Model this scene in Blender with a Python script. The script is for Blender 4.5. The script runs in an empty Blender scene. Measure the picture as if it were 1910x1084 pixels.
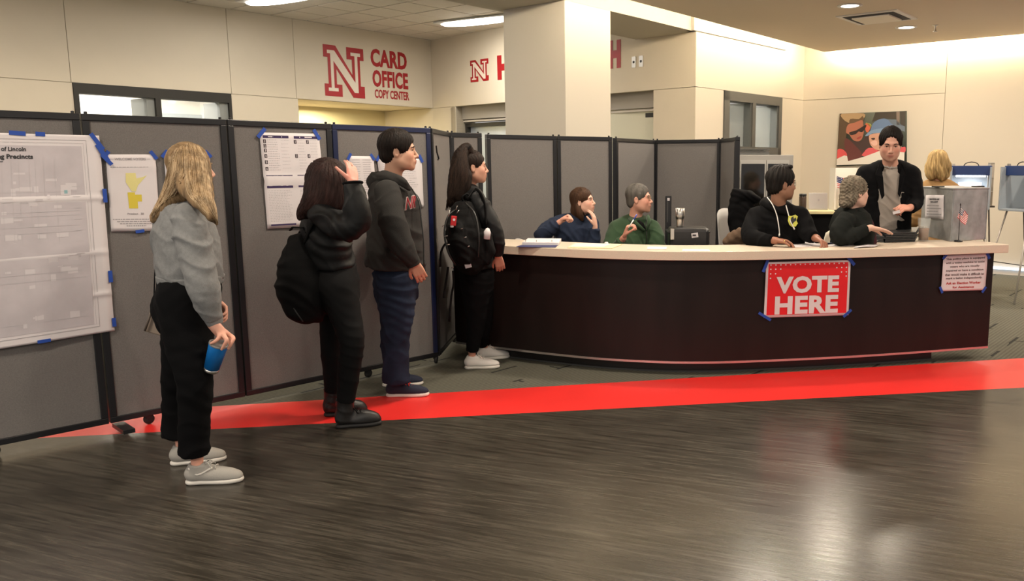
import bpy, math, random
import numpy as np
from mathutils import Vector, Matrix
random.seed(7); np.random.seed(7)
SC = bpy.context.scene
COL = SC.collection
# ------------------------------------------------------------------ camera
FOC, CX, CY, PT, CH = 1530.0, 1160.0, 542.0, 0.1495, 1.5
cam = bpy.data.objects.new('camera', bpy.data.cameras.new('camera')); COL.objects.link(cam)
cam.location = (0, 0, CH); cam.rotation_euler = (math.pi/2 - PT, 0, 0)
cam.data.sensor_fit = 'HORIZONTAL'; cam.data.sensor_width = 36; cam.data.lens = FOC/1910*36
cam.data.shift_x = -(CX-955)/1910; cam.data.clip_start = .05; cam.data.clip_end = 100
SC.camera = cam
# ------------------------------------------------------------------ world, exposure
wd = bpy.data.worlds.new('world'); SC.world = wd; wd.use_nodes = True
wd.node_tree.nodes['Background'].inputs[0].default_value = (.95, .9, .85, 1)
wd.node_tree.nodes['Background'].inputs[1].default_value = .50
SC.view_settings.view_transform = 'Standard'; SC.view_settings.look = 'None'
SC.view_settings.gamma = 1; SC.view_settings.use_curve_mapping = False
SC.view_settings.exposure = 0.0
SC.cycles.max_bounces = 6; SC.cycles.diffuse_bounces = 4; SC.cycles.glossy_bounces = 3
SC.cycles.transparent_max_bounces = 8; SC.cycles.sample_clamp_indirect = 6; SC.cycles.use_denoising = True
# light levels (watts or emission strength)
L_DOWN, L_FLUOR, L_COVE, L_LOBBYFILL, L_BACK = 52, 64, 125, 100, 130
WARM = (1.0, .87, .70); NEUT = (1.0, .93, .83)
# ------------------------------------------------------------------ photo geometry (pixel -> point in the room)
A = .653
fv = np.array([0, math.cos(PT), -math.sin(PT)]); rv = np.array([1., 0, 0]); uv_ = np.cross(rv, fv); CAM = np.array([0, 0, CH])
U = np.array([math.sin(A), math.cos(A), 0]); V = np.array([math.cos(A), -math.sin(A), 0]); Z = np.array([0, 0, 1.])
def ray(x, y): return rv*(x-CX)/FOC - uv_*(y-CY)/FOC + fv
def W(x, y, Y): d = ray(x, y); return CAM + d*Y/d[1]
def G(x, y, z=0): d = ray(x, y); return CAM + d*(z-CH)/d[2]
def onplane(x, y, P, n): d = ray(x, y); return CAM + d*(((P-CAM)@n)/(d@n))
def R(s, t, z=0): return s*U + t*V + z*Z
def proj(P): q = np.asarray(P, float)-CAM; return CX+FOC*(q@rv)/(q@fv), CY-FOC*(q@uv_)/(q@fv)
def nz(a): a = np.array(a, float); return a/np.linalg.norm(a)
# ------------------------------------------------------------------ materials
MATS = {}
def mat(name, col, rough=.6, metal=0, bump=0, bscale=200, var=0, vscale=8, emit=None, estr=0, spec=.5, attr=False, stretch=(1, 1, 1), trans=0, coat=0, sheen=0, alpha=1):
    if name in MATS: return MATS[name]
    m = bpy.data.materials.new(name); MATS[name] = m; m.use_nodes = True
    nt = m.node_tree; N = nt.nodes; Lk = nt.links; b = N['Principled BSDF']
    b.inputs['Base Color'].default_value = (*col, 1); b.inputs['Roughness'].default_value = rough
    b.inputs['Metallic'].default_value = metal; b.inputs['Specular IOR Level'].default_value = spec
    b.inputs['Coat Weight'].default_value = coat; b.inputs['Sheen Weight'].default_value = sheen
    if trans: b.inputs['Transmission Weight'].default_value = trans
    b.inputs['Alpha'].default_value = alpha
    if emit: b.inputs['Emission Color'].default_value = (*emit, 1); b.inputs['Emission Strength'].default_value = estr
    src = None
    if attr:
        a = N.new('ShaderNodeAttribute'); a.attribute_name = 'Col'; src = a.outputs['Color']; Lk.new(src, b.inputs['Base Color'])
    if var or bump:
        tc = N.new('ShaderNodeTexCoord'); mp = N.new('ShaderNodeMapping'); mp.inputs['Scale'].default_value = stretch
        Lk.new(tc.outputs['Object'], mp.inputs['Vector'])
    if var:
        n = N.new('ShaderNodeTexNoise'); n.inputs['Scale'].default_value = vscale; n.inputs['Detail'].default_value = 5
        Lk.new(mp.outputs[0], n.inputs['Vector'])
        mr = N.new('ShaderNodeMapRange'); mr.inputs[1].default_value = .3; mr.inputs[2].default_value = .7
        mr.inputs[3].default_value = 1-var; mr.inputs[4].default_value = 1+var; Lk.new(n.outputs['Fac'], mr.inputs[0])
        mx = N.new('ShaderNodeVectorMath'); mx.operation = 'SCALE'; Lk.new(mr.outputs[0], mx.inputs['Scale'])
        if src: Lk.new(src, mx.inputs[0])
        else: mx.inputs[0].default_value = col
        Lk.new(mx.outputs[0], b.inputs['Base Color'])
    if bump:
        n2 = N.new('ShaderNodeTexNoise'); n2.inputs['Scale'].default_value = bscale; n2.inputs['Detail'].default_value = 3
        Lk.new(mp.outputs[0], n2.inputs['Vector']); bp = N.new('ShaderNodeBump'); bp.inputs['Strength'].default_value = bump
        bp.inputs['Distance'].default_value = .004; Lk.new(n2.outputs['Fac'], bp.inputs['Height']); Lk.new(bp.outputs[0], b.inputs['Normal'])
    return m
# ------------------------------------------------------------------ object helpers
def mkobj(name, verts, faces, m, parent=None, smooth=False):
    me = bpy.data.meshes.new(name); me.from_pydata([tuple(map(float, p)) for p in verts], [], [tuple(f) for f in faces])
    if m: me.materials.append(m)
    if smooth: me.polygons.foreach_set('use_smooth', [True]*len(me.polygons))
    me.update()
    o = bpy.data.objects.new(name, me); COL.objects.link(o)
    if parent: o.parent = parent; o.matrix_parent_inverse = parent.matrix_world.inverted()
    return o
def npmesh(name, Vt, Q, m, parent=None, smooth=True, cols=None):
    me = bpy.data.meshes.new(name); n = len(Vt); q = len(Q)
    me.vertices.add(n); me.vertices.foreach_set('co', np.ascontiguousarray(Vt, np.float32).ravel())
    me.loops.add(4*q); me.loops.foreach_set('vertex_index', np.ascontiguousarray(Q, np.int32).ravel())
    me.polygons.add(q); me.polygons.foreach_set('loop_start', np.arange(0, 4*q, 4, dtype=np.int32))
    try: me.polygons.foreach_set('loop_total', np.full(q, 4, np.int32))
    except Exception: pass
    me.polygons.foreach_set('use_smooth', np.full(q, smooth))
    if cols is not None:
        at = me.color_attributes.new('Col', 'FLOAT_COLOR', 'POINT'); at.data.foreach_set('color', np.c_[cols, np.ones(n)].astype(np.float32).ravel())
    if m: me.materials.append(m)
    me.update(calc_edges=True); me.validate()
    o = bpy.data.objects.new(name, me); COL.objects.link(o)
    if parent: o.parent = parent; o.matrix_parent_inverse = parent.matrix_world.inverted()
    return o
def empty(name, loc=(0, 0, 0)):
    o = bpy.data.objects.new(name, None); COL.objects.link(o); o.empty_display_size = .05
    o.location = tuple(map(float, loc)); o.matrix_world = Matrix.Translation(o.location); return o
def tag(o, label=None, cat=None, group=None, kind=None):
    if label: o['label'] = label
    if cat: o['category'] = cat
    if group: o['group'] = group
    if kind: o['kind'] = kind
    return o
def thing(name, label, cat, loc=(0, 0, 0), group=None): return tag(empty(name, loc), label, cat, group)
BF = [(0, 3, 2, 1), (4, 5, 6, 7), (0, 1, 5, 4), (1, 2, 6, 5), (2, 3, 7, 6), (3, 0, 4, 7)]
class MB:
    def __init__(s): s.v = []; s.f = []
    def add(s, v, f): k = len(s.v); s.v += [np.array(p, float) for p in v]; s.f += [tuple(i+k for i in q) for q in f]; return s
    def boxf(s, O, a, b, c):          # O corner, three edge vectors (a x b along c)
        O, a, b, c = map(lambda q: np.array(q, float), (O, a, b, c))
        if np.cross(a, b)@c < 0: a, b = b, a
        return s.add([O, O+a, O+a+b, O+b, O+c, O+a+c, O+a+b+c, O+b+c], BF)
    def boxc(s, c, h, M=None):        # centre, half sizes, rows of M are axes
        M = np.eye(3) if M is None else np.array(M, float); c = np.array(c, float)
        a, b, d = M[0]*2*h[0], M[1]*2*h[1], M[2]*2*h[2]
        return s.boxf(c-a/2-b/2-d/2, a, b, d)
    def prism(s, pts, n):             # closed outline (ccw seen from n's tip), extruded along -n
        k = len(pts); P = [np.array(p, float) for p in pts]; n = np.array(n, float)
        return s.add(P+[p-n for p in P], [tuple(range(k)), tuple(range(2*k-1, k-1, -1))]+[(i, i+k, (i+1) % k+k, (i+1) % k) for i in range(k)])
    def lathe(s, prof, O=(0, 0, 0), ax=(0, 0, 1), n=24):
        O = np.array(O, float); ax = nz(ax); t = nz(np.cross(ax, (1, 0, 0) if abs(ax[0]) < .8 else (0, 1, 0))); b = np.cross(ax, t)
        v = []; f = []
        for r, z in prof:
            for i in range(n):
                a = 2*math.pi*i/n; v.append(O+ax*z+(t*math.cos(a)+b*math.sin(a))*max(r, 1e-5))
        for j in range(len(prof)-1):
            for i in range(n): f.append((j*n+i, j*n+(i+1) % n, (j+1)*n+(i+1) % n, (j+1)*n+i))
        return s.add(v, f)
    def tube(s, pts, r, n=8, flat=None, fr=1.0, closed=False):   # flat: axis vector along which the section is scaled by fr
        P = [np.array(p, float) for p in pts]; m = len(P); v = []; f = []; rr = r if hasattr(r, '__len__') else [r]*m
        up = None
        for j in range(m):
            T = nz((P[(j+1) % m]-P[j-1]) if (closed or 0 < j < m-1) else (P[1]-P[0] if j == 0 else P[-1]-P[-2]))
            if flat is not None: a = nz(np.array(flat, float)-T*(np.array(flat, float)@T)); b = np.cross(T, a); sa = fr
            else:
                if up is None: up = np.array([0, 0, 1.]) if abs(T[2]) < .9 else np.array([1., 0, 0])
                a = nz(up-T*(up@T)); b = np.cross(T, a); up = a; sa = 1
            for i in range(n):
                t = 2*math.pi*i/n; v.append(P[j]+a*math.cos(t)*rr[j]*sa+b*math.sin(t)*rr[j])
        for j in range(m if closed else m-1):
            for i in range(n): f.append((j*n+i, j*n+(i+1) % n, ((j+1) % m)*n+(i+1) % n, ((j+1) % m)*n+i))
        if not closed: f += [tuple(range(n-1, -1, -1)), tuple((m-1)*n+i for i in range(n))]
        return s.add(v, f)
    def build(s, name, m, parent=None, smooth=False, bevel=0):
        o = mkobj(name, s.v, s.f, m, parent, smooth)
        if bevel:
            md = o.modifiers.new('bevel', 'BEVEL'); md.width = bevel; md.segments = 2; md.limit_method = 'ANGLE'
        return o
def cat_rom(pts, sub):
    P = [np.array(p, float) for p in pts]; P = [2*P[0]-P[1]]+P+[2*P[-1]-P[-2]]; o = []
    for i in range(1, len(P)-2):
        for k in range(sub):
            t = k/sub; a, b, c, d = P[i-1:i+3]
            o.append(.5*((2*b)+(c-a)*t+(2*a-5*b+4*c-d)*t*t+(3*b-a-3*c+d)*t**3))
    return o+[P[-2]]
# ------------------------------------------------------------------ implicit surfaces -> one smooth mesh
class S:
    def __init__(s): s.p = []
    def ell(s, c, r, M=None, k=.02, op=1): s.p.append(('e', np.array(c, float), np.array(r, float), np.eye(3) if M is None else np.array(M, float), k, op)); return s
    def box(s, c, h, M=None, rnd=.02, k=.02, op=1): s.p.append(('b', np.array(c, float), np.array(h, float), np.eye(3) if M is None else np.array(M, float), rnd, k, op)); return s
    def clip(s, P, n): s.p.append(('c', np.array(P, float), nz(n))); return s
    def chain(s, nodes, k=.02, w=None, sub=4, op=1, cut0=False, cut1=False):
        pts = [np.r_[np.array(n[0], float), n[1], n[2] if len(n) > 2 else 1.0] for n in nodes]
        if sub > 1 and len(pts) > 2: pts = cat_rom(pts, sub)
        s.p.append(('t', pts, k, None if w is None else nz(w), op, cut0, cut1)); return s
    def bounds(s):
        lo = np.full(3, 9e9); hi = -lo
        for p in s.p:
            if p[0] in 'eb' and p[-1] == -1: continue
            if p[0] == 'e': r = p[2].max(); a = b = p[1]
            elif p[0] == 'b': r = np.linalg.norm(p[2]); a = b = p[1]
            elif p[0] == 't':
                if p[4] == -1: continue
                q = np.array(p[1]); r = (q[:, 3]*np.maximum(q[:, 4], 1)).max(); a = q[:, :3].min(0); b = q[:, :3].max(0)
            else: continue
            lo = np.minimum(lo, a-r); hi = np.maximum(hi, b+r)
        return lo, hi
    def mesh(s, h, smooth=1):
        lo, hi = s.bounds(); lo = lo-3*h; n = np.ceil((hi-lo)/h).astype(int)+4
        ax = [(lo[i]+h*np.arange(n[i])).astype(np.float32) for i in range(3)]
        D = np.full(n, .5, np.float32)
        def sub(a, b, pad):
            i0 = np.maximum(((a-pad-lo)/h).astype(int), 0); i1 = np.minimum(((b+pad-lo)/h).astype(int)+2, n)
            return tuple(slice(i0[i], max(i1[i], i0[i]+1)) for i in range(3))
        def grid(sl): return ax[0][sl[0]][:, None, None], ax[1][sl[1]][None, :, None], ax[2][sl[2]][None, None, :]
        def comb(sl, d, k, op):
            o = D[sl]
            if op == 1:
                if k > 0: hh = np.clip(.5+.5*(o-d)/k, 0, 1); D[sl] = o*(1-hh)+d*hh-k*hh*(1-hh)
                else: D[sl] = np.minimum(o, d)
            else:
                e = -d
                if k > 0: hh = np.clip(.5-.5*(o-e)/k, 0, 1); D[sl] = o*(1-hh)+e*hh+k*hh*(1-hh)
                else: D[sl] = np.maximum(o, e)
        for p in s.p:
            if p[0] == 'c':
                d = (ax[0][:, None, None]-p[1][0])*p[2][0]+(ax[1][None, :, None]-p[1][1])*p[2][1]+(ax[2][None, None, :]-p[1][2])*p[2][2]
                np.maximum(D, d.astype(np.float32), out=D)
            elif p[0] in 'eb':
                c, r, M = p[1:4]; R_ = np.linalg.norm(r) if p[0] == 'b' else r.max(); k = p[-2]
                sl = sub(c-R_, c+R_, k+3*h); x, y, z = grid(sl); x = x-c[0]; y = y-c[1]; z = z-c[2]
                q = [x*M[i][0]+y*M[i][1]+z*M[i][2] for i in range(3)]
                if p[0] == 'e':
                    k0 = np.sqrt(sum((q[i]/r[i])**2 for i in range(3)))+1e-6; k1 = np.sqrt(sum((q[i]/r[i]**2)**2 for i in range(3)))+1e-6
                    d = k0*(k0-1)/k1
                else:
                    rn = p[4]; e = [np.abs(q[i])-(r[i]-rn) for i in range(3)]
                    d = np.sqrt(sum(np.maximum(t, 0)**2 for t in e))+np.minimum(np.maximum(np.maximum(e[0], e[1]), e[2]), 0)-rn
                comb(sl, d.astype(np.float32), k, p[-1])
            else:
                _, pts, k, w, op, c0, c1 = p; Q = np.array(pts); rm = (Q[:, 3]*np.maximum(Q[:, 4], 1)).max()
                sl = sub(Q[:, :3].min(0)-rm, Q[:, :3].max(0)+rm, k+3*h); x, y, z = grid(sl)
                d = np.full((x.shape[0], y.shape[1], z.shape[2]), .5, np.float32)
                l0 = np.array([ax[i][sl[i].start] for i in range(3)])
                for a, b in zip(Q[:-1], Q[1:]):
                    rr = max(a[3]*max(a[4], 1), b[3]*max(b[4], 1))+k+3*h
                    mn = np.minimum(a[:3], b[:3])-rr; mxx = np.maximum(a[:3], b[:3])+rr
                    i0 = np.maximum(((mn-l0)/h).astype(int), 0); i1 = np.minimum(((mxx-l0)/h).astype(int)+2, d.shape)
                    if (i1 <= i0).any(): continue
                    xs = x[i0[0]:i1[0]]-a[0]; ys = y[:, i0[1]:i1[1]]-a[1]; zs = z[:, :, i0[2]:i1[2]]-a[2]; v = (b-a)[:3].copy()
                    if w is not None:
                        c_ = 2/(a[4]+b[4])-1; qw = xs*w[0]+ys*w[1]+zs*w[2]; xs = xs+qw*(c_*w[0]); ys = ys+qw*(c_*w[1]); zs = zs+qw*(c_*w[2]); v = v+w*(v@w)*c_
                    vv = v@v+1e-9; t = np.clip((xs*v[0]+ys*v[1]+zs*v[2])/vv, 0, 1)
                    e = np.sqrt((xs-t*v[0])**2+(ys-t*v[1])**2+(zs-t*v[2])**2)-(a[3]+t*(b[3]-a[3]))
                    dd = d[i0[0]:i1[0], i0[1]:i1[1], i0[2]:i1[2]]; np.minimum(dd, e, out=dd)
                for cu, i, j in ((c0, 0, 1), (c1, -1, -2)):
                    if cu:
                        tn = nz(Q[i][:3]-Q[j][:3]); P = Q[i][:3]; e = (x-P[0])*tn[0]+(y-P[1])*tn[1]+(z-P[2])*tn[2]
                        near = np.sqrt((x-P[0])**2+(y-P[1])**2+(z-P[2])**2) < rm*1.6+.02
                        d = np.where(near, np.maximum(d, e), d)
                comb(sl, d.astype(np.float32), k, op)
        return nets(D, lo, h, smooth)
def nets(D, lo, h, smooth=1):
    Sg = D < 0; n = np.array(D.shape)
    cnt = np.zeros(n-1, np.uint8)
    for i in (0, 1):
        for j in (0, 1):
            for k in (0, 1): cnt += Sg[i:n[0]-1+i, j:n[1]-1+j, k:n[2]-1+k]
    idx = np.argwhere((cnt > 0) & (cnt < 8)); ids = np.full(n-1, -1, np.int32); ids[tuple(idx.T)] = np.arange(len(idx))
    P = np.zeros((len(idx), 3)); C = np.zeros(len(idx)); cor = [(i, j, k) for i in (0, 1) for j in (0, 1) for k in (0, 1)]
    val = {c: D[idx[:, 0]+c[0], idx[:, 1]+c[1], idx[:, 2]+c[2]] for c in cor}
    for c in cor:
        for a in range(3):
            if c[a]: continue
            e = list(c); e[a] = 1; e = tuple(e); da, db = val[c], val[e]; m = (da < 0) != (db < 0)
            t = np.where(m, da/np.where(m, da-db, 1), 0)
            pos = np.array(c, float)[None].repeat(len(idx), 0); pos[:, a] = t; P += pos*m[:, None]; C += m
    Vt = (idx+P/C[:, None])*h+lo; Q = []
    for a in range(3):
        b, c = (a+1) % 3, (a+2) % 3
        s0 = [slice(None)]*3; s1 = [slice(None)]*3; s0[a] = slice(0, -1); s1[a] = slice(1, None)
        X0, X1 = Sg[tuple(s0)], Sg[tuple(s1)]; e = np.argwhere(X0 != X1)
        e = e[(e[:, b] > 0) & (e[:, c] > 0) & (e[:, b] < n[b]-1) & (e[:, c] < n[c]-1)]
        if not len(e): continue
        ins = X0[tuple(e.T)]
        def cell(db, dc): q = e.copy(); q[:, b] += db; q[:, c] += dc; return ids[tuple(q.T)]
        q = np.stack([cell(-1, -1), cell(0, -1), cell(0, 0), cell(-1, 0)], 1); q[~ins] = q[~ins][:, ::-1]; Q.append(q)
    Q = np.concatenate(Q); Q = Q[(Q >= 0).all(1)]
    for _ in range(smooth):
        acc = np.zeros_like(Vt); ct = np.zeros(len(Vt))
        for i in range(4):
            a, b = Q[:, i], Q[:, (i+1) % 4]
            for d in range(3): acc[:, d] += np.bincount(a, Vt[b, d], len(Vt))
            ct += np.bincount(a, minlength=len(Vt))
        ct = np.maximum(ct, 1); Vt = .5*Vt+.5*acc/ct[:, None]
    return Vt, Q
def vnormals(Vt, Q):
    n = np.cross(Vt[Q[:, 2]]-Vt[Q[:, 0]], Vt[Q[:, 3]]-Vt[Q[:, 1]]); N = np.zeros_like(Vt)
    for i in range(4):
        for d in range(3): N[:, d] += np.bincount(Q[:, i], n[:, d], len(Vt))
    return N/np.maximum(np.linalg.norm(N, axis=1), 1e-12)[:, None]
def folds(P, amp=.004, f=34, seed=0, up=Z):
    s = seed*1.7; x, y, z = P[:, 0], P[:, 1], P[:, 2]
    w = 1.6*np.sin(9*x+7*z+s)+1.3*np.sin(-8*y+6*z+2*s)+.8*np.sin(19*x-15*y+s)
    a = np.sin(f*z+w+5*(x+y)); b = np.sin(f*.62*z-1.3*w+11*x-7*y+s)
    m = .5+.5*np.sin(5*x+6*y+8*z+3*s)
    r = (1-np.abs(a))**2*m+(1-np.abs(b))**2*(1-m)*.9
    return amp*(1.6*r-.8)+amp*.35*np.sin(70*z+3*w+30*x)
def sdf_obj(s, name, h, m, parent=None, smooth=1, disp=None, cols=None):
    Vt, Q = s.mesh(h, smooth)
    if disp is not None: N = vnormals(Vt, Q); Vt = Vt+N*disp(Vt)[:, None]
    return npmesh(name, Vt, Q, m, parent, True, cols(Vt) if cols else None)
# ------------------------------------------------------------------ materials list
M_WALL = mat('wall_paint', (.60, .53, .42), .75, bump=.05, bscale=90, var=.015, vscale=3)
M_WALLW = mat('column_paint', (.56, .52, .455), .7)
M_GROOVE = mat('groove_shadow_backing', (.40, .35, .27), .9)
M_CEIL = mat('ceiling_tile_white', (.70, .65, .585), .9, bump=.3, bscale=160, var=.03, vscale=40)
M_GRID = mat('ceiling_grid', (.20, .17, .15), .8)
M_CLOUD = mat('painted_ceiling', (.72, .62, .48), .85)
M_FRAME = mat('dark_bronze_frame', (.026, .024, .021), .5, spec=.3)
M_GREYF = mat('grey_steel_frame', (.085, .085, .080), .5)
M_BLACK = mat('black_metal', (.008, .008, .010), .35)
M_FAB = mat('partition_fabric', (.165, .154, .149), .95, bump=.5, bscale=350, var=.10, vscale=160, spec=.2)
M_RED = mat('sign_red', (.33, .005, .010), .5)
M_CREAM = mat('cream_lettering', (.70, .62, .52), .6)
M_PAPER = mat('paper', (.66, .62, .64), .8, var=.02, vscale=5)
M_PAPERP = mat('map_print', (.50, .46, .49), .85, var=.07, vscale=9)
M_PAPERL = mat('map_print_pale', (.60, .56, .585), .85, var=.03, vscale=9)
M_INK = mat('black_ink', (.03, .03, .035), .8)
M_GREY = mat('grey_print', (.33, .31, .33), .85)
M_GREYL = mat('pale_grey_print', (.47, .45, .47), .85)
M_PURPLE = mat('dark_purple_print', (.030, .015, .075), .7)
M_YEL = mat('yellow_print', (.62, .50, .05), .7)
M_YELL = mat('pale_yellow_print', (.68, .62, .26), .7)
M_TAPE = mat('blue_tape', (.012, .06, .35), .6)
M_SIGNRED = mat('vote_red', (.68, .012, .018), .45)
M_WHITE = mat('white_plastic', (.75, .73, .70), .45)
M_COUNTER = mat('dark_walnut_laminate', (.0115, .0065, .0058), .42, spec=.28, var=.25, vscale=6, stretch=(1, 1, .15), bump=.05, bscale=30)
M_TOP = mat('quartz_top', (.66, .56, .45), .35, var=.07, vscale=240)
M_STEEL = mat('brushed_steel', (.55, .53, .50), .30, metal=1)
M_GALV = mat('galvanised_steel', (.42, .43, .44), .45, metal=.6, var=.22, vscale=11)
M_GLASS = mat('clear_glass', (.80, .84, .84), .04, spec=.5, alpha=.14)
M_RUBBER = mat('black_rubber', (.012, .012, .012), .7)
def emis(name, col, st):
    return mat(name, (.8, .8, .8), .5, emit=col, estr=st)
# ================================================================== ROOM
ZG, ZC, ZS, ZD = 2.55, 3.75, 3.256, 3.25       # groove line, tile ceiling, soffit, painted ceiling
K2 = (9.98, -11.95); K3 = (9.42, -5.98); K4 = (12.47, -5.84); SR = 12.40
def struct(o, kind='structure'): o['kind'] = kind; return o
# --- floor: three abutting surfaces
def floor_mat():
    m = bpy.data.materials.new('vinyl_floor'); m.use_nodes = True; nt = m.node_tree; N = nt.nodes; L = nt.links; b = N['Principled BSDF']
    tc = N.new('ShaderNodeTexCoord'); mp = N.new('ShaderNodeMapping'); mp.vector_type = 'TEXTURE'; mp.inputs['Rotation'].default_value = (0, 0, math.atan2(-.345, .94)); L.new(tc.outputs['Object'], mp.inputs[0])
    def noise(sc, st, det=6):
        m2 = N.new('ShaderNodeMapping'); m2.inputs['Scale'].default_value = st; L.new(mp.outputs[0], m2.inputs[0])
        n = N.new('ShaderNodeTexNoise'); n.inputs['Scale'].default_value = sc; n.inputs['Detail'].default_value = det; n.inputs['Roughness'].default_value = .65; L.new(m2.outputs[0], n.inputs['Vector']); return n.outputs['Fac']
    def ramp(src, stops):
        r = N.new('ShaderNodeValToRGB'); L.new(src, r.inputs[0]); e = r.color_ramp.elements
        while len(e) < len(stops): e.new(.5)
        for i, (p, c) in enumerate(stops): e[i].position = p; e[i].color = (*c, 1)
        return r.outputs[0]
    big = noise(1.5, (1, 2.2, 1), 4); st = noise(2.6, (1, 16, 1), 8); fine = noise(7, (1.2, 20, 1), 6)
    base = ramp(big, [(.3, (.034, .029, .023)), (.7, (.060, .053, .042))])
    s1 = ramp(st, [(.28, (.30, .28, .26)), (.40, (.62, .61, .60)), (.50, (.95, .95, .95)), (.62, (1.25, 1.25, 1.25)), (.76, (1.75, 1.74, 1.70))])
    s2 = ramp(fine, [(.30, (.42, .42, .42)), (.43, (.92, .92, .92)), (.7, (1.30, 1.30, 1.30))])
    def mul(a, c):
        v = N.new('ShaderNodeVectorMath'); v.operation = 'MULTIPLY'; L.new(a, v.inputs[0]); L.new(c, v.inputs[1]); return v.outputs[0]
    L.new(mul(mul(base, s1), s2), b.inputs['Base Color'])
    mr = N.new('ShaderNodeMapRange'); L.new(st, mr.inputs[0]); mr.inputs[3].default_value = .17; mr.inputs[4].default_value = .30; L.new(mr.outputs[0], b.inputs['Roughness'])
    bp = N.new('ShaderNodeBump'); bp.inputs['Strength'].default_value = .12; bp.inputs['Distance'].default_value = .002; L.new(fine, bp.inputs['Height']); L.new(bp.outputs[0], b.inputs['Normal'])
    b.inputs['Specular IOR Level'].default_value = .36
    return m
def carpet_mat():
    m = bpy.data.materials.new('carpet'); m.use_nodes = True; nt = m.node_tree; N = nt.nodes; L = nt.links; b = N['Principled BSDF']
    tc = N.new('ShaderNodeTexCoord'); mp = N.new('ShaderNodeMapping'); mp.vector_type = 'TEXTURE'; mp.inputs['Rotation'].default_value = (0, 0, math.atan2(U[1], U[0])); L.new(tc.outputs['Object'], mp.inputs[0])
    w = N.new('ShaderNodeTexWave'); w.inputs['Scale'].default_value = 10; w.bands_direction = 'Y'; w.inputs['Distortion'].default_value = .6; L.new(mp.outputs[0], w.inputs[0])
    n = N.new('ShaderNodeTexNoise'); n.inputs['Scale'].default_value = 60; L.new(mp.outputs[0], n.inputs[0])
    a = N.new('ShaderNodeMixRGB'); a.inputs[1].default_value = (.105, .10, .078, 1); a.inputs[2].default_value = (.15, .145, .115, 1); L.new(w.outputs['Fac'], a.inputs[0])
    c = N.new('ShaderNodeMixRGB'); c.blend_type = 'MULTIPLY'; c.inputs[0].default_value = .35; L.new(a.outputs[0], c.inputs[1]); L.new(n.outputs['Fac'], c.inputs[2])
    # sparse dark dashes woven into the tiles
    br = N.new('ShaderNodeTexBrick'); br.inputs['Scale'].default_value = 1; br.inputs['Brick Width'].default_value = .9; br.inputs['Row Height'].default_value = .31; br.inputs['Mortar Size'].default_value = .012; br.inputs['Mortar Smooth'].default_value = 0
    br.inputs['Color1'].default_value = (0, 0, 0, 1); br.inputs['Color2'].default_value = (0, 0, 0, 1); br.inputs['Mortar'].default_value = (1, 1, 1, 1); L.new(mp.outputs[0], br.inputs['Vector'])
    n2 = N.new('ShaderNodeTexNoise'); n2.inputs['Scale'].default_value = 1.9; L.new(mp.outputs[0], n2.inputs[0])
    gt = N.new('ShaderNodeMath'); gt.operation = 'GREATER_THAN'; gt.inputs[1].default_value = .56; L.new(n2.outputs['Fac'], gt.inputs[0])
    mm = N.new('ShaderNodeMath'); mm.operation = 'MULTIPLY'; L.new(gt.outputs[0], mm.inputs[0]); L.new(br.outputs['Color'], mm.inputs[1])
    d = N.new('ShaderNodeMixRGB'); d.inputs[2].default_value = (.025, .025, .022, 1); L.new(mm.outputs[0], d.inputs[0]); L.new(c.outputs[0], d.inputs[1])
    L.new(d.outputs[0], b.inputs['Base Color']); b.inputs['Roughness'].default_value = .95; b.inputs['Specular IOR Level'].default_value = .2
    bp = N.new('ShaderNodeBump'); bp.inputs['Strength'].default_value = .5; bp.inputs['Distance'].default_value = .004; L.new(n.outputs['Fac'], bp.inputs['Height']); L.new(bp.outputs[0], b.inputs['Normal'])
    return m
def lin(p, q, x): t = (x-p[0])/(q[0]-p[0]); return p+(q-p)*t
a0, a1 = G(80, 817), G(1910, 723); b0, b1 = G(500, 752), G(1910, 668)
LX, RX = -9.0, 9.0
lA0, lA1, lB0, lB1 = lin(a0, a1, LX), lin(a0, a1, RX), lin(b0, b1, LX), lin(b0, b1, RX)
def slab(name, pts, m): 
    o = MB().prism(pts, Z*.05).build(name, m); return struct(o)
vin = slab('floor', [np.array([LX, -4.5, 0]), np.array([RX, -4.5, 0]), lA1, lA0], floor_mat())
tag(vin, 'dark grey-brown streaked vinyl floor in the foreground')
def red_floor_mat():
    m = mat('red_stripe_floor', (.76, .030, .026), .34, var=.05, vscale=2, bump=.05, bscale=40, spec=.45); return m
stp = slab('floor_stripe', [lA0, lA1, lB1, lB0], red_floor_mat()); tag(stp, 'bright red stripe laid in the floor in front of the counter')
tag(slab('floor_carpet', [lB0, lB1, np.array([RX, 19.5, 0]), np.array([LX, 19.5, 0])], carpet_mat()), 'grey-green carpet behind the red stripe')
# --- panelled walls: boxes standing on a plan line, gap = groove
def wline(name, Pa, Pb, inward, m=M_WALL):
    """returns builder panel(a0,a1,z0,z1) along the line from Pa to Pb (s,t pairs); the room is on the side of 'inward'"""
    A_, B_ = R(*Pa), R(*Pb); D = nz(B_-A_); n = np.cross(D, Z); n = n if n@inward > 0 else -n
    Ln = np.linalg.norm(B_-A_)
    return dict(A=A_, D=D, n=n, L=Ln, name=name)
def along(w, x, y):
    P = onplane(x, y, w['A'], w['n']); return (P-w['A'])@w['D'], P[2]
def wbox(w, a0, a1, z0, z1, d0=-.12, d1=0):
    return (w['A']+w['D']*a0+w['n']*d0+Z*z0, w['D']*(a1-a0), Z*(z1-z0), w['n']*(d1-d0))
def wallroot(name, w, a0, a1, z0=0, z1=3.9, back=-.16, m=M_GROOVE):
    o = MB().boxf(*wbox(w, a0, a1, z0, z1, -.2, -.012)).build(name, m); return struct(o)
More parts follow.
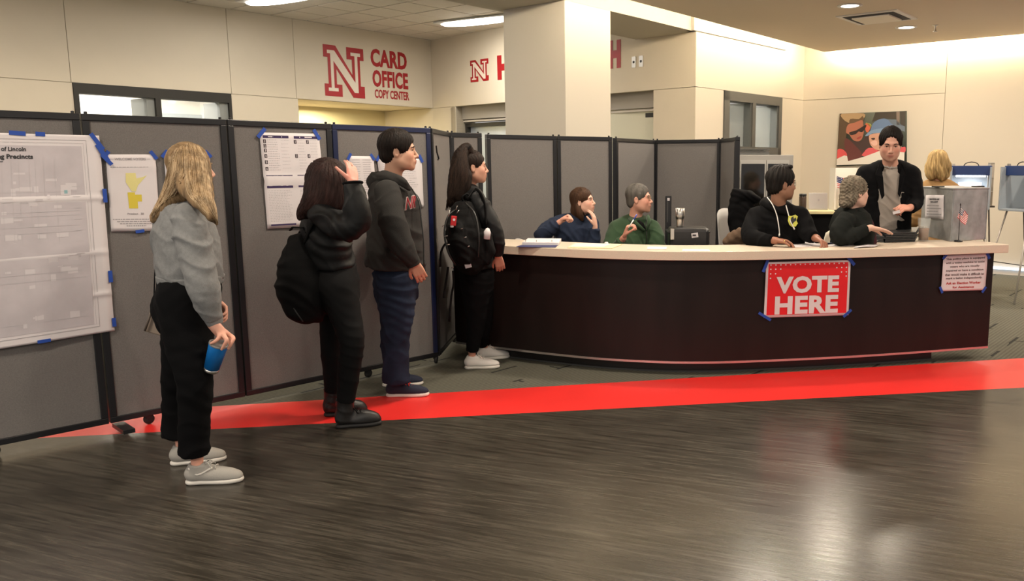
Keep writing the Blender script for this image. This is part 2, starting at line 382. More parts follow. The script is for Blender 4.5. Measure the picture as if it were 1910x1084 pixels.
def panels(root, w, rects, m=M_WALL, gap=.0035, d0=-.011, d1=0, name='wall_panel'):
    for a0, a1, z0, z1 in rects:
        MB().boxf(*wbox(w, a0+gap, a1-gap, z0+(gap if z0 > 0 else 0), z1-gap, d0, d1)).build(name, m, root)
wl = wline('wall_left', (-2, -11.88), K2, V)
def al(x, y): return along(wl, x, y)[0]
aw0, aw1, asg = al(136, 165), al(431, 185), al(557, 200)
v1, v2, v3 = al(125, 75), al(426, 90), al(549, 110)
wl_root = struct(MB().boxf(*wbox(wl, -.5, aw0, 0, 3.9, -.2, -.012)).boxf(*wbox(wl, aw0, asg, ZG, 3.9, -.2, -.012)).boxf(*wbox(wl, aw1, asg, 0, ZG, -.2, -.012)).build('wall_left', M_GROOVE))
panels(wl_root, wl, [(-.5, v1-2.4, 0, ZG), (v1-2.4, aw0, 0, ZG), (-.5, v1-2.4, ZG, ZC), (v1-2.4, v1, ZG, ZC), (v1, v2, ZG, ZC), (v2, v3, ZG, ZC), (v3, wl['L']+.02, ZG, ZC), (aw1, asg, 0, ZG)])
# sign fascia recess below the header
nhw = wline('wall_back', K2, K3, -U)
def an(x, y): return along(nhw, x, y)[0]
rec = wline('wall_recess', (7.0, -13.35), (12.5, -13.35), V)
struct(MB().boxf(*wbox(rec, 0, 4.4, 0, ZG+.1, -.15, 0)).build('wall_recess_back', mat('recess_wall', (.66, .58, .36), .8)))
struct(MB().boxf(R(9.98, -13.5, 0), U*.15, V*1.6, Z*ZG).build('wall_recess_side', M_WALL))
struct(MB().boxf(R(7.10, -13.5, 0), U*.12, V*1.4, Z*ZG).build('wall_recess_near', M_WALL))
struct(MB().boxf(R(7.1, -13.5, ZG+.005), U*3.0, V*1.45, Z*.05).build('ceiling_recess', M_CLOUD))
# back wall: fascia, piers, two service openings
o1a, o1b = an(850, 217), an(850, 217)+2.3
o2a, o2b = o1b+.55, an(1218.5, 180)
nr = struct(MB().boxf(*wbox(nhw, -.05, nhw['L']-.25, ZG, 3.9, -.2, -.012)).boxf(*wbox(nhw, -.05, o1a, 0, ZG, -.2, -.012)).boxf(*wbox(nhw, o1b, o2a, 0, ZG, -.2, -.012)).boxf(*wbox(nhw, o2b, nhw['L']-.25, 0, ZG, -.2, -.012)).build('wall_back', M_GROOVE))
panels(nr, nhw, [(0, 3.0, ZG, ZC), (3.0, nhw['L'], ZG, ZC), (0, o1a, 0, ZG), (o1b, o2a, 0, ZG), (o2b, nhw['L'], 0, ZG)])
for k, (a, b) in enumerate(((o1a, o1b), (o2a, o2b))):
    w = tag(thing('service_window', ['left service window opening with rolled shutter above pale glass', 'service window opening right of the column with rolled shutter box'][k], 'window', nhw['A']+nhw['D']*(a+b)/2-nhw['n']*.1), kind='structure'); w.name = 'window_%d' % (k+3)
    MB().boxf(*wbox(nhw, a, b, 2.33, ZG, -.34, -.14)).build('shutter_box', mat('shutter_box', (.34, .31, .27), .7), w)
    MB().boxf(*wbox(nhw, a, b, 2.285, 2.315, -.34, -.16)).build('shutter_lip', mat('pale_trim', (.55, .50, .44), .6), w)
    MB().boxf(*wbox(nhw, a, b, 2.20, 2.262, -.34, -.20)).boxf(*wbox(nhw, a, a+.05, 0, 2.2, -.34, -.20)).boxf(*wbox(nhw, b-.05, b, 0, 2.2, -.34, -.20)).build('dark_frame', M_FRAME, w)
    MB().boxf(*wbox(nhw, a-.14, a, 0, ZG, -.42, -.0 if k == 0 else -.12)).boxf(*wbox(nhw, b, b+.1, 0, ZG, -.42, -.14)).build('reveal', M_WALL, w)
    MB().boxf(*wbox(nhw, a, b, 1.9 if k else .9, 2.2, -.30, -.28)).build('pane', mat('frosted_pane', (.46, .51, .57), .25), w)
    MB().boxf(*wbox(nhw, a, b, 0, 1.9 if k else .9, -.32, -.25)).build('counter_panel', mat('dark_grey_panel', (.10, .11, .12), .6), w)
# window wall and right wall
ww = wline('wall_window', K3, K4, V)
def aww(x, y): return along(ww, x, y)[0]
q0, q1 = aww(1350, 180), aww(1457, 200); zb = along(ww, 1405, 278)[1]
wr_ = struct(MB().boxf(*wbox(ww, .25, q0, 0, 3.9, -.2, -.012)).boxf(*wbox(ww, q0, q1, ZG, 3.9, -.2, -.012)).boxf(*wbox(ww, q1, ww['L']+.2, 0, 3.9, -.2, -.012)).boxf(*wbox(ww, q0, q1, 0, 1.2, -.2, -.012)).build('wall_window', M_GROOVE))
M_WR = mat('right_wall_paint', (.60, .54, .45), .75, bump=.05, bscale=90)
panels(wr_, ww, [(0, ww['L'], ZG, ZC), (0, q0, 0, ZG), (q1, ww['L'], 0, ZG), (q0, q1, 0, 1.2)], M_WR)
wrt = wline('wall_right', (SR, -6.1), (SR, 7.5), -U)
def ar(x, y): return along(wrt, x, y)[0]
rr_ = wallroot('wall_right', wrt, -.1, wrt['L'])
g1 = ar(1760, 230)
panels(rr_, wrt, [(.1, g1, 0, ZG), (.1, g1, ZG, ZC), (g1, g1+3.2, 0, ZC), (g1+3.2, g1+6.4, 0, ZC), (g1+6.4, wrt['L'], 0, ZC)], M_WR)
# --- door frame with two lights in the left wall, lit office behind
def at_w(w, a, z, d=0): return w['A']+w['D']*a+Z*z+w['n']*d
win = tag(thing('window_1', 'dark framed door and sidelight in the left wall, lit office behind', 'window', at_w(wl, (aw0+aw1)/2, 0)), kind='structure')
p = [al(147, 180), al(275, 190), al(300, 195), al(412, 205)]
fr = MB().boxf(*wbox(wl, aw0, p[0], 0, ZG, -.16, .015)).boxf(*wbox(wl, p[0], p[3]+.12, 2.42, ZG, -.16, .015)).boxf(*wbox(wl, p[1]+.10, p[2], 0, 2.42, -.16, .015)).boxf(*wbox(wl, p[3]+.12, aw1, 0, ZG, -.16, .015))
fr.build('frame', M_FRAME, win)
MB().boxf(*wbox(wl, p[1], p[1]+.10, 0, 2.42, -.5, -.03)).boxf(*wbox(wl, p[3], p[3]+.12, 0, 2.42, -.5, -.03)).build('jamb_return', mat('grey_jamb', (.22, .23, .22), .6), win)
for k in (0, 2): MB().boxf(*wbox(wl, p[k], p[k+1]+.1, 0, 2.42, -.10, -.094)).build('pane', M_GLASS, win)
M_OFF = mat('office_white_wall', (.78, .75, .68), .8)
off = struct(MB().boxf(*wbox(wl, aw0-1.2, asg-.3, 0, 3.2, -2.6, -2.5)).boxf(*wbox(wl, aw0-1.3, aw0-1.2, 0, 3.2, -2.6, -.2)).boxf(*wbox(wl, asg-.3, asg-.2, 0, 3.2, -2.6, -.2)).boxf(*wbox(wl, aw0-1.3, asg-.2, 3.1, 3.2, -2.6, -.2)).build('wall_office', M_OFF))
bw = dict(wl); bw['A'] = wl['A']-wl['n']*2.5
c0, c1 = along(bw, 282, 212)[0], along(bw, 384, 200)[0]
dd = tag(thing('door_1', 'pale blue-grey inner door frame inside the lit office', 'door', at_w(bw, (c0+c1)/2, 0)), kind='structure')
MB().boxf(*wbox(bw, c0, c1, 2.28, 2.38, 0, .05)).boxf(*wbox(bw, c0, c0+.08, 0, 2.28, 0, .05)).boxf(*wbox(bw, c1-.08, c1, 0, 2.28, 0, .05)).build('frame', mat('pale_blue_frame', (.42, .47, .50), .5), dd)
MB().boxf(*wbox(bw, c0+.08, c1-.08, 0, 2.28, -.0, .02)).build('door_leaf', mat('grey_door', (.30, .31, .32), .5), dd)
# --- window in the right-hand window wall
w2 = tag(thing('window_2', 'tall dark framed interior window right of the white wall corner', 'window', at_w(ww, (q0+q1)/2, 1)), kind='structure')
qm = aww(1405, 190)
fb = MB().boxf(*wbox(ww, q0, q0+.13, 1.2, ZG, -.2, .02)).boxf(*wbox(ww, q0, q1, 2.42, ZG, -.2, .02)).boxf(*wbox(ww, qm-.04, qm+.05, 1.2, 2.42, -.2, .02)).boxf(*wbox(ww, q1-.09, q1, 1.2, 2.42, -.2, .02)).boxf(*wbox(ww, q0, q1, zb-.10, zb+.03, -.2, .02)).boxf(*wbox(ww, q0, q1, 1.2, 1.28, -.2, .02))
fb.build('frame', M_GREYF, w2)
MB().boxf(*wbox(ww, qm-.07, qm-.04, 1.2, 2.42, -.40, -.0)).boxf(*wbox(ww, q1-.12, q1-.09, 1.2, 2.42, -.40, -.0)).build('dark_mullion_return', mat('dark_grey_return', (.075, .08, .08), .6), w2)
for a, b in ((q0+.13, qm-.07), (qm+.05, q1-.12)): MB().boxf(*wbox(ww, a, b, 1.28, 2.42, -.12, -.114)).build('pane', M_GLASS, w2)
MB().boxf(*wbox(ww, q0+.34, q0+.50, 1.2, 2.28, -.45, -.35)).build('inner_post', M_FRAME, w2)
struct(MB().boxf(*wbox(ww, .25, q1+.6, 0, 3.2, -1.9, -1.8)).boxf(*wbox(ww, .25, .35, 0, 3.2, -1.9, -.2)).boxf(*wbox(ww, .25, q1+.6, 2.9, 3.0, -1.9, -.2)).build('wall_inner_room', mat('inner_room_wall', (.62, .60, .48), .8)))
# --- column, soffit, bulkhead
cl = [onplane(*q, R(6.84, 0), U) for q in ((1055, 200), (942, 200))]; ct1, ct0 = cl[0]@V, cl[1]@V
s2c = onplane(1139, 200, R(0, ct1), V)@U
struct(tag(MB().boxf(R(6.84, ct0, 0), U*(s2c-6.84), V*(ct1-ct0), Z*ZS).build('wall_column', M_WALLW, bevel=.004), 'square cream column rising behind the grey partitions'))
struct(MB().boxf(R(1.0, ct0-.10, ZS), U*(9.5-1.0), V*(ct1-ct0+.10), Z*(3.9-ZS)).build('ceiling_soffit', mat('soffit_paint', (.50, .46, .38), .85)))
struct(MB().boxf(*wbox(ww, -.1, along(ww, 1463, 100)[0], ZS, 3.9, -.1, .035)).build('ceiling_bulkhead', M_WALLW))
# --- tile ceiling (individual tiles) over the left part
tr = struct(MB().boxf(R(-2, -12.2, ZC+.02), U*12.4, V*(ct0+12.2), Z*.05).build('ceiling', M_GRID))
TS = .61; tme = None; nt_ = 0
s_ = 9.98
FL = None
while s_ > 5.2 and nt_ < 295:
    t_ = -11.93
    while t_ < ct0-.12:
        t1 = min(t_+TS, ct0-.1)
        if t1-t_ > .5 and tme is not None:
            o = bpy.data.objects.new('ceiling_tile', tme); COL.objects.link(o); o.parent = tr
        else:
            o = MB().boxf(np.array([0., 0, 0]), U*(TS-.026), V*(t1-t_-.026), Z*.025).build('ceiling_tile', M_CEIL, tr)
            if tme is None: tme = o.data
        o.location = tuple(R(s_-TS+.013, t_+.013, ZC-.005+random.uniform(-.002, .002))); nt_ += 1
        t_ += TS
    s_ -= TS
struct(MB().boxf(R(-2, -12.2, ZC), U*(s_+2-.01), V*(ct0+12.2), Z*.02).build('ceiling_near_tiles', M_CEIL, tr), 'stuff')
# --- painted ceiling raft with light cove along two edges, plain ceiling above it
struct(MB().boxf(R(-5, -5.44, ZD), U*(12.23+5), V*(5.44+6), Z*.10).build('ceiling_raft', M_CLOUD))
struct(MB().boxf(R(-5, -6.1, 3.86), U*(SR+5.2), V*12.5, Z*.05).build('ceiling_upper', M_WALLW))
def lightobj(name, P, size, power, col, parent, shape='DISK', size2=None, rot=None):
    l = bpy.data.lights.new(name, 'AREA'); l.shape = shape; l.size = size; l.energy = power; l.color = col
    if size2: l.size_y = size2
    o = bpy.data.objects.new(name, l); COL.objects.link(o); o.location = tuple(P)
    if rot is not None: o.rotation_euler = rot
    if parent: o.parent = parent; o.matrix_parent_inverse = parent.matrix_world.inverted()
    return o
M_COVE = emis('cove_light_strip', (1.0, .82, .55), L_COVE)
cv = tag(thing('cove_light', 'warm strip light hidden on the painted ceiling raft beside the column', 'light', R(3.5, -5.50, 3.37)))
MB().boxf(R(-3, -5.462, 3.285), U*15.15, V*.02, Z*.045).build('light_strip', emis('cove_light_strip_column', (1.0, .84, .60), L_COVE*.6), cv)
cv2 = tag(thing('cove_light', 'warm strip light hidden above the raft along the right wall', 'light', R(12.15, 0, 3.37)))
MB().boxf(R(12.232, -5.35, 3.285), U*.02, V*10.5, Z*.045).build('light_strip', M_COVE, cv2)
M_LAMP = emis('lamp_lens', (1.0, .93, .80), 7)
# downlights in the raft
def downlight(x, s, t, label, group=None):
    d = thing('ceiling_downlight', label, 'light', R(s, t, ZD), group)
    MB().lathe([(.10, .0), (.135, 0), (.135, -.006), (.098, -.008), (.095, .002)], R(s, t, ZD)).build('trim_ring', M_WHITE, d, True)
    MB().lathe([(0, -.003), (.098, -.003)], R(s, t, ZD), n=28).build('lens', M_LAMP, d)
    lightobj('downlight_lamp', R(s, t, ZD-.02), .19, L_DOWN, WARM, d)
downlight(0, 8.95, -3.70, 'round recessed downlight nearer the photographer, left of the ceiling vent')
downlight(0, 10.74, -3.68, 'round recessed downlight behind the ceiling vent')
for s, t in ((7.2, -3.7), (5.4, -3.7), (3.6, -3.7), (9.0, -.8), (5.4, -.8), (2.2, -.8), (10.7, -.8), (8.0, 2.2), (4.0, 2.2), (.5, -3.7), (.2, 1.0)):
    downlight(0, s, t, 'round recessed downlight in the painted ceiling, one of those outside the picture', 'downlights above the lobby')
ve = thing('ceiling_vent', 'square white air vent set in the painted ceiling between two downlights', 'vent', R(9.82, -3.72, ZD))
c = R(9.82, -3.72, ZD); MB().boxc(c-Z*.006, (.36, .36, .006), [U, V, Z]).build('vent_frame', M_WHITE, ve)
MB().boxc(c-Z*.013, (.30, .30, .003), [U, V, Z]).build('dark_throat', M_INK, ve)
MB().boxc(c-Z*.026, (.22, .22, .008), [U, V, Z]).build('face_plate', mat('vent_plate', (.85, .78, .66), .6), ve)
c = onplane(1745, 47, R(0, 0, ZD), Z); sp = thing('sprinkler_head', 'small brass fire sprinkler hanging from the painted ceiling', 'sprinkler', c)
MB().lathe([(0, 0), (.035, 0), (.035, -.006), (.01, -.008), (.009, -.05), (.016, -.055), (.01, -.07), (.028, -.075), (.028, -.08), (0, -.082)], c, n=14).build('head', M_STEEL, sp, True)
# linear fluorescent lights in the tile ceiling
def fluor(P0, P1, label, w=.15):
    d = nz(P1-P0); b = np.cross(Z, d); t = thing('linear_ceiling_light', label, 'light', (P0+P1)/2)
    n = 16; v = []; f = []; L_ = np.linalg.norm(P1-P0)
    for i in range(n+1):
        a = i/n; x = P0+d*L_*a; e = min(1, math.sin(math.pi*min(max(a, 0), 1))**.35+.02)
        for j in range(7): th = math.pi*j/6; v.append(x+b*math.cos(th)*w*e-Z*math.sin(th)*.06*e)
    for i in range(n):
        for j in range(6): f.append((i*7+j, i*7+j+1, (i+1)*7+j+1, (i+1)*7+j))
    mkobj('lens', v, f, emis('tube_lens', (1, .95, .86), 14), t, True)
    MB().boxc((P0+P1)/2+Z*.005, (L_/2, w+.02, .01), [d, b, Z]).build('housing', M_WHITE, t)
    return t
f0, f1 = onplane(822, 46, R(0, 0, ZC-.03), Z), onplane(940, 33, R(0, 0, ZC-.03), Z)
f1 = f0+(f1-f0)*1.25
for k, (a, b) in enumerate(((f0, f1),)):
    t = fluor(a, b, 'long glowing lens light in the tiled ceiling left of the column')
f2 = onplane(530, -4, R(0, 0, ZC-.03), Z)
fluor(f2-(f1-f0)*.5, f2+(f1-f0)*.5, 'long lens light at the top edge of the tiled ceiling above the lettering')
for k, (s, t) in enumerate(((8.6, -9.6), (5.5, -9.6), (2.5, -9.6), (.0, -9.0))):
    lightobj('ceiling_fluorescent_lamp', R(s, t, ZC-.10), 1.3, L_FLUOR, NEUT, None, 'RECTANGLE', .3)
# large fill lights added out of view behind and beside the photographer
for P, sz in ((R(-3.6, -3.4, 3.15), 1.4), (R(-3.0, 1.5, 3.15), 1.4), (R(-3.2, -1.0, 3.15), 1.2)):
    lightobj('lobby_lamp', P, sz, L_LOBBYFILL, NEUT, None)
lightobj('office_lamp', at_w(wl, (aw0+aw1)/2, 3.05, -1.4), 1.4, L_BACK*1.2, (1, .97, .9), None)
lightobj('recess_lamp', R(8.3, -12.75, 2.5), .4, L_BACK*.55, (1, .9, .6), None)
lightobj('inner_room_lamp', at_w(ww, (q0+q1)/2, 2.8, -1.1), .8, L_BACK*.9, (1, .97, .85), None)
# blue-lit skirting along the right wall
bs = struct(MB().boxf(*wbox(wrt, .1, 12, 0, .07, 0, .02)).build('baseboard_right', M_CREAM))
bl = tag(MB().boxf(*wbox(wrt, g1-1.0, g1+9, .075, .105, .022, .05)).build('light_strip', emis('blue_white_strip', (.45, .68, 1.0), 2.2)), 'thin bluish white light strip along the foot of the right wall', 'light')
# ------------------------------------------------------------------ lettering
FONT = None
def text(body, w, h, O, rt, up, n, m, parent=None, name='lettering', bold=0, th=.004, align='FILL', shear=0):
    """lettering whose bounding box is w by h, lower-left corner at O"""
    cu = bpy.data.curves.new(name, 'FONT'); cu.body = body; cu.size = 1; cu.extrude = .02; cu.offset = bold; cu.resolution_u = 3; cu.space_character = 1.0+2.4*max(0, bold-.02); cu.shear = shear
    o = bpy.data.objects.new('tmp', cu); COL.objects.link(o); dg = bpy.context.evaluated_depsgraph_get(); me = bpy.data.meshes.new_from_object(o.evaluated_get(dg))
    bpy.data.objects.remove(o); co = np.zeros(len(me.vertices)*3); me.vertices.foreach_get('co', co); co = co.reshape(-1, 3)
    lo, hi = co.min(0), co.max(0); sx = w/(hi[0]-lo[0]); sy = h/(hi[1]-lo[1])
    if align != 'FILL': sx = sy*align; 
    off = (w-(hi[0]-lo[0])*sx)/2 if align != 'FILL' else 0
    P = np.array(O)[None]+np.outer((co[:, 0]-lo[0])*sx+off, rt)+np.outer((co[:, 1]-lo[1])*sy, up)+np.outer((co[:, 2]-lo[2])/(hi[2]-lo[2])*th, n)
    me.vertices.foreach_set('co', P.ravel()); me.materials.clear(); me.materials.append(m); me.update(); me.name = name
    o = bpy.data.objects.new(name, me); COL.objects.link(o)
    if parent: o.parent = parent; o.matrix_parent_inverse = parent.matrix_world.inverted()
    return o
NO = [(0, 1), (0, .76), (.10, .76), (.10, .24), (0, .24), (0, 0), (.43, 0), (.43, .24), (.30, .24), (.30, .55), (.70, 0), (1, 0), (1, .24), (.90, .24), (.90, .76), (1, .76), (1, 1), (.57, 1), (.57, .76), (.70, .76), (.70, .45), (.30, 1)]
NI = [(.09, .90), (.09, .835), (.165, .835), (.165, .165), (.09, .165), (.09, .10), (.33, .10), (.33, .165), (.235, .165), (.235, .70), (.735, .10), (.835, .10), (.835, .835), (.91, .835), (.91, .90), (.67, .90), (.67, .835), (.765, .835), (.765, .30), (.265, .90)]
def block_n(O, w, h, rt, up, n, parent):
    f = lambda q, d: np.array(O)+rt*q[0]*w+up*q[1]*h+n*d
    ccw = np.cross(rt, up)@n > 0
    for pts, d, m, nm in ((NO, .004, M_RED, 'red_block_letter'), (NI, .007, M_CREAM, 'cream_inner_letter')):
        P = [f(q, d) for q in pts]; P = P if ccw else P[::-1]
        MB().prism(P, n*.003).build(nm, m, parent)
sg = thing('wall_lettering', 'large red block N with CARD OFFICE COPY CENTER lettering on the left wall', 'sign', at_w(wl, along(wl, 640, 130)[0], 3.0, .003))
wn, wd_ = wl['n'], wl['D']
x0, x1 = along(wl, 604, 130)[0], along(wl, 679, 140)[0]
block_n(at_w(wl, x0, 2.63, .001), x1-x0, .80, wd_, Z, wn, sg)
def wtext(w, body, px0, px1, z0, z1, parent, bold=.038, n='lettering', pye=130):
    a, b = along(w, px0, pye)[0], along(w, px1, pye)[0]
    return text(body, b-a, z1-z0, at_w(w, a, z0, .001), w['D'], Z, w['n'], M_RED, parent, n, bold)
wtext(wl, 'CARD', 692, 759, 3.17, 3.465, sg); wtext(wl, 'OFFICE', 694, 760, 2.84, 3.12, sg); wtext(wl, 'COPY CENTER', 697, 761, 2.655, 2.80, sg, .026)
sg2 = thing('wall_lettering', 'small red block N and tall H on the back wall left of the column', 'sign', at_w(nhw, an(905, 130), 3.05, .003))
x0, x1 = an(877.5, 130), an(911.5, 130); block_n(at_w(nhw, x0, 2.93, .001), x1-x0, .36, nhw['D'], Z, nhw['n'], sg2)
wtext(nhw, 'H', 928, 952, 2.92, 3.31, sg2, .07)
sg3 = thing('wall_lettering', 'single tall red H on the back wall right of the column', 'sign', at_w(nhw, an(1150, 100), 3.05, .003))
wtext(nhw, 'H', 1136, 1158, 2.90, 3.29, sg3, .07)
for k, px in enumerate((1182.5, 1196)):
    a = an(px, 120); t = thing('wall_outlet', ['left steel faced outlet plate beside the red H', 'right steel faced outlet plate beside the wall corner'][k], 'outlet', at_w(nhw, a, 2.95, .004))
    MB().boxf(*wbox(nhw, a-.037, a+.037, 2.88, 3.03, 0, .008)).build('cover_plate', M_STEEL, t)
    MB().lathe([(0, .012), (.016, .012), (.02, .006)], at_w(nhw, a, 2.955), nhw['n'], 12).build('socket', M_INK, t)
# ================================================================== SHEETS (posters and notices)
class Sheet:
    """thin paper pinned on a plane; f(u,v,off): u to the right, v downwards, off towards the viewer"""
    def __init__(s, name, label, px, P, n, m=M_PAPER, cat='poster', group=None, creases=(), wave=.0012, nu=14, nv=18, th=.0012, off=.004):
        n = nz(n); n = n if n@(CAM-P) > 0 else -n
        s.n = n; s.c = [onplane(x, y, P+n*off, n) for x, y in px]; s.cr = creases; s.wave = wave
        s.root = thing(name, label, cat, sum(s.c)/4-n*(off*.5), group)
        v = []; f = []
        for d in (0, -th):
            for j in range(nv+1):
                for i in range(nu+1): v.append(s.f(i/nu, j/nv, d))
        K = (nu+1)*(nv+1)
        for j in range(nv):
            for i in range(nu):
                a = j*(nu+1)+i; q = (a, a+nu+1, a+nu+2, a+1); f.append(q); f.append(tuple(K+k for k in q[::-1]))
        for j in range(nv):
            for a in (j*(nu+1), j*(nu+1)+nu):
                q = (a, a+nu+1, a+nu+1+K, a+K); f.append(q if a % (nu+1) else q[::-1])
        for i in range(nu):
            for a in (i, nv*(nu+1)+i): q = (a, a+1, a+1+K, a+K); f.append(q if a < nu+1 else q[::-1])
        mkobj('paper', v, f, m, s.root, True)
    def f(s, u, v, off=0):
        a, b, c, d = s.c; P = a*(1-u)*(1-v)+b*u*(1-v)+c*u*v+d*(1-u)*v
        w = s.wave*(1+math.sin(7*u+4*v))*.5
        for k, h in s.cr: w += h*max(0, 1-abs(v-k)/.020)
        return P+s.n*(off+w)
    def rects(s, name, rs, m, off=.0008):
        v = []; f = []
        for u0, v0, u1, v1 in rs:
            nu = max(1, int((u1-u0)*12)); nv = max(1, int((v1-v0)*14)); k = len(v)
            for j in range(nv+1):
                for i in range(nu+1): v.append(s.f(u0+(u1-u0)*i/nu, v0+(v1-v0)*j/nv, off))
            for j in range(nv):
                for i in range(nu): a = k+j*(nu+1)+i; f.append((a, a+nu+1, a+nu+2, a+1))
        o = mkobj(name, v, f, m, s.root, True)
        if len(rs) > 1: o['kind'] = 'stuff'
        return o
    def poly(s, name, pts, m, off=.001):
        P = [s.f(u, v, off) for u, v in pts]; P2 = [np.array(p) for p in P]
        a = sum(np.cross(P2[i]-P2[0], P2[(i+1) % len(P2)]-P2[0]) for i in range(1, len(P2)-1))
        if a@s.n < 0: P = P[::-1]
        return mkobj(name, P, [tuple(range(len(P)))], m, s.root)
    def text(s, body, u0, v0, u1, v1, m, name='lettering', bold=.012, off=.001, align='FILL'):
        o = text(body, 1, 1, (0, 0, 0), np.array([1., 0, 0]), np.array([0, 1., 0]), Z, m, None, name, bold, 1, align)
        co = np.zeros(len(o.data.vertices)*3); o.data.vertices.foreach_get('co', co); co = co.reshape(-1, 3)
        P = np.array([s.f(u0+(u1-u0)*a, v1+(v0-v1)*b, off+.0006*c) for a, b, c in co]); o.data.vertices.foreach_set('co', P.ravel()); o.data.update()
        o.parent = s.root; o.matrix_parent_inverse = s.root.matrix_world.inverted(); return o
    def tape(s, *bits):
        for u, v, ln, wd, ang in bits:      # length/width in metres, angle in degrees from horizontal
            c = s.f(u, v, .0022); rt = nz(s.c[1]-s.c[0]); up = nz(np.cross(s.n, rt)); t = math.radians(ang)
            a = rt*math.cos(t)+up*math.sin(t); b = np.cross(s.n, a)
            MB().boxc(c, (ln/2, wd/2, .0008), [a, b, s.n]).build('blue_tape_strip', M_TAPE, s.root)
def textlines(x0, x1, ys, h, seed=0, ctr=False):
    r = random.Random(seed); o = []
    for y in ys:
        e = r.uniform(.75, 1.0); L = (x1-x0)*e; a = x0+((x1-x0)-L)/2 if ctr else x0; x = a
        while x < a+L:
            w = r.uniform(.02, .07)*(x1-x0)*1.4; o.append((x, y, min(x+w, a+L), y+h)); x += w+.012
    return o
# ================================================================== FOLDING PARTITIONS
PH = 1.785
M_BLUEREFL = mat('blue_reflection_metal', (.008, .013, .050), .3)  # blue reflection on one panel's black frame, put into the metal's colour
def caster(P, parent, ang=0):
    d = np.array([math.cos(ang), math.sin(ang), 0]); b = np.cross(Z, d); c = MB()
    c.lathe([(.0, -.011), (.026, -.011), (.030, -.006), (.030, .006), (.026, .011), (0, .011)], P*np.array([1, 1, 0])+Z*.031, b, 18)
    w = c.build('caster', M_RUBBER, parent, True)
    MB().boxc(P*np.array([1, 1, 0])+Z*.055-d*.008, (.012, .017, .018), [d, b, Z]).lathe([(.008, .05), (.008, .10)], P*np.array([1, 1, 0])-d*.012, Z, 10).build('caster_fork', M_BLACK, w)
def divider(label, pts, zb=.055, mats=None, cast=()):
    root = thing('folding_partition', label, 'partition', (pts[0][0], pts[0][1], 0)); pl = []
    for i, (a, b) in enumerate(zip(pts[:-1], pts[1:])):
        a = np.array([a[0], a[1], 0]); b = np.array([b[0], b[1], 0]); d = nz(b-a); L = np.linalg.norm(b-a); n = np.cross(d, Z); n = n if n@(CAM*[1, 1, 0]-a) > 0 else -n
        mf = (mats or {}).get(i, M_BLACK); g = .004; pw = .036
        pa = MB().boxf(a+d*(g+.01)+Z*(zb+.01)-n*.014, d*(L-2*g-.02), n*.028, Z*(PH-zb-.02)).build('fabric_panel', M_FAB, root)
        MB().boxf(a+d*g+Z*zb-n*.024, d*(L-2*g), n*.048, Z*.034).build('bottom_rail', M_BLACK, pa, bevel=.003)
        MB().boxf(a+d*g+Z*(PH-.036)-n*.024, d*(L-2*g), n*.048, Z*.036).build('top_rail', mf, pa, bevel=.003)
        for q in (a+d*g, b-d*(g+pw)): MB().boxf(q+Z*(zb+.034)-n*.024, d*pw, n*.048, Z*(PH-zb-.070)).build('post', mf, pa, bevel=.003)
        for q in (a+d*.03, b-d*.03): MB().lathe([(0, .0), (.009, 0), (.009, .012), (0, .015)], q+Z*PH, Z, 8).build('hinge_pin', M_BLACK, pa)
        pl.append((a, b, d, n, pa))
    for i, f, an in cast:
        a, b, d, n, pa = pl[i]; q = a+(b-a)*f; caster(q+n*.0, root, an)
    return root, pl
dv1, PL = divider('long grey fabric folding partition with black frame, running from the left edge to the counter',
    [(-3.45, 3.96), (-2.93, 4.52), (-2.41, 5.08), (-1.96, 5.61), (-1.43, 6.19), (-1.45, 6.97), (-1.20, 7.12)], mats={3: M_BLUEREFL},
    cast=((1, .27, .9), (3, .25, .9), (3, .99, 1.6), (0, .3, .3), (4, .98, 1.2)))
a, b, d, n, pa = PL[1]; MB().boxf(a+d*.02+Z*.02-n*.02, d*.06, n*.20, Z*.022).build('floor_foot', M_BLACK, dv1)
dv2, PL2 = divider('grey fabric folding partition standing behind the two seated poll workers on the left of the counter',
    [(-1.205, 7.36), (-.615, 7.76), (-.10, 8.05)], cast=((0, .5, 0), (1, .9, 0)))
dv3, PL3 = divider('grey fabric folding partition behind the black case, zigzagging towards the copier',
    [(-.075, 8.25), (.353, 8.95), (1.03, 8.62), (1.11, 7.98)], cast=((0, .5, 0), (1, .9, 0)))
def mark(plane, pts, r):
    a, b, d, n, pa = plane
    return [onplane(x, y, a+n*.018, n) for x, y in pts]
MB().tube(mark(PL[4], [(813.5, 272), (815, 284), (818.5, 296), (817, 298)], 0), .006, 6).build('black_pen_mark', M_BLACK, PL[4][4])
# --- precinct map
def on(pl, o=.026): return pl[0]+pl[3]*o, pl[3]
P_, n_ = on(PL[0])
mp_ = Sheet('precinct_map', 'large white city precinct map taped across the left partition panels', [(-215, 242), (184, 253), (214, 617), (-215, 684)], P_, n_, creases=((.31, .006), (.585, .006), (.80, .006)), wave=.010, nu=24, nv=100)
mp_.rects('map_area', [(.0, .055, .90, .95)], M_PAPERP, .0010)
r = random.Random(4); pale = []
for i in range(46):
    x, y = r.uniform(.48, .82), r.uniform(.18, .9); w, h = r.uniform(.012, .06), r.uniform(.008, .035); pale.append((x, y, min(x+w, .86), min(y+h, .94)))
mp_.rects('pale_map_blocks', pale, M_PAPERL, .0015)
mp_.rects('map_lines', [(.1, y, .86, y+.0012) for y in (.275, .37, .39, .44, .47, .53, .56, .60, .635, .665, .70, .74, .78, .83, .86, .9)]+[(x, .12, x+.0012, .93) for x in (.5, .545, .58, .63, .66, .70, .755)]+[(.835, y, .875, y+.0022) for y in (.25, .30, .355, .41, .465, .52, .58, .64, .70, .76, .82, .87)], M_GREYL, .0019)
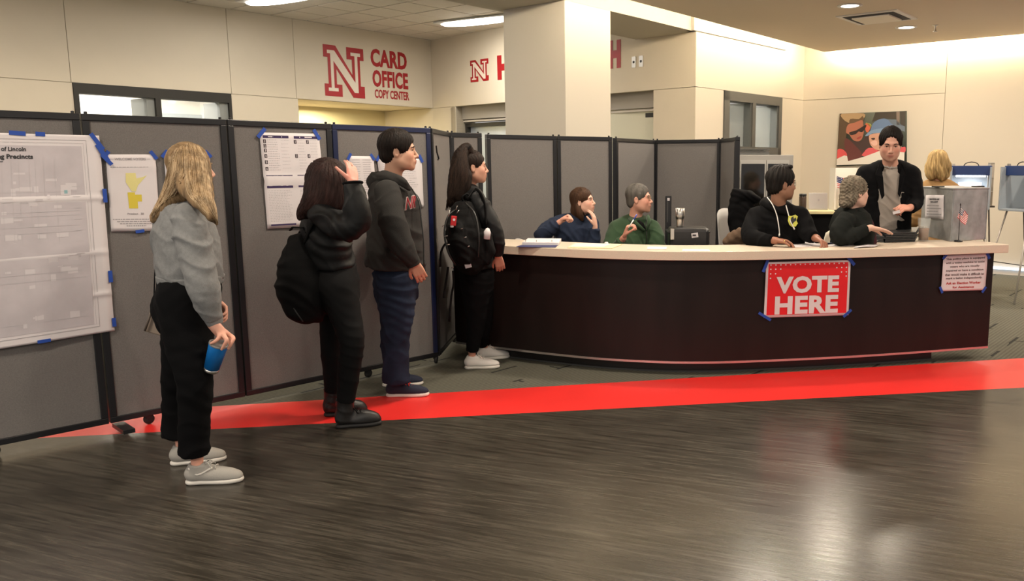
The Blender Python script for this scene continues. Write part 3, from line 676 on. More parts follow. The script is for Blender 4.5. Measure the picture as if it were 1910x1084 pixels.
mp_.rects('border_line', [(.0, .025, .925, .0265), (.925, .025, .927, .965), (.0, .963, .925, .965), (.0, .04, .91, .041), (.91, .04, .911, .95)], M_GREY, .0019)
mp_.rects('teal_map_patch', [(.795, .268, .812, .285)], mat('teal_print', (.25, .42, .45), .8), .0021)
def map_u(px, v):
    a, b = 0., 1.
    for _ in range(30): m = (a+b)/2; a, b = (m, b) if proj(mp_.f(m, v))[0] < px else (a, m)
    return a
mp_.text('City of Lincoln', map_u(-22, .07), .062, map_u(48, .07), .088, M_INK, bold=.02, off=.0025)
mp_.text('Voting Precincts', map_u(-30, .1), .096, map_u(61, .1), .124, M_INK, bold=.035, off=.0025)
mp_.rects('underline', [(map_u(-30, .1), .130, map_u(5, .1), .133)], M_INK, .0025)
mp_.tape((.582, -.001, .070, .022, -3), (.695, .0, .042, .022, -3), (.985, .03, .10, .022, -58), (1.01, .085, .10, .024, -62), (1.003, .30, .020, .075, 0), (1.0, .715, .020, .065, 0), (1.0, .955, .020, .05, 0), (.655, .995, .06, .018, 3), (1.03, .12, .07, .02, -50))
# --- precinct notice
P_, n_ = on(PL[1], .018)
s2 = Sheet('precinct_notice', 'small white precinct notice with a yellow precinct shape, beside the large map', [(196.5, 288), (289, 288), (299, 431), (207.5, 432)], P_, n_, creases=((.17, .004),), wave=.003)
s2.text('WELCOME VOTERS', .17, .045, .80, .075, M_GREY); s2.rects('border_line', [(.08, .058, .15, .064), (.82, .058, .89, .064)], M_GREYL)
s2.rects('printed_text_lines', textlines(.06, .88, (.125, .155), .012, 3)+textlines(.05, .95, (.835,), .012, 4)+textlines(.09, .92, (.865, .893), .012, 5, True)+textlines(.3, .72, (.921,), .012, 6, True), M_GREY)
s2.poly('pale_yellow_area', [(.37, .24), (.57, .24), (.58, .31), (.72, .29), (.80, .27), (.60, .40), (.55, .48), (.47, .48), (.36, .36)], M_YELL)
s2.poly('yellow_area', [(.38, .49), (.53, .49), (.53, .52), (.66, .52), (.66, .61), (.57, .61), (.57, .70), (.39, .70)], M_YEL)
s2.text('Precinct   3B', .35, .755, .68, .78, M_GREY)
s2.tape((.01, -.0, .045, .020, 50), (.965, .01, .055, .02, -55), (.57, 1.0, .045, .018, 5))
s3 = Sheet('precinct_notice', 'white notice taped to the partition, mostly hidden behind the blonde woman', [(305, 287), (390, 286), (404, 420), (316, 422)], P_, n_, creases=((.48, .003),), wave=.003)
s3.rects('printed_text_lines', textlines(.08, .9, [.1+.055*i for i in range(15)], .012, 8), M_GREY)
s3.tape((.02, .0, .05, .02, 50), (.97, .01, .05, .02, -50))
P_, n_ = on(PL[2], .018)
s4 = Sheet('voting_instructions_poster', 'tall two column voting instructions poster with purple headings, behind the dark-haired woman', [(483.5, 247), (594, 249.5), (612, 421), (499, 427)], P_, n_, creases=((.5, .010),), wave=.004)
for q_ in [(.045, .028, .47, .055), (.56, .030, .96, .058), (.045, .44, .48, .463), (.56, .44, .96, .462), (.045, .535, .47, .575), (.56, .532, .96, .57), (.06, .955, .46, .972), (.57, .95, .96, .968)]: s4.rects('purple_heading', [q_], M_PURPLE)
s4.rects('printed_heading_words', [(x, y, x+w, y+.010) for y, xs in ((.037, ((.13, .07), (.21, .15), (.65, .07), (.73, .14))), (.447, ((.12, .08), (.21, .18), (.62, .06), (.69, .17))), (.543, ((.08, .12), (.22, .18), (.61, .12), (.75, .14)))) for x, w in xs], M_PAPER)
for q_ in [(.045, y, .09, y+.038) for y in (.07, .118, .165, .222, .285, .355)]+[(.555, y, .60, y+.040) for y in (.07, .22)]+[(.765, y, .81, y+.040) for y in (.07, .22)]: s4.rects('number_box', [q_], mat('dark_number_box', (.05, .035, .045), .7))
for i, y in enumerate((.07, .118, .165, .222, .285, .355)): s4.text(str(i+1), .058+(.007 if i == 0 else 0), y+.006, .078-(.006 if i == 0 else 0), y+.032, M_PAPER, 'digit')
for q, x, y in (('1', .57, .07), ('3', .78, .07), ('2', .57, .22), ('4', .78, .22)): s4.text(q, x+(.007 if q == '1' else 0), y+.006, x+(.013 if q == '1' else .018), y+.032, M_PAPER, 'digit')
tl = textlines(.11, .31, [.07+.024*i for i in range(14)], .008, 1)+textlines(.335, .47, [.075+.036*i for i in range(9)], .006, 2)+textlines(.62, .75, [.07+.03*i for i in range(11)], .007, 3)+textlines(.83, .96, [.07+.03*i for i in range(11)], .007, 4)+textlines(.06, .45, [.60+.017*i for i in range(20)], .006, 5)+textlines(.58, .95, [.60+.017*i for i in range(20)], .006, 6)
s4.rects('printed_text_lines', tl, M_GREYL)
s4.tape((.03, .005, .075, .024, 48), (.96, .01, .075, .024, -58), (.6, 1.0, .06, .02, 3))
P_, n_ = on(PL[3], .018)
s5 = Sheet('notice', 'narrow white notice taped between the raised hand and the man in the hoodie', [(650, 291), (696, 291.5), (705, 396), (657, 400)], P_, n_, wave=.003, nu=6)
s5.rects('printed_text_lines', textlines(.12, .48, [.06+.04*i for i in range(14)], .010, 9)+textlines(.55, .92, [.06+.04*i for i in range(14)], .010, 10), M_GREY)
for c in ((.18, .50), (.36, .50), (.27, .60), (.2, .70)): s5.rects('stamp_ring', [(c[0], c[1], c[0]+.10, c[1]+.012), (c[0], c[1]+.05, c[0]+.10, c[1]+.062), (c[0], c[1], c[0]+.02, c[1]+.06), (c[0]+.085, c[1], c[0]+.10, c[1]+.06)], M_GREY)
s5.tape((.02, .01, .05, .02, 60), (.96, .015, .05, .02, -55))
s6 = Sheet('notice', 'white notice on the partition before the chest of the man in the charcoal hoodie', [(703, 294), (786, 296), (790.5, 386), (714, 388)], P_, n_, wave=.003, nu=6)
s6.rects('printed_text_lines', textlines(.1, .9, [.08+.045*i for i in range(18)], .010, 12), M_GREYL)
s6.tape((.02, .01, .05, .02, 60), (.98, .0, .06, .022, -62))
# ================================================================== SERVICE COUNTER
cpts = [(-1.34, 6.50), (-1.12, 6.375), (-.57, 6.10), (-.15, 5.925), (.23, 5.835), (.51, 5.81), (.86, 5.835), (1.52, 5.955), (2.07, 6.09), (2.885, 6.33)]
cf = [np.array([p[0], p[1], 0]) for p in cat_rom([np.array(p) for p in cpts], 8)]
def offs(C, d):
    o = []
    for i in range(len(C)):
        t = nz(C[min(i+1, len(C)-1)]-C[max(i-1, 0)]); n = np.cross(t, Z); o.append(C[i]+n*d)
    return o
def strip(C0, C1, z0, z1):
    m = len(C0); v = [p+Z*z0 for p in C0]+[p+Z*z0 for p in C1]+[p+Z*z1 for p in C0]+[p+Z*z1 for p in C1]; f = []
    for i in range(m-1):
        f += [(i, i+1, 2*m+i+1, 2*m+i), (2*m+i, 2*m+i+1, 3*m+i+1, 3*m+i), (m+i+1, m+i, 3*m+i, 3*m+i+1), (i+1, i, m+i, m+i+1)]
    f += [(0, 2*m, 3*m, m), (m-1, 2*m-1, 4*m-1, 3*m-1)]
    return v, f
ctr = thing('service_counter', 'long curved dark walnut service counter with a recessed toe kick', 'counter', cf[30])
v, f = strip(cf, offs(cf, -.24), .105, .845); mkobj('front_panel', v, f, M_COUNTER, ctr)
v, f = strip(offs(cf, .004), offs(cf, -.02), .088, .104); mkobj('metal_trim', v, f, mat('bright_trim', (.62, .58, .56), .3, metal=.9), ctr)
ck = cf[3:-4]; v, f = strip(offs(ck, -.10), offs(ck, -.24), 0, .09); mkobj('toe_kick', v, f, mat('black_kick', (.010, .009, .009), .4), ctr)
v, f = strip(offs(ck, -.094), offs(ck, -.10), 0, .012); mkobj('kick_edge', v, f, mat('grey_kick_edge', (.06, .06, .06), .4), ctr)
ct_ = [cf[0]-nz(cf[1]-cf[0])*.03]+cf[1:-1]+[cf[-1]+nz(cf[-1]-cf[-2])*.085]
v, f = strip(offs(ct_, .055), offs(ct_, -.44), .846, .91)
wt = tag(mkobj('worktop', v, f, M_TOP), 'pale speckled stone worktop lying along the curved counter', 'worktop')
md = wt.modifiers.new('bevel', 'BEVEL'); md.width = .004; md.segments = 2; md.limit_method = 'ANGLE'; md.angle_limit = 1.0
def cplane(x0, x1, y):   # plane of the counter front between two pixel columns
    def hit(x):
        best = None
        for a, b in zip(cf[:-1], cf[1:]):
            d = ray(x, y); n = np.cross(b-a, Z); t = ((a-CAM)@n)/(d@n); P = CAM+d*t; s = (P-a)@(b-a)/((b-a)@(b-a))
            if -.01 <= s <= 1.01: best = P
        return best
    A_, B_ = hit(x0), hit(x1); n = nz(np.cross(B_-A_, Z)); return A_, n
P_, n_ = cplane(1430, 1585, 540)
vs = Sheet('vote_here_sign', 'red and white VOTE HERE sign taped to the counter front', [(1429, 489), (1586.5, 485), (1582.5, 588), (1424.5, 593)], P_, n_, m=M_PAPER, cat='sign', creases=(), wave=.003, off=.012)
vs.rects('red_field', [(.028, .035, .972, .955)], M_SIGNRED, .0015)
vs.text('VOTE', .125, .265, .868, .57, M_PAPER, bold=.045, off=.0035); vs.text('HERE', .12, .62, .865, .945, M_PAPER, bold=.045, off=.0035)
dots = [(.055+.0575*i, .055) for i in range(17) if i not in ()]+[(.055, .13), (.112, .13), (.17, .13), (.055, .21), (.112, .21), (.055, .29), (.965-.13, .13), (.965-.072, .13), (.965-.015, .13), (.965-.072, .21), (.965-.015, .21), (.965-.015, .285)]
for u, v in dots:
    q = [(u+.0085*math.cos(t*.628*1)-.0, v+.0085*1.5*math.sin(t*.628)) for t in range(10)]; vs.poly('white_dot', q, M_PAPER, .003)
vs.tape((-.005, .06, .10, .022, 68), (1.0, .01, .09, .024, -48), (.01, .975, .11, .02, -32), (.985, .965, .08, .02, 40))
P_, n_ = cplane(1762, 1836, 510)
asg_ = Sheet('assistance_notice', 'white notice about the voting machine taped at the right end of the counter', [(1759.5, 477), (1842, 473), (1837.5, 541), (1755, 543.5)], P_, n_, cat='sign', wave=.003, off=.012)
M_TXT = mat('brown_ink', (.14, .10, .10), .8); M_TXR = mat('red_ink', (.45, .05, .05), .8)
tx = ['This polling place is equipped', 'with a voting machine to assist', 'voters who are visually-', 'impaired or have a condition', 'that would make it difficult to', 'mark a ballot independently.']
for i, (q, e) in enumerate(zip(tx, (.0, .0, .10, .02, .0, .03))): asg_.text(q, .06+e, .075+.108*i, .94-e, .145+.108*i, M_TXT, bold=.02)
asg_.text('Ask an Election Worker', .10, .745, .88, .815, M_TXR, bold=.03); asg_.text('for Assistance', .25, .865, .73, .925, M_TXR, bold=.03)
asg_.tape((.03, .03, .05, .02, 45), (1.0, .03, .075, .024, -60), (-.0, .96, .055, .02, -62), (.97, .99, .055, .02, 52))
# ================================================================== THINGS ON THE COUNTER
TZ = .911
def T(x, y, z=TZ): return G(x, y, z)
def quadslab(name, px, m, th=.003, parent=None, z=TZ, lift=0):
    P = [T(x, y, z)+Z*lift for x, y in px]; n = np.cross(P[1]-P[0], P[3]-P[0])
    if n[2] < 0: P = P[::-1]
    return MB().prism([p+Z*th for p in P], Z*th).build(name, m, parent)
def flat(name, label, cat, px, m, th=.003, group=None, lift=0): return tag(quadslab(name, px, m, th, None, TZ, lift), label, cat, group)
# white binder + blue folder + manila folder + loose sheets
flat('folder', 'dark blue folder lying on the worktop before the woman in blue', 'folder', [(963, 461), (1036, 462), (1045, 454), (985, 453.5)], mat('blue_folder', (.03, .035, .12), .5), .004)
bnd = thing('ring_binder', 'open white ring binder with a stack of papers left of the woman in blue', 'binder', T(1005, 456))
c0 = [T(974, 457.5), T(1042, 458), T(1047, 450), T(985, 449.5)]
MB().prism([p+Z*.022 for p in c0], Z*.014).build('paper_stack', M_PAPER, bnd)
MB().prism([p+Z*.008 for p in c0], Z*.006).build('cover', M_WHITE, bnd)
for x in (980, 1000, 1029): 
    p = T(x, 456.5); MB().tube([p+Z*.004, p+Z*.035+np.array([0, .01, 0]), p+Z*.032+np.array([0, .03, 0]), p+Z*.02+np.array([0, .035, 0])], .0022, 6).build('ring', M_STEEL, bnd)
mf = mat('manila', (.72, .64, .40), .7)
flat('folder', 'manila folder with papers lying in front of the man in green', 'folder', [(1059, 463), (1142, 464), (1161, 456.5), (1072, 455.5)], mf, .005)
flat('paper', 'white sheet on top of the manila folder', 'paper', [(1064, 461.8), (1126, 462.5), (1140, 456.2), (1074, 455.4)], mat('cream_paper', (.76, .72, .58), .8), .0015, lift=.006)
flat('paper', 'small white slip left of the black case on the worktop', 'paper', [(1207, 465), (1243, 465.5), (1244, 461), (1208, 460.5)], M_PAPER, .003)
flat('paper', 'thin white sheet at the middle of the counter', 'paper', [(1272, 468.5), (1325, 469), (1322, 465.5), (1274, 465)], M_PAPER, .0015)
tag(MB().lathe([(0, 0), (.014, 0), (.016, .006), (.012, .014), (0, .016)], T(1131, 455)+Z*.0, Z, 12).build('crumpled_tissue', M_PAPER, None, True), 'small crumpled white tissue behind the manila folder', 'tissue')
flat('paper', 'bright white sheet under the hands of the man in the black hoodie', 'paper', [(1478, 461.5), (1535, 459), (1513, 451), (1478, 450.5)], M_PAPER, .002)
flat('paper', 'white sheet right of the pen before the grey-haired woman', 'paper', [(1540, 459.5), (1588, 459), (1600, 455), (1556, 453.5)], M_PAPER, .002)
def curled(label, px, lift=.03):
    P = [T(x, y) for x, y in px]; v = []; f = []; n = 10
    for j in range(n+1):
        t = j/n; a = P[0]*(1-t)+P[1]*t; b = P[3]*(1-t)+P[2]*t; h = lift*math.sin(math.pi*t)**2*.5+lift*max(0, t-.7)
        for i in range(3): v.append(a*(1-i/2)+b*i/2+Z*(h+.004))
    for j in range(n):
        for i in range(2): q = j*3+i; f.append((q, q+1, q+4, q+3))
    o = mkobj('paper', v, f, M_PAPER, None, True); md = o.modifiers.new('s', 'SOLIDIFY'); md.thickness = .001; tag(o, label, 'paper')
curled('curled white sheet with a raised fold under the folders', [(1560, 457), (1632, 453.5), (1650, 449), (1585, 448)], .03)
curled('small curled sheet hanging at the worktop edge below the folders', [(1592, 463.5), (1634, 461.5), (1640, 458), (1600, 459)], .012)
pen = thing('pen', 'dark blue pen lying right of the left hand of the man in the black hoodie', 'pen', T(1556, 455))
pa, pb = T(1541, 456.5)+Z*.008, T(1569, 454.5)+Z*.008; MB().tube([pa, pb], .007, 10).build('barrel', mat('navy_plastic', (.01, .012, .05), .3), pen, True); MB().tube([pa+(pa-pb)*.0, pa-nz(pb-pa)*.02], [.006, .002], 8).build('tip', M_STEEL, pen, True)
# dark folders in a stack
M_FOLD = mat('black_vinyl', (.022, .023, .025), .38)
e0, e1, e2, e3 = T(1650, 452.8), T(1706, 451.5), T(1712, 441), T(1634, 442)
for i in range(6):
    k = random.uniform(-.006, .006); z0 = .001+i*.0135
    P = [p+np.array([k, random.uniform(-.004, .004), z0+.011]) for p in (e0, e1, e2, e3)]
    o = MB().prism(P, Z*.011).build('black_folder', M_FOLD, None, bevel=.002)
    tag(o, ['lowest', 'second from the bottom', 'third from the bottom', 'fourth from the bottom', 'fifth from the bottom', 'topmost'][i]+' black folder in the stack beside the grey-haired woman', 'folder', 'stack of black folders')
# second, lower stack behind-left
for i in range(4):
    P = [T(x, y)+Z*(.012+i*.0125) for x, y in ((1616, 450.5), (1648, 452.5), (1632, 442), (1606, 443))]
    tag(MB().prism(P, Z*.0105).build('grey_folder', mat('dark_grey_vinyl', (.05, .052, .055), .4), None, bevel=.002), ['bottom', 'second', 'third', 'top'][i]+' dark grey folder in the pile under the forearm of the grey-haired woman', 'folder', 'pile of dark grey folders')
# iced tea glass
gp = T(1722, 449.5); gl = thing('drinking_glass', 'tall clear plastic glass of iced tea between folders and metal box', 'glass', gp)
MB().lathe([(0, 0), (.040, 0), (.043, .09), (.051, .185), (.049, .185), (.041, .09), (.037, .006), (0, .006)], gp, Z, 24).build('cup', M_GLASS, gl, True)
MB().lathe([(0, .008), (.036, .008), (.0395, .09), (.040, .105), (0, .105)], gp, Z, 20).build('tea', mat('iced_tea', (.20, .075, .015), .2), gl, True)
for k in range(5): MB().boxc(gp+np.array([random.uniform(-.02, .02), random.uniform(-.02, .02), .108]), (.010, .010, .009), [nz((1, k*.3, .2)), nz((-k*.3, 1, 0)), Z]).build('ice_cube', mat('ice', (.85, .8, .7), .1, trans=.6), gl)
# ballot box
C0, C1, C2 = T(1772.5, 450.8), T(1838.5, 446.5), T(1716, 438.5)
a, b = C1-C0, C2-C0; hgt = 1.325-TZ
bb = thing('ballot_box', 'galvanised metal ballot box at the right end of the worktop', 'box', C0)
MB().boxf(C0, a, b, Z*hgt).build('box_body', M_GALV, bb, bevel=.004)
nr1 = nz(np.cross(a, Z)); nr1 = nr1 if nr1[1] < 0 else -nr1
MB().boxf(C0-nz(a)*.006-nz(b)*.006+Z*(hgt-.002), a+nz(a)*.012, b+nz(b)*.012, Z*.012).build('lid', M_GALV, bb, bevel=.002)
for q in (C0+a*.02+b*.5, C0+a*.98+b*.3): MB().boxc(q+Z*(hgt+.014), (.05, .05, .005), [nz(a), nz(b), Z]).build('lid_fitting', M_BLACK, bb)
for s in (.02, .97): MB().boxf(C0+a*s+nr1*.001, nz(a)*.006, nr1*.004, Z*(hgt-.005)).build('edge_seam', M_GALV, bb)
nl = nz(np.cross(b, Z)); nl = nl if nl[0] < 0 else -nl
bs_ = Sheet('paper_notice', 'white paper notice taped on the left face of the metal ballot box', [(1727, 364), (1760.5, 364), (1759.5, 409.5), (1725, 408)], C0, nl, cat='sign', wave=.001, off=.006, nu=4, nv=6)
bs_.text('NOTICE OF', .24, .14, .77, .20, M_INK, bold=.04); bs_.text('BALLOT', .30, .25, .70, .31, M_INK, bold=.04)
bs_.rects('printed_text_lines', textlines(.1, .92, (.42, .54, .66, .78), .035, 3), M_GREY)
# little flag
fp = T(1787.5, 451.2); fl_ = thing('table_flag', 'small stars and stripes flag on a black stand before the metal ballot box', 'flag', fp)
MB().lathe([(0, 0), (.032, 0), (.032, .012), (.01, .016), (0, .016)], fp, Z, 18).build('base', M_BLACK, fl_, True)
MB().tube([fp, fp+Z*.285], .003, 6).lathe([(0, 0), (.006, .004), (.002, .02), (0, .022)], fp+Z*.285, Z, 8).build('pole', M_BLACK, fl_, True)
def flag(P0, w, h, rt, dn, parent, droop=.5, n=13):
    M_FR, M_FW, M_FB = mat('flag_red', (.50, .02, .03), .7), mat('flag_white', (.75, .70, .68), .7), mat('flag_blue', (.02, .03, .12), .7)
    def f(u, v): return P0+rt*w*u+dn*(h*v+droop*w*u)+np.cross(rt, dn)*(.012*math.sin(9*u+3*v))*u
    for k in range(n):
        vv = []; ff = []; u0 = .42 if k < 7 else 0; m = 8
        for j in (k/n, (k+1)/n):
            for i in range(m+1): vv.append(f(u0+(1-u0)*i/m, j))
        for i in range(m): ff.append((i, i+1, m+2+i, m+1+i))
        mkobj('stripe', vv, ff, M_FW if k % 2 else M_FR, parent, True)
    vv = [f(.42*i/4, j) for j in (0, 7/13) for i in range(5)]; mkobj('canton', vv, [(i, i+1, 6+i, 5+i) for i in range(4)], M_FB, parent, True)
    for i in range(4):
        for j in range(3):
            c = f(.06+.09*i, .08+.16*j); e = np.cross(rt, dn)*.0015; e = e if e@(CAM-c) > 0 else -e
            MB().boxc(c+e, (.0035, .0035, .0003), [rt, dn, nz(e)]).build('star', M_FW, parent)
flag(fp+Z*.275+np.array([.003, 0, 0]), .085, .085, nz((.85, .1, 0)), nz((-.28, 0, -1)), fl_, .75)
# black printer case with a steel tumbler and a tall black handle
cc = W(1279, 440, 6.62); B0 = W(1240, 457, 6.5)
cs = thing('equipment_case', 'black hard-shell case behind the worktop right of the man in green', 'case', np.array([cc[0], cc[1], .84]))
ctp = 1.5-(423-311.5)/FOC*6.55
MB().boxc(np.array([cc[0]+.02, 6.62, (ctp+.62)/2]), (.16, .15, (ctp-.62)/2), None).build('shell', mat('case_black', (.012, .012, .014), .35), cs, bevel=.03)
MB().boxc(np.array([cc[0]+.015, 6.64, ctp-.035]), (.168, .158, .006), None).build('lid_seam', M_BLACK, cs, bevel=.003)
MB().boxc(np.array([cc[0]-.118, 6.485, ctp-.05]), (.016, .03, .045), None).build('steel_latch', M_STEEL, cs, bevel=.006)
MB().boxc(W(1296, 439, 6.46), (.026, .002, .018), [nz((1, 0, .15)), (0, 1, 0), nz((-.15, 0, 1))]).build('label_plate', M_PAPER, cs); MB().boxc(W(1295, 439, 6.455), (.014, .002, .006), None).build('label_print', M_INK, cs)
hb = W(1246.5, 395, 6.9); hn = thing('luggage_handle', 'tall black telescopic handle rising behind the black case', 'handle', np.array([hb[0], 6.9, .6]))
zt = W(1246, 365, 6.9)[2]; MB().boxc(np.array([hb[0], 6.9, zt/2]), (.026, .013, zt/2), None).build('handle_bar', M_BLACK, hn, bevel=.005)
MB().boxc(np.array([hb[0], 6.885, zt-.03]), (.010, .003, .012), None).build('white_button', M_GREYL, hn); MB().boxc(np.array([hb[0]-.006, 6.886, zt-.13]), (.003, .003, .09), None).build('groove', mat('grey_groove', (.05, .05, .05), .5), hn)
tb = np.array([W(1268, 425, 6.60)[0], 6.60, ctp]); tu = thing('steel_tumbler', 'tall brushed steel tumbler standing on the black case', 'tumbler', tb)
MB().lathe([(0, 0), (.027, 0), (.029, .01), (.030, .06), (.036, .085), (.038, .148), (.035, .150), (.033, .145), (0, .14)], tb, Z, 26).build('cup', M_STEEL, tu, True)
MB().lathe([(.0305, .062), (.032, .066), (.0365, .083), (.0365, .086)], tb+Z*.0003, Z, 26).build('band', mat('dark_steel', (.2, .2, .2), .3, metal=1), tu, True)
# ================================================================== PEOPLE: builders
def frame_of(fwd, up=Z):
    f = nz(fwd); r = nz(np.cross(f, up)); return r, f, np.cross(r, f)
SKIN = {}
def skin_mat(name):
    return mat(name, (.5, .3, .2), .5, attr=True, bump=.05, bscale=260, spec=.4)
def head_prims(s, c, fwd, up, k=1.0, male=False):
    r, f, u = frame_of(fwd, up); M = [r, f, u]
    L = lambda x, y, z: np.array(c)+(r*x+f*y+u*z)*k
    e = lambda p, q, kk=.02, op=1: s.ell(L(*p), np.array(q)*k, M, kk*k, op)
    e((0, -.012, .035), (.074, .094, .083)); e((0, .026, -.028), (.058, .062, .082), .03)
    j = .004 if male else 0
    s.chain([(L(-.046-j, -.002, -.062), .019*k), (L(-.03, .045, -.090), .019*k), (L(0, .066, -.098), .020*k), (L(.03, .045, -.090), .019*k), (L(.046+j, -.002, -.062), .019*k)], .035*k)
    e((0, .076, -.100), (.016, .014, .014+j), .02)
    for q in (-1, 1): e((q*.034, .026, -.055), (.025, .046, .045), .035)
    s.chain([(L(-.036, .074, .020), .011*k), (L(0, .084, .020), .010*k), (L(.036, .074, .020), .011*k)], .016*k)
    for q in (-1, 1):
        e((q*.032, .094, .001), (.018, .014, .012), .012, -1)
        e((q*.038, .054, -.030), (.020, .021, .020), .032)
        e((q*.076, -.012, -.012), (.010, .019, .032), .006); e((q*.084, -.006, -.010), (.006, .011, .020), .004, -1)
    s.chain([(L(0, .086, .006), .0075*k), (L(0, .099, -.016), .0085*k), (L(0, .108, -.034), .0115*k)], .010*k)
    for q in (-1, 1): e((q*.012, .096, -.040), (.008, .010, .008), .008)
    e((0, .080, -.066), (.027, .019, .022), .016)
    s.chain([(L(-.022, .086, -.066), .004*k), (L(0, .099, -.061), .0062*k), (L(.022, .086, -.066), .004*k)], .004*k)
    s.chain([(L(-.020, .085, -.070), .004*k), (L(0, .096, -.075), .0070*k), (L(.020, .085, -.070), .004*k)], .004*k)
    for q in (-1, 1): s.chain([(L(q*.020, .081, .0065), .004*k), (L(q*.032, .0845, .0085), .0045*k), (L(q*.046, .075, .0045), .004*k)], .004*k); s.chain([(L(q*.020, .080, -.007), .0035*k), (L(q*.032, .083, -.009), .004*k), (L(q*.045, .074, -.006), .0035*k)], .005*k)
    return L, M
def head_extras(L, M, k, root, iris=(.06, .035, .02), brow=(.03, .02, .014), open_=1):
    for q in (-1, 1):
        c = L(q*.032, .0715, .0005); fw = nz(L(0, 1, 0)-L(0, 0, 0))
        e = S(); e.ell(c, np.full(3, .0112*k), None, 0); e.p[-1] = e.p[-1]
        Vt, Q = e.mesh(.0035, 1); o = npmesh('eye', Vt, Q, mat('eye_white', (.60, .56, .52), .2), root)
        MB().lathe([(0, .0012), (.0055*k, .0008), (.0062*k, -.001)], c+fw*.0112*k, fw, 14).build('iris', mat('iris_%.3f' % iris[0], iris, .15), o, True)
        MB().tube([L(q*.017, .0905, .018), L(q*.032, .0925, .0245), L(q*.050, .078, .018)], [.0022*k, .0034*k, .0018*k], 6).build('eyebrow', mat('brow_%.3f' % brow[0], brow, .8), root, True)
def hand(s, wr, ax, pn, side, curl=(25, 35, 20), k=1.0, thumb=(.75, .6, .25), curls=None, spread=.10, kk=.004, tcurl=25):
    """wr wrist, ax towards fingers, pn palm normal (side the palm faces), side = +1/-1 thumb side along ax x pn"""
    a = nz(ax); n = nz(np.array(pn)-a*(np.array(pn)@a)); sd = np.cross(a, n)*side
    off = (.029, .010, -.010, -.028); ln = (.95, 1.05, 1.0, .80); tips = []
    for i in range(4): s.chain([(wr+sd*off[i]*.55*k+a*.004, .0155*k), (wr+a*.05*k+sd*off[i]*.9*k, .0135*k), (wr+a*(.086-(abs(i-1.3)*.004))*k+sd*off[i]*k, .0105*k)], .010*k, sub=2)
    def rot(v, ang): c, s_ = math.cos(ang), math.sin(ang); return v*c+n*s_ if v is a else None
    for i in range(4):
        P = wr+a*(.086-(abs(i-1.3)*.004))*k+sd*off[i]*k; cu = curls[i] if curls else curl; ang = 0; pts = [(P, .0100*k)]
        for L_, c_, r_ in zip((.045, .027, .021), cu, (.0090, .0083, .0068)):
            ang += math.radians(c_); d = a*math.cos(ang)+n*math.sin(ang)+sd*spread*(1.2-i)*.5*math.cos(ang); P = P+nz(d)*L_*ln[i]*k; pts.append((P, r_*k))
        s.chain(pts, kk, sub=2); tips.append(P)
    P = wr+a*.022*k+sd*.024*k+n*.006*k; pts = [(P, .015*k)]; d = a*thumb[0]+sd*thumb[1]+n*thumb[2]; d = nz(d); t2 = nz(a*.6+n*.5-sd*.25)
    for L_, w, r_ in zip((.040, .032, .026), (0, tcurl/60, tcurl/35), (.0115, .0100, .0080)):
        P = P+nz(d*(1-min(w, .9))+t2*min(w, .9))*L_*k; pts.append((P, r_*k))
    s.chain(pts, kk, sub=2); return tips
def skin_cols(base, L, M, k, lips=(.30, .07, .06), hair=None):
    r, f, u = M; c = L(0, 0, 0)
    def fn(P):
        q = (P-c)/k; x, y, z = q@r, q@f, q@u
        C = np.tile(np.array(base), (len(P), 1)); C *= (1+.05*np.sin(31*P[:, :1]+17*P[:, 2:3]))
        ch = np.exp(-(((np.abs(x)-.045)/.02)**2+((z+.03)/.02)**2))*(y > .03); C = C*(1-.18*ch[:, None]*np.array([0, 1, 1]))
        lp = np.exp(-(((x)/.022)**4+((z+.068)/.0095)**4))*(y > .078)*(y < .13); C = C*(1-.75*lp[:, None])+np.array(lips)*.75*lp[:, None]
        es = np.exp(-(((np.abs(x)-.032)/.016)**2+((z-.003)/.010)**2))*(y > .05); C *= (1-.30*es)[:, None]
        kn = (z < -.35) | (np.abs(x) > .3); C[kn] *= np.array([1.06, .93, .92])
        return np.clip(C, 0, 1)
    return fn
def cloth(s, name, h, m, root, amp=.004, f=34, seed=0, smooth=1):
    return sdf_obj(s, name, h, m, root, smooth, (lambda P: folds(P, amp, f, seed)) if amp else None)
def hairdisp(c, up, n=46, amp=.003, seed=0):
    u = nz(up); a = nz(np.cross(u, (1, .2, 0))); b = np.cross(u, a)
    def fn(P):
        q = P-c; th = np.arctan2(q@b, q@a); z = q@u
        return amp*np.sin(n*th+5*np.sin(11*z+seed)+9*z)+amp*.7*np.sin(n*1.9*th+14*z+seed)+amp*.5*np.sin(30*z+4*th)
    return fn
def hair_mat(name, c, rough=.6): return mat(name, c, rough, var=.45, vscale=30, stretch=(1, 1, .10), bump=.7, bscale=160, spec=.16)
def short_hair(c, L, M, k, root, m, amp=.004, vol=.010, front=.055, side=-.035, n=30, recede=0, h=.006):
    s = S(); e = lambda p, q, kk=.01, op=1: s.ell(L(*p), np.array(q)*k, M, kk*k, op)
    e((0, -.016, .036), (.074+vol, .094+vol, .083+vol*1.1)); e((0, -.055, -.03), (.058+vol*.5, .046+vol, .055), .02)
    e((0, .115, -.035), (.085, .075, .098-recede), .012, -1)
    for q in (-1, 1):
        e((q*.095, .035, -.055), (.032, .050, .062), .01, -1); e((q*.086, -.010, -.018), (.022, .021, .030), .006, -1)
        s.box(L(q*.076, .020, .018), np.array((.006, .010, .024))*k, M, .005*k, .01*k)
    s.clip(L(0, 0, -.082), -M[2]+M[1]*.35)
    return sdf_obj(s, 'hair', h, m, root, 1, hairdisp(L(0, 0, 0), M[2], n, amp*.6, 3))
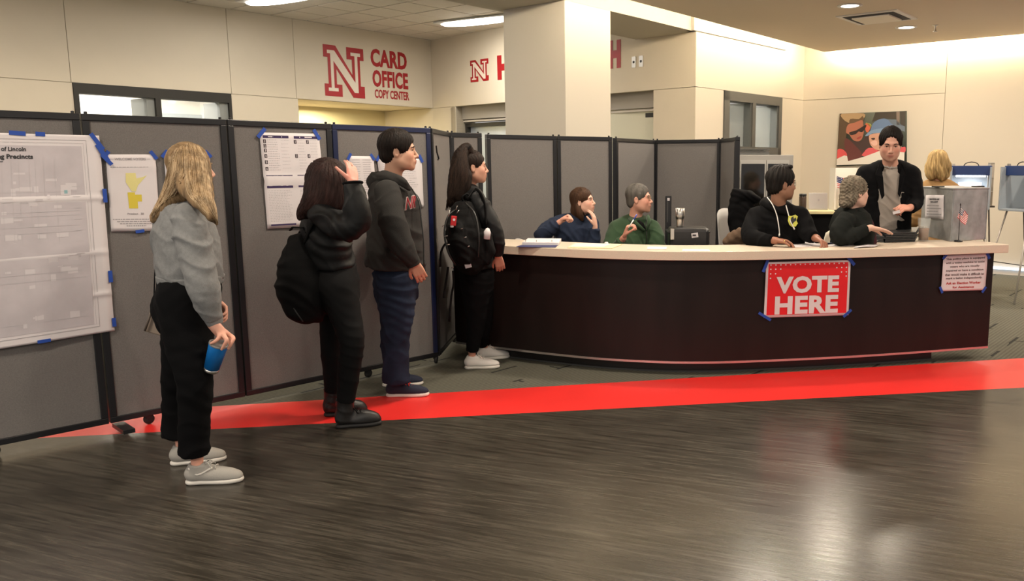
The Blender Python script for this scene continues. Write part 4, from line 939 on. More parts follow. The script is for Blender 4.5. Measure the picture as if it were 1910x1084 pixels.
def shoe(root, heel, toe, z0=0, up_m=None, sole_m=None, lace_m=None, boot=0, k=1.0, name='shoe', w=.040, h=.0055, sole=.026, low=False):
    """heel/toe: points of the sole outline ends on the floor"""
    hl, te = np.array(heel, float), np.array(toe, float); hl[2] = te[2] = z0; d = nz(te-hl); Ln = np.linalg.norm(te-hl); b = np.cross(d, Z)
    P = lambda x, z, y=0: hl+d*x*Ln+Z*(z)+b*y
    s = S()
    s.chain([(P(.14, .052), .034), (P(.32, .046), .038), (P(.55, .038), .041), (P(.74, .032), .040), (P(.88, .026), .032)], .01, b, 4)
    s.p[-1] = s.p[-1]
    s.chain([(P(.17, .05), .038), (P(.22, .085 if not boot else .10), .039 if not boot else .048), (P(.23, .098 if not boot else boot), .040 if not boot else .054)], .02, cut1=True)
    if not low: s.chain([(P(.34, .085), .022), (P(.50, .068), .016), (P(.62, .058), .010)], .02)
    if boot: s.ell(P(.80, .046), np.array([.040, .040, .034]), None, .02); s.ell(P(.62, .062), np.array([.045, .034, .034]), None, .03); s.ell(P(.13, .07), np.array([.032, .034, .045]), None, .02)
    s.clip(P(0, sole*.8), -Z)
    if not boot: s.ell(P(.235, .112), np.array([.026, .026, .030]), None, .006, -1)
    sh = sdf_obj(s, name, h, up_m, root, 1, (lambda q: folds(q, .0018, 60, 2)) if boot else None)
    q = S(); q.chain([(P(.13, .012), .034), (P(.35, .012), .033), (P(.6, .012), .041), (P(.78, .012), .041), (P(.885, .014), .034)], .0, Z, 4)
    q.p[-1] = ('t', [np.r_[x[:4], .55] for x in q.p[-1][1]], 0, Z, 1, False, False)
    q.clip(P(0, sole+.004), Z); q.clip(P(0, .0), -Z)
    sdf_obj(q, 'sole', .0055, sole_m, sh, 1)
    if lace_m:
        t = MB()
        for i in range(4):
            x = .40+.075*i; z = .113-.0125*i+(.010 if boot else 0); t.tube([P(x, z-.012, -.024), P(x+.02, z, -.008), P(x-.01, z, .010), P(x+.01, z-.012, .025)], .0030, 5)
        t.tube([P(.38, .104, 0), P(.43, .108, .02), P(.50, .085, .034)], .0028, 5).tube([P(.38, .104, 0), P(.42, .108, -.022), P(.50, .084, -.034)], .0028, 5)
        o = t.build('laces', lace_m, sh, True)
    return sh
def foot(b, lg, heel, toe, r0):
    hl, te = np.array(heel)*[1, 1, 0], np.array(toe)*[1, 1, 0]; c = hl+(te-hl)*.23
    b.chain([(q[0], q[1]*r0) for q in lg[:-1]]+[(c+Z*.20, .034), (c+Z*.10, .0265), (c+Z*.055, .025), (hl+(te-hl)*.6+Z*.040, .020)], .015, sub=2)
class Person:
    def __init__(s, label, base, skin, skincol, hh=.0055):
        s.root = thing('person', label, 'person', base); s.b = S(); s.h = hh; s.skin = skin; s.sc = skincol
    def head(s, c, fwd, up=Z, k=1.0, male=False, iris=(.05, .03, .02), brow=(.03, .02, .014), lips=(.30, .07, .06)):
        s.hc = np.array(c); s.k = k; s.L, s.M = head_prims(s.b, c, fwd, up, k, male); s.ir, s.br, s.lips = iris, brow, lips
        return s
    def neck(s, base, r=.050): s.b.chain([(s.L(0, -.022, -.04), r*.95*s.k), (s.L(0, -.02, -.09)*.5+np.array(base)*.5, r), (np.array(base), r*1.15)], .03, sub=3)
    def done(s):
        fn = skin_cols(s.sc, s.L, s.M, s.k, s.lips)
        sdf_obj(s.b, 'body', s.h, skin_mat(s.skin), s.root, 1, None, fn); head_extras(s.L, s.M, s.k, s.root, s.ir, s.br)
def limb(s, pts, k=.02, w=None, **q): return s.chain(pts, k, w, **q)
def mirror_torso(s, nodes, w, shrink=.86, k=.03): s.chain([(p[0], p[1]*shrink, p[2] if len(p) > 2 else 1) for p in nodes], k, w)
M_BLACKCL = mat('black_cloth', (.0036, .0036, .0042), .9, bump=.25, bscale=300, spec=.10)
M_LEG = mat('black_leggings', (.0055, .0055, .006), .85, bump=.15, bscale=300, spec=.12)
# ================================================================== PERSON 1: blonde woman, grey sweatshirt
def v3(x, y, z=0): return np.array([x, y, z], float)
fair = (.62, .36, .26)
f1 = nz((.80, .60, 0)); r1 = np.cross(f1, Z)
p = Person('blonde woman in a grey sweatshirt and black trousers, standing nearest the camera by the map', v3(-2.04, 3.86), 'skin_fair', (.66, .38, .28), .005)
p.head(W(355, 313, 3.88), nz((.69, .72, -.02)), k=.93, brow=(.25, .17, .09)).neck(W(336, 378, 3.88))
T1 = [(W(333, 392, 3.89), .085, 1.35), (W(338, 412, 3.89), .118, 1.38), (W(346, 447, 3.88), .142, 1.30), (W(352, 483, 3.87), .146, 1.30), (W(355, 508, 3.87), .146, 1.25), (W(356, 523, 3.87), .142, 1.25)]
H1 = [(W(356, 512, 3.87), .128, 1.28), (W(353, 545, 3.87), .142, 1.20), (W(350, 582, 3.87), .142, 1.16)]
mirror_torso(p.b, T1[:3]+H1[1:], r1, .80)
shR, elR, wrR = W(349, 405, 3.71), W(378, 520, 3.66), W(398, 604, 3.70)
shL, elL, wrL = W(331, 405, 4.06), W(345, 500, 4.12), W(400, 560, 4.12)
p.b.chain([(shR, .045), (elR, .036), (W(393, 580, 3.68), .028), (wrR, .024)], .02, sub=3); p.b.chain([(shL, .045), (elL, .036), (wrL, .026)], .02, sub=3)
# right hand gripping the tumbler lid
tt, tbm = W(408, 641, 3.68), W(393.5, 692, 3.70)
b_ = p.b; hY = 3.68
b_.chain([(wrR, .024), (W(404, 612, hY), .021, 1.3), (W(413, 622, hY), .019, 1.4)], .012, nz((.7, 0, .5)))
b_.chain([(W(402, 610, hY), .016), (W(410, 622, hY-.02), .0125), (W(407, 632, hY-.035), .0095), (W(401, 637, hY-.04), .0085), (W(394, 640.5, hY-.04), .0070)], .004, sub=3)
b_.chain([(W(413, 618, hY), .013), (W(419, 628, hY-.035), .0105), (W(423, 635, hY-.047), .0095), (W(419, 643, hY-.046), .0085), (W(413.5, 652, hY-.042), .0068)], .003, sub=3)
b_.chain([(W(418, 618, hY+.01), .013), (W(428, 625, hY), .0105), (W(435.5, 631, hY-.01), .0095), (W(431, 641, hY-.025), .0083), (W(426, 651, hY-.02), .0066)], .003, sub=3)
b_.chain([(W(414, 620, hY+.02), .012), (W(423, 627, hY+.035), .0100), (W(429, 635, hY+.04), .0088), (W(423, 645, hY+.03), .0070)], .003, sub=3)
b_.chain([(W(408, 616, hY+.02), .012), (W(413, 628, hY+.045), .0095), (W(413, 637, hY+.045), .0085), (W(409, 643, hY+.038), .0070)], .003, sub=3)
hand(b_, wrL, nz((.7, -.1, -.6)), nz((-.3, -.6, -.4)), 1, k=.92, curl=(40, 45, 30))
LR = [(W(343, 560, 3.78), .118), (W(351, 625, 3.76), .110), (W(362, 700, 3.72), .084), (W(363, 770, 3.73), .072), (W(361, 846, 3.75), .071)]
LL = [(W(352, 560, 3.98), .118), (W(341, 640, 4.00), .098), (W(332, 700, 4.00), .078), (W(329, 760, 4.02), .068), (W(327, 815, 4.02), .067)]
foot(b_, LR, G(346, 903), G(454, 897), .62); foot(b_, LL, G(317, 868), G(422, 857), .62)
p.done()
s = S(); s.chain(T1, .02, r1); s.clip(W(356, 524, 3.87), nz((.06, 0, -1))); s.chain([(W(340, 405, 3.92), .10, 1.6), (W(344, 425, 3.9), .11, 1.6)], .05, r1)
s.chain([(shR, .066), (W(358, 440, 3.69), .079), (W(368, 485, 3.67), .074), (W(380, 540, 3.65), .070), (W(391, 574, 3.67), .056), (W(398, 596, 3.69), .038)], .035, sub=4, cut1=True)
s.chain([(shL, .066), (W(340, 450, 4.10), .075), (elL, .068), (W(370, 530, 4.14), .058), (W(396, 556, 4.12), .040)], .035, sub=3)
M_SW = mat('heather_grey_sweatshirt', (.215, .218, .22), .95, bump=.35, bscale=260, var=.10, vscale=60, spec=.15)
sw = cloth(s, 'sweatshirt', .0075, M_SW, p.root, .0055, 26, 1)
def band(name, nodes, m, parent, k=0, w=None, sub=3, h=.006):
    s = S(); s.chain(nodes, k, w, sub=sub, cut0=True, cut1=True); return sdf_obj(s, name, h, m, parent, 1)
ring_ = lambda c, n, R_, w=None, q=1.0, N=22, ph=0: [np.array(c)+nz(np.cross(n, (w if w is not None else (1, .1, 0))))*R_*math.sin(2*math.pi*i/N)+nz(np.cross(np.cross(n, (w if w is not None else (1, .1, 0))), n))*R_*q*math.cos(2*math.pi*i/N) for i in range(N)]
MB().tube(ring_(W(334, 381, 3.885), (.25, .1, 1), .066, r1, 1.15), .011, 8, closed=True).build('ribbed_collar', M_SW, sw, True)
band('ribbed_hem', [(W(355, 512, 3.87), .147, 1.25), (W(356, 528, 3.87), .141, 1.25)], M_SW, sw, 0, r1, 2)
band('ribbed_cuff', [(W(397, 590, 3.69), .043), (W(401.5, 605, 3.70), .034)], M_SW, sw)
s = S(); s.chain(H1, .02, r1); s.chain([(W(319, 575, 3.86), .082), (W(324, 598, 3.86), .07)], .05); s.clip(W(356, 514, 3.87), Z)
for lg in (LR, LL): s.chain(lg, .03, sub=4, cut1=True)
tr_ = cloth(s, 'trousers', .0078, M_BLACKCL, p.root, .004, 24, 5)
M_SHG = mat('light_grey_knit', (.36, .34, .31), .8, bump=.4, bscale=400); M_SOLE = mat('white_sole', (.74, .70, .64), .5)
sh = shoe(p.root, G(346, 903), G(454, 897), 0, M_SHG, M_SOLE, mat('grey_lace', (.45, .43, .40), .8), w=.04)
P_ = G(346, 903); d_ = nz(G(454, 897)-P_); bb_ = np.cross(d_, Z)
MB().tube(cat_rom([P_+d_*.028+bb_*.030+Z*.088, P_+d_*.07+bb_*.0395+Z*.056, P_+d_*.135+bb_*.030+Z*.086], 4), .005, 6, bb_, .5).build('white_stripe', M_SOLE, sh, True)
shoe(p.root, G(317, 868), G(422, 857), 0, M_SHG, M_SOLE, mat('grey_lace', (.45, .43, .40), .8))
# long straight hair
M_BLOND = hair_mat('blonde_hair', (.23, .150, .080))
hc = W(351, 314, 3.88); s = S(); e = lambda q, r_, kk=.02, op=1: s.ell(p.L(*q), np.array(r_), p.M, kk, op)
e((0, -.012, .034), (.079, .094, .087), .01); e((0, -.024, -.03), (.070, .070, .10), .01)
hn_ = [(W(352, 318, 3.85), .064), (W(347, 345, 3.83), .062), (W(331, 362, 3.82), .050), (W(309, 384, 3.80), .030), (W(293, 402, 3.79), .018), (W(285, 414, 3.79), .007)]
s.chain(hn_, .03); s.chain([(W(346, 322, 3.84), .044), (W(329, 352, 3.82), .036), (W(307, 379, 3.82), .026), (W(288, 404, 3.80), .012)], .03)
s.chain([(W(362, 312, 3.83), .070), (W(366, 340, 3.78), .066), (W(376, 364, 3.70), .050), (W(387, 385, 3.65), .034), (W(397, 404, 3.63), .020), (W(404, 418, 3.63), .007)], .03)
s.chain([(W(350, 340, 3.76), .06), (W(360, 362, 3.68), .036), (W(374, 382, 3.62), .022), (W(392, 402, 3.61), .010)], .03)
s.ell(p.L(.0, .115, -.045), (.052, .06, .115), p.M, .015, -1)
hr = sdf_obj(s, 'hair', .0055, M_BLOND, p.root, 1, hairdisp(hc, Z, 44, .0020, 1))
def locks(name, px, mats, parent, r0=.003, lift=.4):
    """hair strands: polylines of picture points laid onto the hair surface, tapering tubes joined per shade"""
    from mathutils.bvhtree import BVHTree
    co = np.zeros(len(parent.data.vertices)*3); parent.data.vertices.foreach_get('co', co); co = co.reshape(-1, 3)
    bv = BVHTree.FromPolygons([tuple(c) for c in co], [tuple(q.vertices) for q in parent.data.polygons])
    ts = [MB() for _ in mats]
    for k_, pl in enumerate(px):
        P = []; Yl = None
        for q in cat_rom([np.array(q, float) for q in pl], 4):
            d = ray(q[0], q[1]); h_ = bv.ray_cast(Vector(CAM), Vector(nz(d)))
            if h_[0] is not None: P.append(np.array(h_[0])+np.array(h_[1])*r0*lift)
            elif P:
                x = P[-1]; w_ = CAM+d*((x[1]-CAM[1])/d[1]); P.append(w_)
        if len(P) < 5: continue
        Q = [P[0]]
        for i_ in range(1, len(P)-1): Q.append((P[i_-1]+P[i_]*2+P[i_+1])/4)
        Q.append(P[-1]); n_ = len(Q)
        ts[k_ % len(mats)].tube(Q, [r0*(.25+.75*math.sin(math.pi*min(.93, .10+i/n_*.88))) for i in range(n_)], 5)
    for t, m in zip(ts, mats): o = t.build(name, m, parent, True); o['kind'] = 'stuff'
r = random.Random(3); rt_ = []
for i in range(620):
    q = r.uniform(0, 1); j = lambda s_=2: r.uniform(-s_, s_); t0 = r.uniform(0, .35) if r.random() < .55 else 0
    top = (328+46*q+j(), 266+abs(q-.55)*22+j(.7)); a = (317+69*q+j(1.5), 294+j(3)); b = (312+81*q+j(1.5), 328+j(4))
    if q < .40: pl = [top, a, b, (300+60*q+j(), 368-14*q+j(4)), (284+62*q+j(3), 404-104*q+j(4))]
    else: e = (q-.4)/.6; pl = [top, a, b, (352+45*e+j(), 360+8*e+j(3)), (372+30*e+j(), 384+6*e+j(3)), (396+9*e+j(2), 408+8*e+j(4))]
    k_ = int(t0*len(pl)+.5); rt_.append(pl[k_:])
locks('hair_locks', rt_, [hair_mat('blonde_hair_light', (.36, .255, .145)), hair_mat('blonde_hair_mid', (.25, .165, .085)), hair_mat('blonde_hair_dark', (.15, .092, .045)), hair_mat('blonde_hair_pale', (.44, .33, .21))], hr, .0024)
# tumbler held in the hand, and the bag
ax = nz(tbm-tt); Lh = np.linalg.norm(tbm-tt)
tm = thing('insulated_tumbler', 'bright blue insulated tumbler hanging from the fingers of the blonde woman', 'tumbler', tbm)
MB().lathe([(.0, Lh*.115), (.0335, Lh*.115), (.041, Lh*.93), (.041, Lh*.95)], tbm, -ax, 28).build('blue_cup', mat('blue_powder_coat', (.004, .16, .52), .4), tm, True)
MB().lathe([(0, 0), (.031, 0), (.0325, .004), (.0336, Lh*.115), (0, Lh*.115)], tbm, -ax, 28).build('steel_base', M_STEEL, tm, True)
MB().lathe([(.041, Lh*.95), (.042, Lh*.96), (.042, Lh*1.01), (.035, Lh*1.02), (.033, Lh*.99), (0, Lh*.99)], tbm, -ax, 28).build('clear_lid', mat('smoky_lid', (.30, .29, .28), .2, trans=.3), tm, True)
bg = thing('shoulder_bag', 'small taupe leather bag hanging behind the hip of the blonde woman', 'bag', W(292, 605, 4.0))
M_TAU = mat('taupe_leather', (.24, .185, .145), .5, bump=.1, bscale=120)
q = [W(281, 579, 4.00), W(268.5, 619, 4.00), W(322, 634, 3.99), W(330, 592, 3.99)]; nn = nz(np.cross(q[1]-q[0], q[3]-q[0])); nn = nn if nn[1] < 0 else -nn
if np.cross(q[1]-q[0], q[3]-q[0])@nn < 0: q = q[::-1]
MB().prism(q, nn*.05).build('pouch', M_TAU, bg, bevel=.008)
MB().tube([W(282, 581, 3.985), W(276, 600, 3.982), W(270, 617, 3.985)], .006, 6).build('side_gusset', mat('dark_taupe_leather', (.13, .10, .08), .5), bg, True)
MB().tube([W(283, 580, 3.99), W(287, 560, 4.0), W(288, 530, 3.96), W(289, 500, 3.92), W(291, 485, 3.9)], .0035, 6).build('strap', M_BLACK, bg, True)
# ================================================================== PERSON 2: dark-haired woman with raised hand
f2 = nz((.86, .50, 0)); r2 = np.cross(f2, Z)
p = Person('woman with long dark hair in a black jacket and black boots, shading her eyes', v3(-1.6, 4.66), 'skin_rosy', (.68, .33, .26), .0055)
p.head(W(617, 336, 4.62), nz((.85, .52, -.05)), k=.96).neck(W(606, 382, 4.66))
T2 = [(W(606, 398, 4.66), .09, 1.3), (W(606, 415, 4.66), .125, 1.35), (W(607, 445, 4.66), .140, 1.28), (W(612, 475, 4.67), .138, 1.25), (W(616, 500, 4.68), .135, 1.22)]
H2 = [(W(620, 492, 4.68), .120, 1.22), (W(624, 520, 4.69), .135, 1.18), (W(628, 548, 4.69), .130, 1.15)]
mirror_torso(p.b, T2[:3]+H2[1:], r2, .80); b_ = p.b
shR, elR, wrR = W(600, 398, 4.47), W(664, 418, 4.34), W(658, 341, 4.37)
b_.chain([(shR, .04), (elR, .034), (wrR, .024)], .01, sub=1)
hand(b_, wrR-v3(0, 0, 0), nz((-.17, .55, .80)), nz((-.75, .5, -.2)), 1, k=.90, curl=(12, 14, 10), spread=.05, thumb=(.45, .85, .05), tcurl=15)
b_.chain([(W(600, 400, 4.84), .04), (W(622, 455, 4.90), .035), (W(640, 495, 4.86), .026)], .02, sub=2); hand(b_, W(640, 495, 4.86), nz((.2, 0, -1)), nz((-.6, -.7, 0)), 1, k=.9)
LR = [(W(628, 535, 4.60), .105), (W(645, 590, 4.58), .088), (W(656, 637, 4.54), .070), (W(651, 690, 4.56), .064), (W(645, 748, 4.58), .052)]
LL = [(W(624, 535, 4.78), .105), (W(622, 600, 4.80), .082), (W(619, 650, 4.80), .066), (W(622, 700, 4.82), .060), (W(622, 732, 4.82), .052)]
foot(b_, LR, G(626, 799), G(712, 791), .68); foot(b_, LL, G(604, 777), G(686, 770), .68)
p.done()
M_PUF = mat('black_puffer_nylon', (.0055, .006, .0068), .55, bump=.25, bscale=60, spec=.22)
s = S(); s.chain(T2, .02, r2); s.chain([(W(604, 400, 4.67), .10, 1.75), (W(605, 418, 4.67), .11, 1.7)], .05, r2); s.clip(W(616, 501, 4.68), nz((.03, 0, -1)))
s.chain([(shR, .075), (W(628, 418, 4.42), .082), (W(652, 424, 4.36), .078), (W(666, 410, 4.34), .070), (W(665, 385, 4.345), .066), (W(660, 358, 4.36), .058), (W(658, 343, 4.37), .050)], .03, sub=3, cut1=True)
s.chain([(W(600, 402, 4.84), .075), (W(622, 455, 4.90), .07), (W(640, 492, 4.86), .05)], .03)
jk = cloth(s, 'jacket', .008, M_PUF, p.root, .0075, 19, 7)
MB().tube(ring_(W(658, 341.5, 4.37), nz((-.1, .1, 1)), .047, v3(0, 1, 0)), .008, 7, closed=True).build('cuff_edge', M_BLACKCL, jk, True)
s = S(); s.chain(H2, .02, r2)
for lg in (LR, LL): s.chain(lg, .03, sub=4, cut1=True)
s.clip(W(616, 490, 4.68), Z); cloth(s, 'leggings', .0075, M_LEG, p.root, .0022, 40, 2)
M_BOOT = mat('black_boot_leather', (.010, .009, .009), .42, bump=.2, bscale=90); M_BS = mat('black_boot_sole', (.012, .011, .011), .6)
for hl, te in ((G(626, 799), G(712, 791)), (G(604, 777), G(686, 770))):
    shoe(p.root, hl, te, 0, M_BOOT, M_BS, M_BLACKCL, boot=.175, sole=.034)
M_DKH = hair_mat('dark_auburn_hair', (.020, .009, .008))
hc = W(617, 336, 4.62); s = S(); e = lambda q, r_, kk=.02, op=1: s.ell(p.L(*q), np.array(r_), p.M, kk, op)
e((0, -.018, .034), (.092, .108, .092)); e((0, -.04, -.04), (.090, .085, .11), .03)
s.chain([(W(608, 335, 4.56), .090), (W(604, 358, 4.53), .088), (W(600, 375, 4.50), .078), (W(592, 388, 4.49), .055), (W(576, 395, 4.48), .036), (W(563, 400, 4.47), .016)], .03)
s.chain([(W(600, 340, 4.56), .08), (W(585, 372, 4.50), .055), (W(568, 390, 4.48), .035), (W(560, 408, 4.46), .010)], .03)
s.chain([(W(622, 340, 4.52), .080), (W(624, 362, 4.49), .066), (W(630, 380, 4.46), .035), (W(634, 388, 4.45), .014)], .03)
s.ell(p.L(.0, .120, -.05), (.050, .055, .10), p.M, .015, -1)
hr = sdf_obj(s, 'hair', .006, M_DKH, p.root, 1, hairdisp(hc, Z, 44, .0025, 4))
r = random.Random(5); rt_ = []
for i in range(320):
    q = r.uniform(0, 1); j = lambda s_=3: r.uniform(-s_, s_)
    rt_.append([(603+22*q+j(), 298+abs(q-.5)*14+j(1)), (585+55*q+j(), 325+j()), (580+64*q+j(), 355+j()), (568+72*q+j(), 376+5*q+j(4)), (557+(50*q if q < .6 else 30+110*(q-.6))+j(4), 400-8*q+j(6))])
locks('hair_locks', rt_, [M_DKH, hair_mat('dark_auburn_hair_light', (.030, .014, .012))], hr, .0026)
# her backpack: slung low on one shoulder
bp_ = thing('backpack', 'plain black backpack hanging low behind the dark-haired woman', 'backpack', W(570, 520, 4.62))
M_BP = mat('black_backpack_nylon', (.0034, .0034, .0038), .75, bump=.3, bscale=200, spec=.14)
s = S(); s.chain([(W(566, 455, 4.60), .070, 1.5), (W(566, 500, 4.60), .118, 1.3), (W(571, 545, 4.60), .125, 1.3), (W(578, 578, 4.60), .085, 1.3)], .03, nz((.5, .85, 0)))
s.chain([(W(548, 540, 4.55), .060, 1.6), (W(560, 580, 4.56), .050, 1.6)], .04, nz((.5, .85, 0)))
cloth(s, 'pack_body', .008, M_BP, bp_, .006, 15, 3)
MB().tube([W(560, 432, 4.60), W(556, 445, 4.57), W(566, 450, 4.55), W(574, 438, 4.52), W(566, 425, 4.53), W(546, 424, 4.56), W(541, 430, 4.57)], .010, 6, Z, .4).build('grab_handle', M_BP, bp_, True)
MB().tube(cat_rom([W(566, 455, 4.55), W(578, 425, 4.50), W(590, 400, 4.47), W(598, 384, 4.52), W(602, 384, 4.62)], 4), .020, 8, f2, .35).build('shoulder_strap', M_BP, bp_, True)
MB().tube(cat_rom([W(527, 498, 4.53), W(533, 535, 4.48), W(548, 575, 4.47), W(565, 600, 4.50)], 4), .004, 6).build('zip_line', mat('dark_zip', (.03, .03, .03), .4), bp_, True)
# ================================================================== PERSON 3: man in charcoal hoodie
f3 = nz((.97, .24, 0)); r3 = np.cross(f3, Z)
p = Person('dark-haired man in a charcoal hoodie and blue jeans, hand in pocket, in profile', v3(-1.5, 5.35), 'skin_light', (.56, .32, .22), .0055)
p.head(W(744, 281, 5.36), nz((.975, .20, .0)), k=1.05, male=True, brow=(.02, .013, .01)).neck(W(727, 341, 5.38), .058)
T3 = [(W(722, 350, 5.38), .095, 1.55), (W(727, 372, 5.38), .135, 1.55), (W(731, 410, 5.38), .160, 1.40), (W(733, 450, 5.38), .170, 1.32), (W(730, 480, 5.38), .170, 1.28), (W(729, 500, 5.38), .168, 1.25)]
H3 = [(W(738, 490, 5.38), .140, 1.2), (W(739, 520, 5.38), .150, 1.15), (W(738, 545, 5.38), .145, 1.1)]
b_ = p.b; mirror_torso(b_, T3[:3]+H3[1:], r3, .80)
shR, elR, wrR = W(722, 358, 5.16), W(744, 440, 5.10), W(772, 490, 5.14)
b_.chain([(shR, .05), (elR, .042), (wrR, .029)], .02, sub=3); hand(b_, wrR, nz((.35, .25, -.9)), nz((-.3, .9, 0)), -1, k=1.0, curl=(25, 30, 20))
b_.chain([(W(727, 358, 5.60), .05), (W(748, 440, 5.66), .042), (W(780, 488, 5.60), .029)], .02, sub=3); hand(b_, W(780, 488, 5.60), nz((.2, -.2, -.9)), nz((-.3, -.9, 0)), 1, k=1.0, curl=(25, 30, 20))
LR = [(W(738, 530, 5.30), .128), (W(740, 585, 5.27), .112), (W(737, 640, 5.24), .092), (W(738, 680, 5.22), .086), (W(741, 713, 5.22), .092)]
LL = [(W(742, 530, 5.50), .125), (W(742, 590, 5.50), .105), (W(736, 640, 5.50), .088), (W(738, 675, 5.50), .082), (W(742, 706, 5.50), .086)]
foot(b_, LR, G(719, 740), G(801, 738), .6); foot(b_, LL, G(712, 721), G(790, 717), .6)
p.done()
M_HD = mat('charcoal_fleece', (.034, .033, .032), .95, bump=.3, bscale=260, spec=.12)
s = S(); s.chain(T3, .02, r3); s.chain([(W(727, 362, 5.38), .11, 1.95), (W(728, 378, 5.38), .115, 1.9)], .05, r3); s.chain([(W(760, 380, 5.36), .09), (W(764, 450, 5.35), .085), (W(772, 500, 5.35), .080)], .05)
s.clip(W(730, 499, 5.38), nz((-.10, 0, -1)))
s.chain([(shR, .082), (W(729, 400, 5.10), .088), (W(741, 440, 5.08), .080), (W(757, 468, 5.09), .068), (W(769, 488, 5.13), .050)], .035, sub=4, cut1=True)
s.chain([(W(727, 360, 5.60), .082), (W(735, 400, 5.66), .088), (W(750, 442, 5.68), .078), (W(779, 486, 5.62), .05)], .035, sub=3)
hd = cloth(s, 'hoodie', .008, M_HD, p.root, .0055, 22, 11)
s = S(); s.chain([(W(762, 350, 5.26), .020), (W(747, 337, 5.22), .030), (W(720, 330, 5.26), .040), (W(702, 336, 5.38), .055), (W(718, 332, 5.52), .040), (W(747, 340, 5.55), .030), (W(764, 352, 5.48), .020)], .02); s.chain([(W(697, 340, 5.38), .045), (W(700, 352, 5.38), .035)], .03)
cloth(s, 'hood', .007, M_HD, hd, .004, 30, 2)
band('ribbed_cuff', [(W(767, 484, 5.13), .052), (W(773, 495, 5.14), .044)], M_HD, hd)
MB().tube(cat_rom([W(768, 352, 5.30), W(781, 375, 5.24), W(786, 410, 5.22), W(790, 450, 5.21), W(791, 500, 5.2)], 4), .0045, 6).build('zipper', mat('dark_zipper', (.02, .02, .02), .4), hd, True)
for body_, x0, x1, dz in (('N', 756, 764, 0), ('R', 767, 779, 0)):
    O = W(x0, 391-dz+(x0-756)*-.3, 5.145+(x0-756)*.004); rt2 = nz(W(x1, 389, 5.16+(x0-756)*.006)-W(x0, 391, 5.145)); up2 = nz((.16, .06, 1)); w_ = .036 if body_ == 'N' else .040
    nn = nz(np.cross(rt2, up2)); nn = nn if nn@(CAM-O) > 0 else -nn
    text(body_, w_+.010, .086, O-rt2*.005-up2*.005, rt2, up2, nn, mat('chest_white', (.55, .45, .43), .8), hd, 'white_letter_edge', .05, .004); text(body_, w_, .076, O+nn*.004, rt2, up2, nn, mat('chest_red', (.32, .02, .03), .8), hd, 'red_letter', .0, .004)
M_JEAN = mat('dark_blue_denim', (.014, .020, .040), .9, spec=.15, bump=.4, bscale=420, var=.22, vscale=12)
s = S(); s.chain(H3, .02, r3)
for lg in (LR, LL): s.chain(lg, .035, sub=4, cut1=True)
s.clip(W(730, 486, 5.38), Z); jn = cloth(s, 'jeans', .008, M_JEAN, p.root, .0065, 30, 9)
M_NSH = mat('navy_mesh', (.010, .014, .035), .8, bump=.4, bscale=350); M_RL = mat('coral_lace', (.75, .06, .05), .6)
shoe(p.root, G(719, 740), G(801, 738), 0, M_NSH, M_SOLE, M_RL, sole=.030); shoe(p.root, G(712, 721), G(790, 717), 0, M_NSH, M_SOLE, M_RL, sole=.030)
M_BRN = hair_mat('dark_brown_hair', (.010, .0065, .005))
short_hair(hc, p.L, p.M, p.k, p.root, M_BRN, .0035, .017, n=34)
kt = tag(MB().boxc(W(784, 514, 5.20), (.006, .004, .022), [X_ for X_ in (nz((1, .2, 0)), nz((-.2, 1, 0)), Z)]).build('key_tag', M_PAPER, None, bevel=.002), 'small white tag hanging from the pocket of the man in the hoodie', 'tag')
# ================================================================== PERSON 4: woman with ponytail and big backpack
f4 = nz((.92, .39, 0)); r4 = np.cross(f4, Z)
p = Person('young woman with a long dark ponytail and white sneakers at the counter left end', v3(-1.08, 6.1), 'skin_tan', (.50, .27, .19), .0055)
p.head(W(882, 311, 6.08), nz((.94, .34, .0)), k=.98, brow=(.012, .008, .006)).neck(W(873, 350, 6.1), .047)
T4 = [(W(873, 362, 6.1), .09, 1.4), (W(876, 385, 6.1), .125, 1.35), (W(880, 420, 6.1), .135, 1.25), (W(884, 455, 6.1), .130, 1.25), (W(887, 490, 6.1), .135, 1.25), (W(888, 502, 6.1), .135, 1.25)]
H4 = [(W(887, 490, 6.1), .120, 1.2), (W(889, 515, 6.1), .130, 1.15), (W(890, 535, 6.1), .122, 1.1)]
b_ = p.b; mirror_torso(b_, T4[:3]+H4[1:], r4, .80)
shR, elR, wrR = W(888, 372, 5.93), W(920, 430, 5.90), W(929, 478, 5.93)
b_.chain([(shR, .042), (elR, .036), (wrR, .024)], .02, sub=2); hand(b_, wrR, nz((.15, .2, -1)), nz((-.2, .95, 0)), -1, k=.9, curl=(30, 35, 20))
b_.chain([(W(872, 374, 6.28), .042), (W(895, 440, 6.34), .036), (W(915, 470, 6.25), .024)], .02, sub=2)
LR = [(W(887, 520, 6.03), .105), (W(888, 565, 6.01), .092), (W(888, 600, 6.0), .072), (W(884, 630, 6.0), .058), (W(881, 655, 6.01), .048)]
LL = [(W(894, 520, 6.2), .105), (W(899, 565, 6.2), .090), (W(901, 600, 6.22), .070), (W(900, 625, 6.25), .056), (W(900, 642, 6.3), .048)]
foot(b_, LR, G(866, 688), G(932, 686), .65); foot(b_, LL, G(890, 672), G(950, 667), .65); p.done()
s = S(); s.chain(T4, .02, r4); s.chain([(W(874, 372, 6.1), .10, 1.75), (W(875, 388, 6.1), .11, 1.7)], .05, r4); s.clip(W(888, 500, 6.1), nz((0, 0, -1)))
s.chain([(shR, .072), (W(905, 400, 5.90), .076), (W(921, 430, 5.89), .068), (W(927, 458, 5.91), .055), (W(929, 476, 5.93), .040)], .03, sub=3, cut1=True)
s.chain([(W(872, 374, 6.28), .072), (W(895, 440, 6.34), .066), (W(915, 466, 6.26), .045)], .03)
jk = cloth(s, 'jacket', .008, M_PUF, p.root, .006, 20, 17)
